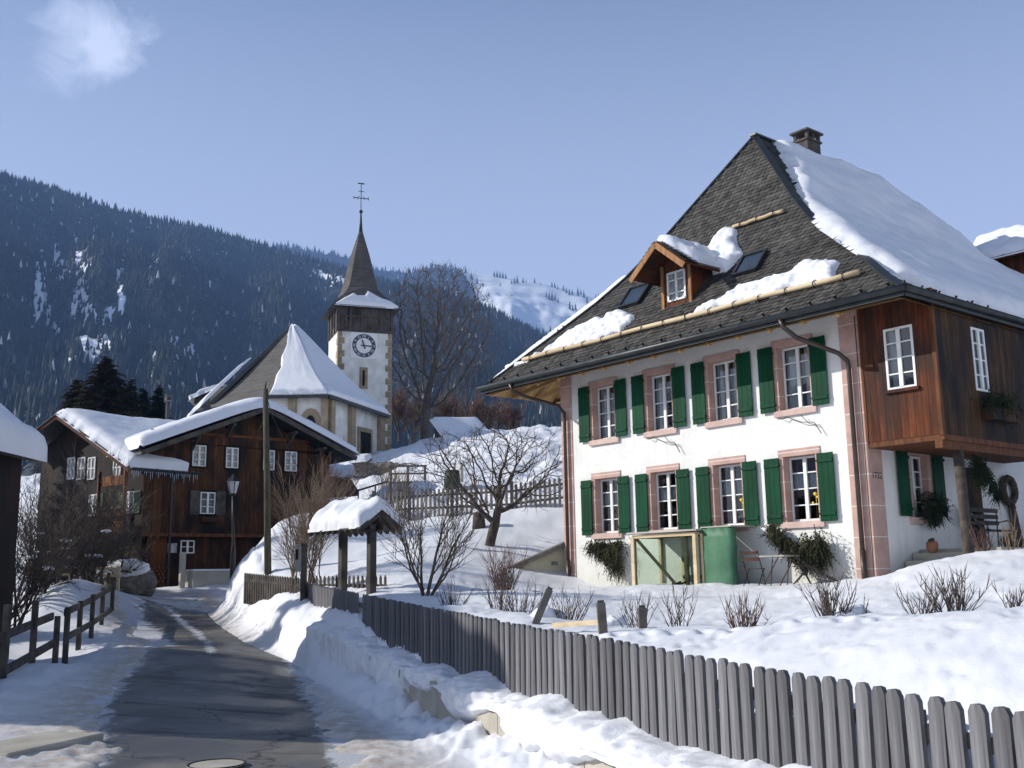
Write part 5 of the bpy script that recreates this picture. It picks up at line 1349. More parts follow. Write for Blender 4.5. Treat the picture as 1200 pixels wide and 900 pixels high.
for (a, b) in ((2.02, 2.46), (3.18, 3.62)):
    m = MB(); m.box(.004, .05, a, b, 3.15, 4.2); m.build('shutter', M_fencedark, chal)
m = MB(); m.box(.0, .22, 2.5, 3.15, 2.85, 3.08); m.build('flower_box', M_boards_x, chal)
# low doorway zone: window, notice, woodpile, door
fo, T = casement(chal, 2.15, 1.52, 2.08, .62, -.38, 2, 'window', axis='y', sgn=-1)
m = MB(); m.box(-.39, -.385, 1.28, 1.68, 1.55, 1.95); m.build('notice_board', M_pane, chal)
m = MB(); m.box(-.39, -.33, .55, 1.2, 1.0, 2.2); m.build('barn_door', M_chal_or, chal)
r = random.Random(8)
for i in range(7):
    for j in range(5):
        m = MB(); y = .45 + j * .17 + (i % 2) * .08; z = .08 + i * .14; m.tube([(-.38, y, z), (.02, y + .01, z)], .075 + r.uniform(-.01, .01), 6); m.build('firewood_log', M_beam, chal) if i * 5 + j < 35 else None
# eave brackets
for y in (2.0, 3.6, 5.1, 6.6, 8.1):
    zz = zw(y); m = MB(); m.beam((.0, y, zz - .55), (.75, y + .0, zz - .02), .09, .12); m.beam((0, y, zz - .05), (.85, y, zz - .05), .11, .12); m.build('eave_bracket', M_fencedark, chal)
# right block roof: ridge runs back along -x
ov = 1.05
def rroof(sg, y1):
    z1 = RZ - abs(y1 - RY) * .42
    return [V((ov, RY, RZ)), V((-8.5, RY, RZ)), V((-8.5, y1, z1)), V((ov, y1, z1))]
m = MB(); m.prism(rroof(1, YE + .9), (0, 0, -.12)); m.prism(rroof(-1, -.55), (0, 0, -.12)); m.build('roof', M_gutter, chal, split=True)
m = MB()
for y1 in (YE + .9, -.55): m.beam((ov + .01, RY, RZ - .08), (ov + .01, y1, RZ - abs(y1 - RY) * .42 - .08), .05, .20)
m.build('bargeboard', M_fencedark, chal, split=True)
def rs1(a, b):
    y = RY + b; z = RZ - math.sqrt(b * b + .25) * .42 + .2; return V((a, y, z)), V((0, b * .16, 1)).normalized()
snow_patch('roof_snow', rs1, [(ov, -5.5), (ov, YE + .95 - RY), (-8.4, YE + .95 - RY), (-8.4, -5.5)], .14, .48, .55, chal, amp=.06, lump=.18, lscale=.6, seed=71, mat=M_snow)
# left block: gable facing the road obliquely
GD = V((-.788, .616, 0)); GDl = V((GD.dot(EX), GD.dot(EY), 0)); GN = V((.616, .788, 0)); GNl = V((GN.dot(EX), GN.dot(EY), 0))
def GL(s, d, z): return GDl * s + GNl * d + V((0, 0, z))
def g_sz(px, py):
    nn = V((GD.y, -GD.x, 0)); q = hit(px, py, CP, nn) - CP; return q.dot(GD), q.z
E0, PK, E1 = (-.45, 5.0), (5.55, 7.85), (9.1, 6.75)
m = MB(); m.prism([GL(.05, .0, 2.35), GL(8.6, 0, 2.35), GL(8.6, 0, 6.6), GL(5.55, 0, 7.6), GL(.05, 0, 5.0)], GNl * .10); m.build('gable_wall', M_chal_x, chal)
m = MB(); m.prism([GL(.8, .5, -.5), GL(8.6, .5, -.5), GL(8.6, .5, 2.35), GL(.8, .5, 2.35)], GNl * .1); m.build('ground_floor_wall', M_chal_x, chal)
m = MB(); m.prism([GL(8.5, 0, -.5), GL(8.6, 0, -.5), GL(8.6, 0, 6.6), GL(8.5, 0, 6.6)], GNl * 8); m.build('side_wall', M_chal_x, chal)
m = MB(); f_o = -1.0
def gpr(a, b, th=.12): return [GL(a[0], f_o, a[1]), GL(b[0], f_o, b[1]), GL(b[0], 8, b[1]), GL(a[0], 8, a[1])]
m.prism(gpr(E0, PK), (0, 0, -.12)); m.prism(gpr(PK, E1), (0, 0, -.12)); m.build('roof', M_gutter, chal, split=True)
m = MB(); m.beam(GL(E0[0], f_o - .01, E0[1] - .10), GL(PK[0], f_o - .01, PK[1] - .10), .05, .22); m.beam(GL(PK[0], f_o - .01, PK[1] - .1), GL(E1[0], f_o - .01, E1[1] - .1), .05, .22); m.build('bargeboard', M_boards_x, chal, split=True)
def gs1(a, b):                 # a along slope from eave to peak 0..1, b depth
    s = E0[0] + (PK[0] - E0[0]) * a; z = E0[1] + (PK[1] - E0[1]) * a; N_ = (GDl * -.42 + V((0, 0, .9))).normalized(); return GL(s, b, z - .0), N_
snow_patch('roof_snow', lambda a, b: gs1(a / 6.6, b), [(.05, -.98), (6.65, -.98), (6.65, 8), (.05, 8)], .13, .42, .5, chal, amp=.05, lump=.15, lscale=.5, seed=72, mat=M_snow)
snow_patch('roof_snow', lambda a, b: (GL(PK[0] + a, b, PK[1] - a * .31), V((0, 0, 1))), [(-.1, -.98), (3.6, -.98), (3.6, 8), (-.1, 8)], .15, .3, .4, chal, seed=73, mat=M_snow)
# gutter with icicles at the near eave, drain pipe down the corner
a0, a1 = GL(E0[0] - .05, -.9, 4.93), GL(E0[0] - .05, 3.4, 4.93)
m = MB(); m.tube([a0, a1], .07, 7); m.build('gutter', M_gutter, chal)
r = random.Random(21)
for k in range(46):
    p = a0.lerp(a1, k / 45) + V((0, 0, -.05)); L = r.uniform(.08, .50) * (1.9 if k < 3 else 1) * (.4 + .6 * r.random()); m = MB(); m.tube([p, p + V((0, 0, -L * .5)), p + V((0, 0, -L))], [.018, .012, .002], 5); m.build('icicle', M_ice, chal)
dq = cw(204, 560, .3); m = MB(); m.tube([V((.35, dq.y, 4.9)), V((.12, dq.y, 4.7)), V((.12, dq.y, 0))], .05, 7); m.build('downpipe', M_gutter, chal)
# gable windows and balcony
def gwin(px, py, w, h, curtain=M_pane, shut=None):
    s, z = g_sz(px, py); f = MB(); t = .05
    for a, b, c, d in ((-w / 2, -w / 2 + t, -h / 2, h / 2), (w / 2 - t, w / 2, -h / 2, h / 2), (-w / 2, w / 2, -h / 2, -h / 2 + t), (-w / 2, w / 2, h / 2 - t, h / 2), (-.025, .025, -h / 2, h / 2), (-w / 2, w / 2, -.02, .02)):
        f.prism([GL(s + a, -.05, z + c), GL(s + b, -.05, z + c), GL(s + b, -.05, z + d), GL(s + a, -.05, z + d)], GNl * .045)
    fo = f.build('gable_window', M_winwhite, chal); p = MB(); p.prism([GL(s - w / 2, -.008, z - h / 2), GL(s + w / 2, -.008, z - h / 2), GL(s + w / 2, -.008, z + h / 2), GL(s - w / 2, -.008, z + h / 2)], GNl * .004); p.build('pane', curtain, fo)
    if shut:
        for sg in shut:
            q = MB(); q.prism([GL(s + sg * (w / 2 + .03), -.06, z - h / 2), GL(s + sg * (w / 2 + .45), -.06, z - h / 2), GL(s + sg * (w / 2 + .45), -.06, z + h / 2), GL(s + sg * (w / 2 + .03), -.06, z + h / 2)], GNl * .04); q.build('shutter', noisy('faded green shutter', (.05, .09, .055), (.09, .14, .09), 3, .8, .1), chal)
for px in (84, 96, 108): gwin(px, 549, .62, 1.0, M_pane)
gwin(138, 548, .6, .9, M_pane); gwin(152, 589, .75, .95, M_pane, (-1, 1)); gwin(110, 592, .7, .95, M_pane, (-1,))
s0, zb0 = g_sz(174, 628); s1, _ = g_sz(134, 628); _, zt0 = g_sz(160, 602)
m = MB(); m.prism([GL(.0, -.85, 2.35), GL(s1, -.85, 2.35), GL(s1, -.85, 3.35), GL(.0, -.85, 3.35)], GNl * .05); bal = m.build('balcony_rail', M_chal_or, chal)
m = MB(); m.prism([GL(-.02, -.95, 3.35), GL(s1 + .1, -.95, 3.35), GL(s1 + .1, -.95, 3.43), GL(-.02, -.95, 3.43)], GNl * .2); m.build('handrail', M_fencemid, bal)
m = MB(); m.prism([GL(0, -.9, 2.22), GL(s1, -.9, 2.22), GL(s1, -.9, 2.34), GL(0, -.9, 2.34)], GNl * .9); m.build('balcony_floor', M_chal_x, chal)
for s in (.05, s1): m = MB(); m.beam(GL(s, -.83, 2.3), GL(s, -.83, 5.0), .12, .12); m.build('balcony_post', M_chal_or, chal)
m = MB(); m.prism([GL(.0, -.8, 4.35), GL(s1, -.8, 4.35), GL(s1, -.8, 4.75), GL(0, -.8, 4.75)], GNl * .05); m.build('balcony_board', M_chal_or, chal)
# wall end / side boarding between corner and the right gable (grey planks over the corner)
m = MB(); m.tube([GL(3, 4, 7.2), GL(3, 4, 8.2)], .07, 6); 
pf = at(197, 466, 52); st_ = thing('stove_pipe', 'thin metal stove pipe rising behind the chalet roof', 'stove pipe', pf + V((0, 0, -2.5)))
m.v = []; m.f = []; m.tube([(0, 0, 0), (0, 0, 2.3)], .10, 8); m.build('pipe', M_gutter, st_); m = MB(); m.tube([(0, 0, 2.35), (0, 0, 2.55)], [.18, .16], 8); m.tube([(0, 0, 2.6), (0, 0, 2.66)], .19, 8); m.build('cowl', M_gutter, st_)
# bits in the yard by the road
yd = at(235, 690, 42.5)
t_ = thing('stone_trough', 'grey stone water trough dusted with snow at the foot of the chalet', 'trough', CP + EX * 1.2 + EY * 1.4, HROT)
m = MB(); m.box(0, .9, 0, 1.9, 0, .75); m.build('basin', M_conc, t_, bevel=.05); m = MB(); m.box(.05, .85, .05, 1.85, .74, .82); m.build('snow_cover', M_snow, t_, bevel=.03)
m = MB(); m.box(.3, .5, -.35, -.15, 0, 1.5); m.build('spout_post', M_conc, t_)
c_ = thing('bicycle', 'dark bicycle leaning by the stone trough under the chalet', 'bicycle', CP + EX * 1.9 + EY * 4.3, HROT)
c_.name = 'bicycle'
for y in (0, 1.05):
    m = MB(); m.tube([(0, y + .33 * math.cos(a), .35 + .33 * math.sin(a)) for a in [2 * math.pi * k / 16 for k in range(17)]], .02, 5, cap=False); m.build('wheel', M_iron, c_)
m = MB(); m.tube([(0, 0, .35), (0, .35, .8), (0, .9, .85), (0, 1.05, .35)], .018, 5); m.tube([(0, .35, .8), (0, .5, .35), (0, .9, .85)], .018, 5); m.tube([(0, .5, .35), (0, 0, .35)], .014, 5); m.build('frame', M_iron, c_)
m = MB(); m.tube([(-.25, .92, 1.0), (0, .9, .98), (.25, .92, 1.0)], .014, 5); m.tube([(0, .9, .85), (0, .9, .98)], .015, 5); m.build('handlebar', M_iron, c_)
m = MB(); m.ico((0, .33, .9), .1, 2, .7, 1.3, .4); m.build('saddle', M_iron, c_)

# ------------------------------------------------------------------ neighbour house on the left edge, mostly out of frame
LP = V((-12.72, 16.5, .1)); lh = thing('timber_house', 'dark house at the left picture edge with thick snow hanging over its eave', 'house', LP)
LXR, LXL, LY0, LY1 = 1.1, -13.5, 0, 8.2; LE, LR = 5.15, 10.1; LM = (LXR + LXL) / 2
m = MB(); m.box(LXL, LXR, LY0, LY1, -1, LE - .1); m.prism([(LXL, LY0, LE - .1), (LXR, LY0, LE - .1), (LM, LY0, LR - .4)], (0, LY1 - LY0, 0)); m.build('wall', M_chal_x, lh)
m = MB(); xo, zo = LXR + .30, LE - .5
m.prism([(LM, LY0 - .8, LR), (xo, LY0 - .8, zo), (xo, LY1 + .3, zo), (LM, LY1 + .3, LR)], (0, 0, -.15)); m.prism([(LM, LY0 - .8, LR), (LXL - .9, LY0 - .8, zo), (LXL - .9, LY1 + .3, zo), (LM, LY1 + .3, LR)], (0, 0, -.15)); m.build('roof', M_gutter, lh, split=True)
SLn = math.hypot(xo - LM, LR - zo)
snow_patch('roof_snow', lambda a, b: (V((LM, 0, LR)).lerp(V((xo, 0, zo)), a / SLn) + V((0, b, 0)), V((.5, 0, .86))), [(0, LY0 - .8), (SLn + .12, LY0 - .8), (SLn + .12, LY1 + .35), (0, LY1 + .35)], .14, .62, .6, lh, amp=.10, lump=.25, lscale=.7, seed=81, mat=M_snow)

# ------------------------------------------------------------------ sheds between chalet and church
sp = at(400, 570, 52); sh = thing('shed', 'low shed with snow on its flat roof and grey boards below the church', 'shed', sp)
def sl2(px, py, D): return at(px, py, D) - sp
m = MB(); P = [sl2(375, 560, 51), sl2(418, 556, 51), sl2(400, 538, 56), sl2(365, 540, 56)]; m.prism(P, (0, 0, -.12)); m.build('roof', M_gutter, sh)
Pq = [V(p) for p in P]
snow_patch('roof_snow', lambda a, b: (Pq[0].lerp(Pq[1], a).lerp(Pq[3].lerp(Pq[2], a), b), V((0, 0, 1))), [(-.04, 0), (1.02, 0), (1.02, 1.05), (-.04, 1.05)], .05, .42, .2, sh, amp=.05, lump=.6, lscale=3, seed=91, mat=M_snow)
m = MB(); P = [sl2(378, 562, 51.2), sl2(410, 560, 51.2), sl2(420, 575, 50), sl2(420, 581, 50), sl2(378, 584, 50)]; m.prism(P, (0, .1, 0)); m.build('side_boarding', wood('shed boards', (.06, .05, .045), (.12, .10, .085), 'z', .12, 'x'), sh)
rm = thing('stone_wall', 'rough churchyard stone wall with a snow-topped slab below the church door', 'wall', at(445, 560, 62)); RM = V(rm.location)
m = MB(); rr_ = random.Random(5)
for k in range(42):
    for j in range(3):
        q = at(402 + k * 1.9, 556 - j * 5 + 0.02 * k, 61.5 - k * .02) - RM; m.ico(q, .26 + rr_.uniform(-.05, .08), 1, 1.3, 1, .8, .5, k + j)
m.build('stones', M_rubble, rm)
P = [at(400, 543, 61) - RM, at(430, 540, 61) - RM, at(436, 535, 65) - RM, at(405, 537, 65) - RM]; m = MB(); m.prism(P, (0, 0, -.25)); m.build('slab', M_rubble, rm)
snow_patch('snow_cover', lambda a, b: (P[0].lerp(P[1], a).lerp(P[3].lerp(P[2], a), b), V((0, 0, 1))), [(0, 0), (1, 0), (1, 1), (0, 1)], .06, .25, .15, rm, seed=92, mat=M_snow)
# hut with snowy roof behind the big tree
hp = at(540, 525, 72); hut = thing('hut', 'small hut with a broad snow-covered roof behind the fruit tree', 'hut', hp)
a = [at(507, 492, 72) - hp, at(560, 492, 76) - hp, at(580, 515, 73) - hp, at(528, 520, 69) - hp]
m = MB(); m.prism(a, (0, 0, -.15)); m.build('roof', M_gutter, hut)
m = MB(); m.prism([at(509, 494, 72.2) - hp, at(526, 519, 69.6) - hp, at(526, 533, 69.6) - hp, at(509, 533, 72.2) - hp], (.3, .6, 0)); m.prism([at(529, 521, 69.6) - hp, at(576, 517, 73) - hp, at(576, 530, 73) - hp, at(529, 533, 69.6) - hp], (0, .3, 0)); m.build('wall', M_fencedark, hut, split=True)
snow_patch('roof_snow', lambda u, t: (a[0].lerp(a[1], u).lerp(a[3].lerp(a[2], u), t), V((0, -.2, 1))), [(-.02, -.02), (1, -.02), (1, 1), (-.02, 1)], .05, .35, .15, hut, lump=.1, seed=93, mat=M_snow)

# unseen spruces added beyond the left frame edge, further down, shade the chalet yard
# ------------------------------------------------------------------ bare trees and bushes
def grow(big, tw, p, d, L, r, lev, cfg, rnd):
    n = 5 if lev < 2 else 3; pts = [p]; rad = [r]; q = V(p); dd = V(d)
    wob = cfg.get('wob', .22)
    for i in range(n):
        dd = (dd + V((rnd.gauss(0, wob), rnd.gauss(0, wob), rnd.gauss(0, wob * .6) + cfg.get('up', .08)))).normalized()
        q = q + dd * (L / n); pts.append(q); rad.append(r * (1 - (i + 1) / n * (1 - cfg.get('tap', .45))))
    mb = big if lev < cfg['tw_from'] else tw
    mb.tube(pts, rad, 7 if lev == 0 else (5 if lev < cfg['tw_from'] else 3), cap=False)
    if lev >= cfg['levels']: return
    k = cfg['kids'][min(lev, len(cfg['kids']) - 1)]; st = cfg['start'][min(lev, len(cfg['start']) - 1)]
    for j in range(k):
        t = st + (1 - st) * (j + rnd.random()) / k; t = min(.999, t); i = int(t * n); f = t * n - i
        b = pts[i].lerp(pts[i + 1], f); base = (pts[i + 1] - pts[i]).normalized()
        a = rnd.uniform(0, 2 * math.pi); o = base.orthogonal().normalized(); o2 = base.cross(o); side = o * math.cos(a) + o2 * math.sin(a)
        ang = R_(rnd.uniform(*cfg['ang'])); nd = (base * math.cos(ang) + side * math.sin(ang)).normalized()
        grow(big, tw, b, nd, L * rnd.uniform(*cfg['len']) * (1.15 - .45 * t), max(cfg['rmin'], (rad[i] * (1 - f) + rad[i + 1] * f) * rnd.uniform(*cfg.get('rk', (.5, .72)))), lev + 1, cfg, rnd)
    # leader continues
    grow(big, tw, pts[-1], dd, L * cfg.get('lead', .7), max(cfg['rmin'], rad[-1] * .9), lev + 1, cfg, rnd)
def bare_tree(name, label, cat, base, stems, cfg, seed, mat=None, tmat=None, group=None, snow=0):
    rnd = random.Random(seed); root = thing(name, label, cat, base, 0, group); big, tw = MB(), MB()
    for (off, d, L, r) in stems: grow(big, tw, V(off), V(d).normalized(), L, r, 0, cfg, rnd)
    big.build('trunk', mat or M_bark, root, smooth=True, fix=False); tw.build('crown', tmat or M_twig, root, smooth=False, fix=False)
    if snow:
        s = MB(); rr = random.Random(seed + 1); k = 0
        while k < snow:
            v = V(big.v[rr.randrange(len(big.v))])
            if v.z > 1.2: s.ico(v + V((0, 0, .05)), .12 * rr.uniform(.6, 1.4), 1, 2.0, 1.2, .5, .4, k); k += 1
        s.build('snow_on_branches', M_snow, root, split=True)
    return root
def G(px, py, D, sink=.1):
    p = at(px, py, D); p.z = gz(p.x, p.y) - sink; return p
def colony_tree(name, label, base, trunk, cen, rad, natt, step, reach, kill, rtip, expo, seed, mat, tmat, ntw, ltw):
    """branches grow towards points spread through the crown; limbs thicken by the number of tips they carry"""
    rs_ = np.random.RandomState(seed); A = rs_.normal(size=(natt, 3)); A /= np.linalg.norm(A, axis=1)[:, None]; A *= (rs_.rand(natt)[:, None] ** (1 / 2.4)); A = A * np.array(rad) + np.array(cen)
    A = A[A[:, 2] > trunk[-1][2] * .75]
    pos = []; par = []
    for a, b in zip(trunk[:-1], trunk[1:]):
        a = np.array(a, float); b = np.array(b, float); n = max(1, int(np.linalg.norm(b - a) / step))
        for q in range(n): pos.append(a + (b - a) * q / n); par.append(len(pos) - 2)
    pos.append(np.array(trunk[-1], float)); par.append(len(pos) - 2)
    nf = len(pos); alive = np.ones(len(A), bool); P = np.array(pos)
    near = np.full(len(A), 1e9); ni = np.zeros(len(A), int)
    new0 = 0
    for it in range(160):
        Q = P[new0:]
        d = np.linalg.norm(A[:, None, :] - Q[None, :, :], axis=2); m = d.argmin(1); dm = d[np.arange(len(A)), m]; up = dm < near; near[up] = dm[up]; ni[up] = m[up] + new0
        alive &= near > kill
        if not alive.any(): break
        act = alive & ((near < reach) | (it < 25)); new0 = len(P)
        if not act.any(): break
        add = []; ap = []
        for q in np.unique(ni[act]):
            v = A[act & (ni == q)] - P[q]; v = (v / np.linalg.norm(v, axis=1)[:, None]).sum(0); v = v / (np.linalg.norm(v) + 1e-6)
            if par[q] >= 0: w = P[q] - P[par[q]]; v = v + .45 * w / (np.linalg.norm(w) + 1e-6)
            v = v + rs_.normal(size=3) * .22 + np.array([0, 0, .06]); v /= np.linalg.norm(v); add.append(P[q] + v * step); ap.append(q)
        P = np.vstack([P, np.array(add)]); par.extend(ap)
        if len(P) > 7000: break
    N = len(P); kids = [[] for _ in range(N)]
    for i in range(1, N):
        if par[i] >= 0: kids[par[i]].append(i)
    load = np.zeros(N)
    for i in range(N - 1, -1, -1): load[i] = max(1.0, sum(load[k] for k in kids[i]))
    R = rtip * load ** (1 / expo)
    root = thing(name, label, 'tree', base); big, tw = MB(), MB(); rnd = random.Random(seed); st = [(0, None)]
    while st:
        i, p0 = st.pop(); pts = [V(P[i])]; rr = [float(R[i])]
        if p0 is not None: pts.insert(0, V(P[p0])); rr.insert(0, float(R[i]))
        j = i
        while kids[j]:
            ks = sorted(kids[j], key=lambda k: -load[k])
            for k in ks[1:]: st.append((k, j))
            j = ks[0]; pts.append(V(P[j])); rr.append(float(R[j]))
        thick = rr[0] > rtip * 3.2
        (big if thick else tw).tube(pts, rr, 7 if rr[0] > rtip * 8 else (5 if thick else 3), cap=False)
    for i in range(nf, N):
        if load[i] < 5:
            w = V(P[i] - P[par[i]]).normalized()
            for q in range(ntw if not kids[i] else 1):
                d = (w + V((rnd.gauss(0, .5), rnd.gauss(0, .5), rnd.gauss(.12, .35)))).normalized(); a = V(P[i]); b_ = a + d * ltw * rnd.uniform(.4, .8); c = b_ + (d + V((rnd.gauss(0, .3), rnd.gauss(0, .3), .15))).normalized() * ltw * rnd.uniform(.3, .6)
                tw.tube([a, b_, c], [rtip * .8, rtip * .6, rtip * .3], 3, cap=False)
    big.build('trunk', mat, root, smooth=True, fix=False); tw.build('crown', tmat, root, fix=False)
    print(name, N, 'nodes'); return root
CT = dict(levels=5, tw_from=3, kids=[3, 4, 4, 4, 3], start=[.35, .25, .2, .15], ang=(22, 48), len=(.55, .78), rmin=.016, up=.10, wob=.13, lead=.72)
b = at(497, 516, 85)
colony_tree('linden_tree', 'tall bare linden with a wide crown right of the church tower', b,
    [(0, 0, -.6), (.05, 0, .8), (.1, 0, 2.0)], (1.15, 0, 8.7), (5.0, 4.3, 6.2), 3600, .34, 2.6, .60, .020, 2.0, 91, noisy('grey linden bark', (.06, .052, .047), (.12, .105, .092), 5, .95, .5, 20, .03), noisy('greyish linden twigs', (.075, .062, .056), (.14, .115, .10), 3, .95, 0), 4, .85)
# brownish trees behind the church
for i, (px, py, D, h, r_, m) in enumerate([(468, 505, 98, 3.6, .16, M_twigr), (482, 508, 102, 3.6, .16, M_twigb), (520, 508, 99, 3.4, .15, M_twigr), (540, 512, 104, 3.6, .15, M_twigb), (560, 514, 97, 3.4, .13, M_twigr), (578, 515, 100, 3.6, .13, M_twigb), (600, 515, 98, 3.0, .12, M_twigr)]):
    bare_tree('bare_tree', ['reddish bare tree close beside the church tower wall', 'tan bare tree just left of the big linden trunk', 'reddish bare tree just right of the big linden trunk', 'tan bare tree behind the left end of the snowy hut roof', 'reddish bare tree behind the right half of the snowy hut roof', 'tan bare tree right of the snowy hut roof on the crest', 'low reddish bare tree on the crest farthest right of the hut'][i], 'tree', at(px, py, D),
        [((0, 0, -1), (.05, 0, 1), h * .6, r_), ((.2, 0, 0), (.4, 0, 1), h * .5, r_ * .7), ((-.2, 0, 0), (-.4, 0, 1), h * .5, r_ * .7)], dict(CT, levels=4, rmin=.022, kids=[5, 5, 4, 3]), 30 + i, M_bark, m)
# fruit tree
CF = dict(levels=4, tw_from=2, kids=[2, 3, 4, 4, 3], start=[.5, .3, .2, .1], ang=(28, 58), len=(.50, .75), rmin=.007, up=.02, wob=.15, lead=.66)
b = G(572, 637, 33)
colony_tree('fruit_tree', 'gnarled bare fruit tree with a leaning dark trunk in the snowy garden beside the house', b,
    [(0, 0, -.1), (.12, 0, .4), (.27, 0, .95)], (.15, 0, 2.45), (2.7, 2.1, 1.55), 1000, .15, 1.1, .26, .0095, 1.92, 17, M_bark, M_bark, 3, .34)
# multi-stem small tree by the fence
CS = dict(levels=3, tw_from=1, kids=[5, 4, 3], start=[.25, .2, .2], ang=(18, 42), len=(.45, .7), rmin=.0045, up=.06, wob=.10, lead=.6)
b = G(497, 700, 22)
bare_tree('young_tree', 'slender multi-stemmed bare young tree behind the picket fence right of the gate shelter', 'tree', b,
    [((0, 0, 0), (-.25, 0, 1), 1.5, .035), ((.05, 0, 0), (.1, .1, 1), 1.6, .04), ((.1, 0, 0), (.5, 0, 1), 1.5, .036), ((0, 0, .2), (-.7, .1, .8), 1.3, .028), ((.15, 0, .1), (.9, -.1, .8), 1.2, .025), ((0, 0, 0), (-.05, -.3, 1), 1.3, .03)], dict(CS, rmin=.006), 8, M_bark, M_bark)
# tan bush beside the letter box
CB = dict(levels=3, tw_from=1, kids=[6, 5, 4], start=[.15, .15, .15], ang=(12, 36), len=(.45, .72), rmin=.007, up=.05, wob=.12, lead=.6)
rnd = random.Random(17)
b = G(358, 690, 28.5, .3)
bare_tree('hazel_bush', 'tall tan bare hazel bush between the wooden pole and the gate shelter', 'bush', b,
    [((rnd.uniform(-.5, .5), rnd.uniform(-.3, .3), 0), (rnd.uniform(-.22, .26), rnd.uniform(-.2, .2), 1), rnd.uniform(1.5, 2.2), rnd.uniform(.015, .03)) for _ in range(10)], dict(CB, rmin=.005), 9, M_twigb, M_twigb)
b = G(368, 640, 36, .3)
bare_tree('hazel_bush', 'reddish tan bush against the right corner of the dark chalet', 'bush', b,
    [((rnd.uniform(-.8, .8), rnd.uniform(-.3, .3), 0), (rnd.uniform(-.25, .25), rnd.uniform(-.3, .3), 1), rnd.uniform(1.0, 1.6), rnd.uniform(.015, .025)) for _ in range(8)], dict(CB, rmin=.006), 19, M_twigr, M_twigr)
# dark bushes and small trees on the left in front of the chalet
CL = dict(CB, kids=[6, 5, 4], rmin=.009, ang=(15, 45), up=.03)
for i, (px, py, D, n, h, sp, lab) in enumerate([(35, 690, 33.5, 8, 2.3, .6, 'dark tangled bush nearest the left picture edge under the snowy eave'), (78, 684, 38, 12, 2.5, .9, 'dark tangled bush in front of the chalet gable windows'), (112, 684, 40, 11, 2.2, .9, 'dark tangled bush in front of the chalet balcony'), (6, 720, 28, 6, 2.4, .4, 'dark bare tree touching the snowy roof at the far left')]):
    rnd = random.Random(50 + i); b = G(px, py, D, .3)
    bare_tree('dark_bush', lab, 'bush', b, [((rnd.uniform(-sp, sp), rnd.uniform(-sp, sp), 0), (rnd.uniform(-.5, .5), rnd.uniform(-.4, .4), 1), h * rnd.uniform(.7, 1.1), rnd.uniform(.03, .055)) for _ in range(n)], CL, 70 + i, M_bark, M_bark, snow=6)
# small twig shrubs in the garden
def shrub(label, px, py, D, n, h, spread, seed, mat=None, name='twig_shrub', group=None):
    rnd = random.Random(seed); b = G(px, py, D, .08)
    root = thing(name, label, 'shrub', b, 0, group); m = MB()
    for k in range(n):
        a = rnd.uniform(0, 6.283); sp = rnd.uniform(.1, 1) * spread; o = V((math.cos(a) * sp * .35, math.sin(a) * sp * .25, 0)); d = V((math.cos(a) * sp * .9, math.sin(a) * sp * .7, h)).normalized(); L = h * rnd.uniform(.55, 1.1)
        pts = [o]; q = V(o)
        for i in range(4): d = (d + V((rnd.gauss(0, .12), rnd.gauss(0, .12), .04))).normalized(); q = q + d * L / 4; pts.append(q)
        m.tube(pts, [.008, .007, .006, .004, .002], 3, cap=False)
        for j in range(3):
            i = rnd.randrange(1, 4); s = pts[i]; d2 = (d + V((rnd.gauss(0, .6), rnd.gauss(0, .6), .2))).normalized(); m.tube([s, s + d2 * L * .18, s + d2 * L * .3 + V((0, 0, .03))], [.005, .004, .0015], 3, cap=False)
    m.build('twigs', mat or M_twig, root, fix=False); return root
SH = [('small twiggy shrub poking from snow behind the two leaning garden posts', 665, 725, 17, 26, .62, .55, None), ('thin twiggy shrub around the short upright garden post', 748, 735, 16, 18, .62, .45, None), ('spindly shrub beside a small hump of snow left of the thick shrub', 795, 732, 15.5, 16, .70, .35, None),
      ('thick reddish twig shrub in the snow below the folding chair', 872, 740, 13.6, 34, .52, .42, M_twigr), ('dense twig shrub in the snow below the right downpipe', 972, 726, 13.2, 40, .62, .5, None), ('low shrub at the right foot of the snow hump near the corner', 1008, 722, 13.2, 12, .32, .3, None),
      ('small bushy shrub in the snow below the porch steps', 1082, 728, 12.4, 20, .45, .35, None), ('taller twig shrub in the snow below the porch post', 1120, 726, 12.3, 36, .62, .45, None), ('twig shrub cut by the right picture edge', 1190, 722, 12.6, 14, .5, .3, None),
      ('low tangled twigs just behind the fence below the stone cellar wall', 610, 722, 18.5, 26, .7, .8, M_twig), ('sparse twigs beside the leaning post by the fence', 585, 712, 19, 18, .75, .5, None), ('reddish brown bush beside the sloping cellar wall', 592, 705, 26, 70, 1.15, .6, M_twigr),
      ('thin twigs between the young tree and the reddish bush', 530, 708, 20, 16, .6, .5, None), ('tan bush against the choir wall of the church', 397, 535, 62, 60, 2.7, 1.2, M_twigb), ('scrubby bush on the bank below the church door', 452, 560, 55, 40, 1.3, 1.0, M_twigb), ('scrubby bush beside the green bin on the slope', 470, 585, 44, 60, 1.9, 1.1, M_twigb),
      ('thin dark saplings left of the fruit tree on the slope', 455, 600, 41, 30, 2.4, .9, None), ('dry reddish stalks at the foot of the porch post', 1152, 648, 21, 24, .6, .25, M_twigr), ('dry brown stems right of the porch post', 1185, 655, 20, 14, .9, .6, M_twigb)]
for i, (lab, px, py, D, n, h, sp, mt) in enumerate(SH): shrub(lab, px, py, D, n, h, sp, 200 + i, mt)
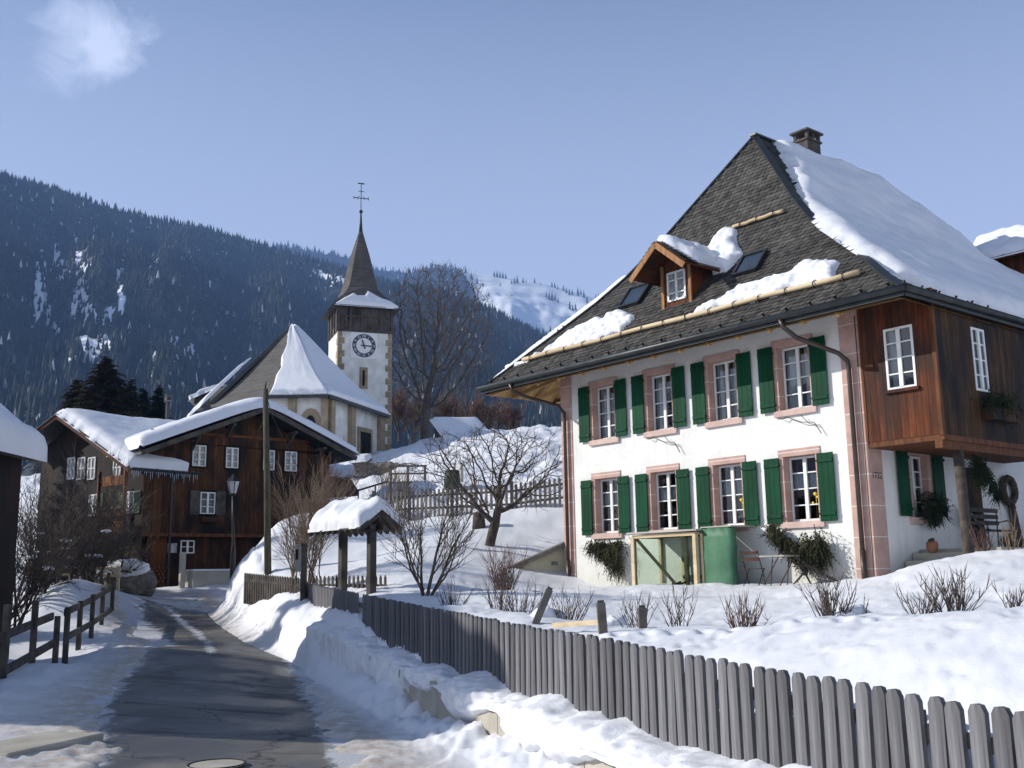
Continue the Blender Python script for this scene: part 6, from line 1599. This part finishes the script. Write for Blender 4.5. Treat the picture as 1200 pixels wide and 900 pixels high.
for i, (px, py, D, lab) in enumerate([(720, 728, 16.5, 'small snow hump left of the spindly shrub'), (703, 0, 0, ''), (998, 722, 13.3, 'rounded snow hump beside the dense twig shrub'), (640, 745, 17.2, 'rounded snow hump right behind the fence')]):
    if not lab: continue
    p = G(px, py, D, .05); o = MB().ico((0, 0, 0), .22, 3, 1.2, 1, .9, .5, i).build('snow_hump', M_snow, None, smooth=True); o.location = p; tag(o, lab, 'snow hump')

# conifers behind the chalet
def conifer(name, label, base, H, Rr, seed, tiers=26, mat=M_fir, group=None):
    rnd = random.Random(seed); root = thing(name, label, 'tree', base, 0, group)
    MB().tube([(0, 0, -1), (0, 0, H * .5), (0, 0, H * .96)], [H * .022, H * .014, .02], 7).build('trunk', M_bark, root)
    m = MB()
    for k in range(tiers):
        z = H * (.06 + .90 * k / tiers); rr = Rr * (1 - k / tiers) ** .8 + .12; nb = int(9 + 10 * (1 - k / tiers))
        for j in range(nb):
            a = rnd.uniform(0, 6.283); L = rr * rnd.uniform(.65, 1.12); d = V((math.cos(a), math.sin(a), 0)); s = V((-d.y, d.x, 0)); zz = z + rnd.uniform(-.3, .3); dr = rnd.uniform(.15, .38)
            for q in range(7):
                t = (q + .6) / 7; c = d * L * t + V((0, 0, zz - dr * L * t * t + .1 * L * t)); w = L * .16 * (1.25 - t) + .10
                for sg in (-1, 1):
                    e = c + s * sg * w * 1.6 + d * w * .9 + V((0, 0, -w * rnd.uniform(.2, .9))); m.add([c - d * w * .5, c + d * w * .6, e], [(0, 1, 2)])
                m.add([c - s * w * .5, c + s * w * .5, c + d * w * .8 + V((0, 0, -w * rnd.uniform(.6, 1.3)))], [(0, 1, 2)])
    m.build('crown', mat, root, fix=False); return root
M_pine = noisy('brown green pine needles', (.020, .018, .009), (.050, .042, .020), 1.2, .95, 0, island=.5)
b = at(120, 500, 74); conifer('pine_tree', 'broad dark brownish conifer rising behind the left gable of the chalet', b, (500 - 412) * 74 / 1229, 3.4, 3, 24, M_pine)
for i, (px, py, w, lab) in enumerate([(152, 440, 1.1, 'dark fir just right of the broad conifer'), (166, 452, .9, 'slim dark fir in the middle of the small row behind the chalet'), (184, 449, .95, 'rightmost slim dark fir near the stove pipe'), (88, 440, 2.0, 'dark bushy fir at the left flank of the broad conifer')]):
    conifer('fir_tree', lab, at(px, 500, 78), (500 - py) * 78 / 1229, w, 40 + i, 14, M_fir if i < 3 else M_pine)

# ------------------------------------------------------------------ evergreen sprays
def sprays(mb, c, n, L, rad, rnd, down=.6, w=.02, sx=1, sy=.5, sz=1):
    for k in range(n):
        o = V(c) + V((rnd.gauss(0, rad) * sx, rnd.gauss(0, rad) * sy, rnd.gauss(0, rad) * sz)); d = V((rnd.gauss(0, .5), rnd.gauss(0, .3) - .1, -down + rnd.gauss(0, .35))).normalized(); s = d.cross(V((rnd.gauss(0, 1), rnd.gauss(0, 1), rnd.gauss(0, 1)))).normalized(); l = L * rnd.uniform(.6, 1.3)
        p = o
        for i in range(5):
            q = p + d * l / 5; ww = w * (1.1 - i / 5)
            mb.add([p, q + s * ww * 1.6 + d * .01, q], [(0, 1, 2)]); mb.add([p, q, q - s * ww * 1.6 + d * .01], [(0, 2, 1)]); p = q + V((rnd.gauss(0, .006), 0, -.006))
def hf(px, py, yo=0.0):       # pixel on the front plane of the house shifted outwards by -yo, in house coordinates
    return to_h(hit(px, py, HP + EY * yo, EY))
def hs(px, py, xo=0.0): return to_h(hit(px, py, HP + EX * xo, EX))
def hthing(name, label, cat, p): return thing(name, label, cat, HP + EX * p.x + EY * p.y + V((0, 0, p.z)), HROT)
rnd = random.Random(4)
p = hf(712, 650, -.15); o = hthing('evergreen_spray', 'bunch of drooping evergreen branches hanging under the leftmost ground-floor window', 'branches', p)
m = MB()
for k in range(15):
    t = k / 14; sprays(m, (-.62 + 1.2 * t, -.05, .28 - .05 * math.sin(t * 3) - .0), 34, .30, .07, rnd)
sprays(m, (.22, -.05, .0), 160, .34, .15, rnd, 1.0); sprays(m, (.42, -.05, -.25), 60, .30, .10, rnd, 1.0); sprays(m, (-.1, -.05, .1), 130, .25, .14, rnd, .8)
m.build('needles', M_firb, o, fix=False)
m = MB()
for k in range(6): a = .25 + k * .06; m.tube([(a - .3, -.05, .25), (a, -.05, -.1), (a + (k - 3) * .09, -.04, -.72)], .007, 4)
m.build('stems', M_bark, o)
p = hf(940, 640, -.15); o = hthing('evergreen_spray', 'long swag of dark evergreen branches hanging under the rightmost ground-floor window', 'branches', p)
m = MB()
for k in range(26):
    t = k / 25; x = -.78 + 1.35 * t; z = .45 - .62 * math.sin(min(1, t * 1.15) * math.pi * .62) ** 1.3 + (.55 * max(0, t - .62)); sprays(m, (x, -.08, z), 46, .25, .075, rnd, .75)
sprays(m, (.38, -.08, -.02), 320, .36, .17, rnd, 1.0); sprays(m, (.1, -.08, -.12), 160, .3, .13, rnd, 1.0); sprays(m, (.5, -.08, -.2), 90, .3, .11, rnd, 1.1)
m.build('needles', M_firb, o, fix=False)
m = MB(); 
for k in range(4): m.tube([(.1 + k * .06, -.08, -.2), (.05 + k * .02, -.06, -.66)], .012, 4)
m.tube([(.42, -.1, .48), (.5, -.1, .1)], .01, 4); m.build('stems', M_bark, o)
p = V((0.2, 2.1, 1.55)); o = hthing('window_plant', 'dark bushy plant on the sill of the shuttered window under the oriel', 'plant', p)
m = MB(); sprays(m, (.05, 0, .05), 420, .22, .16, rnd, .3, sx=.6, sy=1.3, sz=.9); sprays(m, (.05, .0, -.15), 90, .2, .12, rnd, .9, sx=.5, sy=1.0); m.build('needles', M_fir, o, fix=False); MB().box(-.14, .08, -.35, .35, -.17, -.05).build('planter', M_boards_y, o)
p = V((XO + .14, 2.3, 3.66)); o = hthing('window_plant', 'shadowed trailing plants in the box on the dark side of the oriel', 'plant', p)
m = MB(); sprays(m, (0, 0, .1), 380, .2, .16, rnd, .2, sx=.6, sy=2.2, sz=.8); m.build('needles', M_fir, o, fix=False)
p = V((XO - .2, 1.6, 2.6)); o = hthing('hanging_branch', 'spruce branch hanging from the oriel floor right of the porch post', 'branches', p)
m = MB()
for k in range(16): t = k / 15; sprays(m, (0, t * .9, -.05 - .75 * t ** 1.5), 24, .26, .04, rnd, .9, sx=.5, sy=1)
sprays(m, (0, .15, -.3), 120, .3, .12, rnd, 1.0, sx=.4, sy=1); m.build('needles', M_fir, o, fix=False); MB().tube([(0, -.1, .1), (0, .4, -.15), (0, .9, -.8)], .012, 5).build('stem', M_bark, o)

# ------------------------------------------------------------------ things along the front of the house
fy = -1.05
a = hf(742, 628, fy); b = hf(814, 620, fy); zb = a.z - 1.75
cfm = hthing('cold_frame', 'wooden framed lean-to with clear polythene sides standing against the white front wall', 'cold frame', V((a.x, fy, zb))); W = b.x - a.x; Ht = 1.72
for (x, y, w_) in ((0, 0, .10), (W, 0, .10), (W + .12, .12, .07), (0, 1.0, .08), (W, 1.0, .08), (W * .38, 1.0, .08), (W * .62, .55, .09)):
    m = MB(); m.box(x - w_ / 2, x + w_ / 2, y - w_ / 2, y + w_ / 2, -.4, Ht); m.build('post', M_log, cfm)
for (p0, p1) in (((0, 0, Ht), (W, 0, Ht)), ((0, 1.0, Ht + .02), (W, 1.0, Ht + .02)), ((0, 0, Ht), (0, 1.0, Ht)), ((W, 0, Ht), (W, 1.0, Ht)), ((.06, .05, Ht - .05), (W * .42, .9, .25)), ((W * .38, .96, .7), (W, .96, .7)), ((W * .38, .96, 1.15), (W * .62, .6, 1.15)), ((0, 0, .05), (W, 0, .05))):
    m = MB(); m.beam(p0, p1, .07, .08); m.build('rail', M_log if p0[1] < .5 else M_fencemid, cfm)
m = MB(); m.box(-.12, W + .14, -.12, 1.02, Ht + .07, Ht + .11); m.build('top_board', noisy('weathered pale board', (.32, .28, .25), (.5, .46, .42), 3, .8, .3, sc=(.5, 4, 4)), cfm)
m = MB(); m.face((.05, -.01, .1), (W - .05, -.01, .1), (W - .05, -.01, Ht - .04), (.05, -.01, Ht - .04)); m.face((W + .06, .05, .1), (W + .06, .95, .1), (W + .06, .95, Ht - .04), (W + .06, .05, Ht - .04)); m.build('sheeting', M_sheet, cfm, fix=False)
m = MB(); rr = random.Random(3)
for k in range(9): m.beam((W * .35 + rr.uniform(-.3, .3), .4, .35 + rr.uniform(-.08, .1)), (W * .55 + rr.uniform(-.3, .3), .5, .45 + rr.uniform(-.1, .15)), .05, .04)
wd_ = m.build('wood_scraps', M_rust, cfm)
a = hf(822, 618, -.95); b = hf(858, 618, -.95)
gr = hthing('canvas_roll', 'tall sheet of green canvas wrapped round a frame beside the wooden lean-to', 'canvas', V((a.x, -.95, a.z - 1.95))); W = b.x - a.x
m = MB(); vs = []; n = 22
for i in range(n + 1):
    t = i / n; x = W * t; y = -.06 * math.sin(t * math.pi) + (.12 * max(0, (t - .86) / .14) ** 2 if t > .86 else 0)
    if t > .86: x = W * (.86 + .14 * math.sin((t - .86) / .14 * math.pi / 2))
    for j in range(11): vs.append((x + .01 * math.sin(j * 1.7), y + .012 * math.sin(j * 2.3 + i), -.4 + 2.32 * j / 10))
for i in range(n):
    for j in range(10): m.f.append((i * 11 + j, (i + 1) * 11 + j, (i + 1) * 11 + j + 1, i * 11 + j + 1))
m.v = vs; ob = m.build('canvas', M_cgreen, gr, smooth=True, fix=False); md = ob.modifiers.new('thick', 'SOLIDIFY'); md.thickness = .01
m = MB(); m.box(0, W, -.05, .95, 1.93, 1.96); m.build('top_sheet', M_conc, gr)
# folding chairs, table, lounger, bench
def folding_chair(label, p, rz, mat_f=M_iron, mat_s=None, k=1.0):
    c = hthing('folding_chair', label, 'chair', p); c.rotation_euler = (0, 0, HROT + rz); c.scale = (k, k, k)
    mat_s = mat_s or M_rust
    for sx in (-.2, .2):
        m = MB(); m.tube([(sx, .22, 0), (sx, .02, .44), (sx, -.20, .86)], .012, 5); m.build('side_rail', mat_f, c)
        m = MB(); m.tube([(sx * .9, -.24, 0), (sx * .9, .20, .45)], .012, 5); m.build('leg', mat_f, c)
    m = MB()
    for q in range(4): m.box(-.2, .2, -.18 + q * .10, -.11 + q * .10, .44, .455)
    m.build('seat', mat_s, c)
    m = MB()
    for z, y in ((.66, -.10), (.80, -.17)): m.box(-.21, .21, y - .01, y + .008, z - .035, z + .035)
    m.build('backrest', mat_s, c); return c
def gh(px, D_off, zoff=0):    # a point in front of the wall at offset y, standing on the snow
    pass
def stand(px, py, yo, sink=.05):
    h = hf(px, py, yo); w = HP + EX * h.x + EY * h.y; g = gz(w.x, w.y); return V((h.x, yo, g - HP.z - sink))
ss = stand(884, 688, -1.0, .18); ss.z = hf(884, 690, -1.0).z
folding_chair('rusty slatted folding chair on the snow between green canvas and little table', ss, .25)
q = hf(914, 690, -1.0); tb = hthing('garden_table', 'small folding garden table with pale top in front of the white wall', 'table', q)
m = MB(); m.box(-.34, .34, -.25, .25, .70, .73); m.build('tabletop', M_conc, tb)
for sx in (-.22, .22):
    m = MB(); m.tube([(sx - .12, -.2, 0), (sx + .08, .2, .70)], .013, 5); m.build('leg', M_rust, tb); m = MB(); m.tube([(sx + .12, -.2, .0), (sx - .08, .2, .70)], .013, 5); m.build('leg', M_rust, tb)
q = hf(940, 688, -.8); ck = folding_chair('folding chair tipped against the wall under the evergreen swag', q, -.9)
q = hf(963, 683, -1.2); lg = hthing('deck_lounger', 'slatted metal deckchair back leaning in the snow by the corner', 'lounger', q)
m = MB()
for k in range(7): m.tube([(-.32 + k * .05, -.1, .42 - k * .045), (.42, .1, .0 - .0 * k)], .008, 4)
m.tube([(-.34, -.1, .45), (-.05, -.1, .08), (.42, .1, -.02)], .012, 5); m.build('slats', M_iron, lg)
pt_ = V((.55, 1.35, .54)); o = hthing('terracotta_pot', 'round terracotta pot standing on the porch step', 'pot', pt_)
m = MB(); m.tube([(0, 0, 0), (0, 0, .08), (0, 0, .18), (0, 0, .21), (0, 0, .24)], [.08, .12, .13, .12, .10], 14); m.build('pot', M_terra, o, smooth=True); MB().ico((0, 0, .24), .075, 2, nz=.4).build('soil', M_bark, o)
bn = hthing('garden_bench', 'dark slatted bench with curved iron arms in the porch shade', 'bench', V((.35, 4.2, .62))); 
m = MB()
for k in range(5): m.box(.0 + k * .09, .07 + k * .09, -.75, .75, .42, .45)
m.build('seat', M_fencedark, bn); m = MB()
for k in range(3): m.box(-.05, -.02, -.75, .75, .58 + k * .15, .68 + k * .15)
m.build('backrest', M_fencedark, bn)
for y in (-.7, .7):
    m = MB(); m.tube([(.42, y, 0), (.42, y, .62), (.2, y, .68), (-.04, y, .64)], .016, 5); m.tube([(-.05, y, 0), (-.04, y, .98)], .016, 5); m.build('arm', M_iron, bn)
folding_chair('curly iron garden chair on the porch left of the bench', V((1.0, 2.7, .62)), -1.2, M_iron, M_iron, .95)
q = hs(1180, 575, .05); o = hthing('wall_ornament', 'dark round dried wreath with a long tail hanging on the shaded porch wall', 'ornament', q)
m = MB(); m.tube([(.05, .32 * math.cos(k * .52) , .32 * math.sin(k * .52) ) for k in range(13)], .09, 6, cap=False); m.build('wreath', M_bark, o); m = MB(); m.tube([(.05, .05, -.3), (.06, .15, -.9), (.05, .22, -1.5)], [.09, .10, .16], 7); m.ico((.1, -.15, -1.25), .28, 2, .5, 1.4, .6, .5, 2); m.build('tail', M_bark, o)
# garden posts behind the picket fence
def gpost(label, px, py, D, h, tilt, w=.11):
    b = G(px, py, D, .25); o = thing('garden_post', label, 'post', b)
    m = MB(); d = V((math.sin(tilt), 0, math.cos(tilt))); m.beam((0, 0, 0), d * h, w, w, up=V((0, 1, 0))); m.build('shaft', M_fencemid, o, bevel=.01); m = MB(); m.beam(d * (h + .001), d * (h + .03), w * .7, w * .7, up=V((0, 1, 0))); m.build('post_top', M_fencedark, o); return o
gpost('leaning grey square post just behind the picket fence', 620, 740, 16.3, .80, .42)
gpost('short upright grey post with a rail nailed to it behind the fence', 708, 745, 14.5, .66, -.05, .12)
gpost('short upright grey post standing alone among thin twigs', 753, 728, 15.5, .55, 0, .12)
b0 = at(648, 733, 15.3); b1 = at(703, 729, 14.6); o = thing('loose_rail', 'pale loose wooden rail fixed between the garden posts behind the fence', 'rail', b0); m = MB(); m.beam((0, 0, 0), b1 - b0, .05, .07); m.build('rail', M_log, o)

# ------------------------------------------------------------------ slope left of the house
# cellar wall with coping
c0, c1, c2, c3 = at(600, 668, 30.5), at(668, 634, 30.8), at(668, 700, 30.8), at(600, 700, 30.5)
cw_ = thing('cellar_wall', 'sloping yellowish plastered wing wall with stone coping at the left corner of the house', 'wall', at(635, 690, 30.6)); CB_ = V(cw_.location)
m = MB(); m.prism([c0 - CB_, c1 - CB_, c2 - CB_, c3 - CB_], (.1, .5, 0)); m.build('wall_body', noisy('yellowish plaster', (.46, .42, .28), (.58, .54, .38), 1.5, .9, .4, 8, .02), cw_)
m = MB(); m.beam(c0 - CB_ + V((-.1, .2, .03)), c1 - CB_ + V((.1, .2, .03)), .75, .12); m.build('coping', M_rubble, cw_)
rr = random.Random(2)
for (px, py) in ((650, 660), (640, 684), (625, 676)):
    m = MB(); p = at(px, py, 30.45) - CB_; m.box(p.x - .09, p.x + .09, p.y - .0, p.y + .1, p.z - .05, p.z + .05); m.build('stone_patch', M_rubble, cw_)
# back picket fence across the slope
bf = thing('picket_fence', 'weathered picket fence crossing the snowy slope behind the fruit tree', 'fence', at(550, 600, 38.5)); BB = V(bf.location)
pa = [at(438, 608, 41), at(480, 604, 40), at(530, 602, 39), at(600, 599, 38), at(668, 590, 37)]
hts = .98
def along(pts, step):
    out = []; L = 0
    for a, b in zip(pts[:-1], pts[1:]):
        d = (b - a).length; n = max(1, int(d / step))
        for k in range(n): out.append((a.lerp(b, k / n), (b - a).normalized()))
    return out
rnd = random.Random(9)
for i, (p, d) in enumerate(along(pa, .19)):
    q = p - BB + V((0, 0, rnd.uniform(-.03, .03))); m = MB(); w = .045; d2 = V((d.x, d.y, 0)).normalized()
    if i < 100: m.prism([q + d2 * -w + V((0, 0, -.15)), q + d2 * w + V((0, 0, -.15)), q + d2 * w + V((0, 0, hts - .06)), q + V((0, 0, hts)), q - d2 * w + V((0, 0, hts - .06))], V((d2.y, -d2.x, 0)) * .03); m.build('picket', M_fencemid, bf)
for dz in (.25, .72):
    for a, b in zip(pa[:-1], pa[1:]): m = MB(); m.beam(a - BB + V((0, .04, dz)), b - BB + V((0, .04, dz)), .04, .08); m.build('rail', M_fencemid, bf)
for (p, d) in along(pa, 1.9): m = MB(); q = p - BB; m.beam(q + V((0, -.06, -.4)), q + V((0, -.06, 1.08)), .12, .12); m.build('post', M_fencemid, bf)
st = thing('tree_stump', 'short cut stump with a cap of snow just left of the fruit tree trunk', 'stump', G(561, 608, 35.5, .05)); MB().tube([(0, 0, -.2), (0, 0, .3), (0, 0, .55)], [.26, .21, .2], 9).build('stump', M_bark, st, smooth=True); MB().ico((0, 0, .58), .2, 2, 1, 1, .5, .3).build('snow_cover', M_snow, st, smooth=True)
gb = thing('compost_bin', 'dark green plastic bin on the slope above the back picket fence', 'bin', G(530, 578, 45, 0)); m = MB(); m.tube([(0, 0, 0), (0, 0, .4), (0, 0, .74)], [.36, .36, .32], 12); m.build('barrel', M_binG, gb, smooth=True); m = MB(); m.tube([(0, 0, .74), (0, 0, .80)], [.34, .30], 12); m.build('lid', M_binG, gb)
tr_ = thing('garden_trellis', 'small wooden trellis and bench half buried in snow on the upper slope', 'trellis', G(478, 560, 49, 0))
for x in (-.8, 0, .8): m = MB(); m.box(x - .05, x + .05, -.05, .05, -.2, 1.3); m.build('upright', M_fencemid, tr_)
for z in (.5, .9, 1.25): m = MB(); m.box(-.9, .9, -.09, -.051, z - .04, z + .04); m.build('slat', M_fencemid, tr_)
for i, (px, py, D) in enumerate([(412, 575, 50), (446, 566, 50), (541, 556, 47)]):
    o = thing('slope_post', ['short dark post where the handrail begins on the slope', 'short dark post in the middle of the snowy slope', 'pale round post behind the green bin'][i], 'post', G(px, py, D, .1)); m = MB(); m.tube([(0, 0, 0), (0, 0, .9)], .08, 7); m.build('shaft', M_fencedark if i < 2 else M_conc, o); MB().ico((0, 0, .92), .09, 1, 1, 1, .6).build('snow_cover', M_snow, o)
o = thing('handrail', 'thin dark handrail running up the snowy slope from the shed', 'handrail', at(440, 575, 50)); a = at(412, 577, 50.5) - V(o.location); b = at(455, 564, 50) - V(o.location); m = MB(); m.beam(a, b, .08, .08); m.build('rail', M_fencedark, o)
for px in (420, 440): m = MB(); t = (px - 412) / 43; q = a.lerp(b, t); m.beam(q, q + V((0, 0, -.9)), .06, .06); m.build('post', M_fencedark, o)
# manhole in the road
p = at(254, 886, 12.2); p.z = float(r_f(p.x, p.y)) + .006
mh = thing('manhole_cover', 'worn round manhole cover set in the wet asphalt at the bottom', 'manhole cover', p); m = MB(); m.tube([(0, 0, 0), (0, 0, .008)], .32, 28); m.build('cover', M_conc, mh); m = MB(); m.tube([(.31 * math.cos(k * .2244), .31 * math.sin(k * .2244), .009) for k in range(29)], .012, 4, cap=False); m.build('rim', M_iron, mh)
# low concrete kerb slab lower left
p = at(88, 880, 13.2); p.z = gz(p.x, p.y) ; kb = thing('kerb_slab', 'worn concrete kerb slab beside the road at the lower left', 'kerb', p); m = MB(); m.box(-.75, .1, -1.2, .4, -.2, .05, Matrix.Rotation(-.30, 4, 'Z')); m.build('slab', M_conc, kb, bevel=.03)

# unseen spruces added left of the frame to shade the chalet yard and road bend
for i, (x, y, H, w) in enumerate([(-27.5, 37.5, 13.5, 2.6), (-28.5, 43.5, 14.5, 2.8), (-30, 48.5, 14, 2.6), (-21.5, 28.5, 10.5, 1.9)]):
    conifer('fir_tree', ['tall spruce left of the road bend, nearest of the yard row', 'tallest spruce in the middle of the yard row', 'farthest spruce of the yard row behind the chalet gable', 'smaller spruce between the left house and the road bend'][i], V((x, y, 1.2)), H, w, 60 + i, 16)
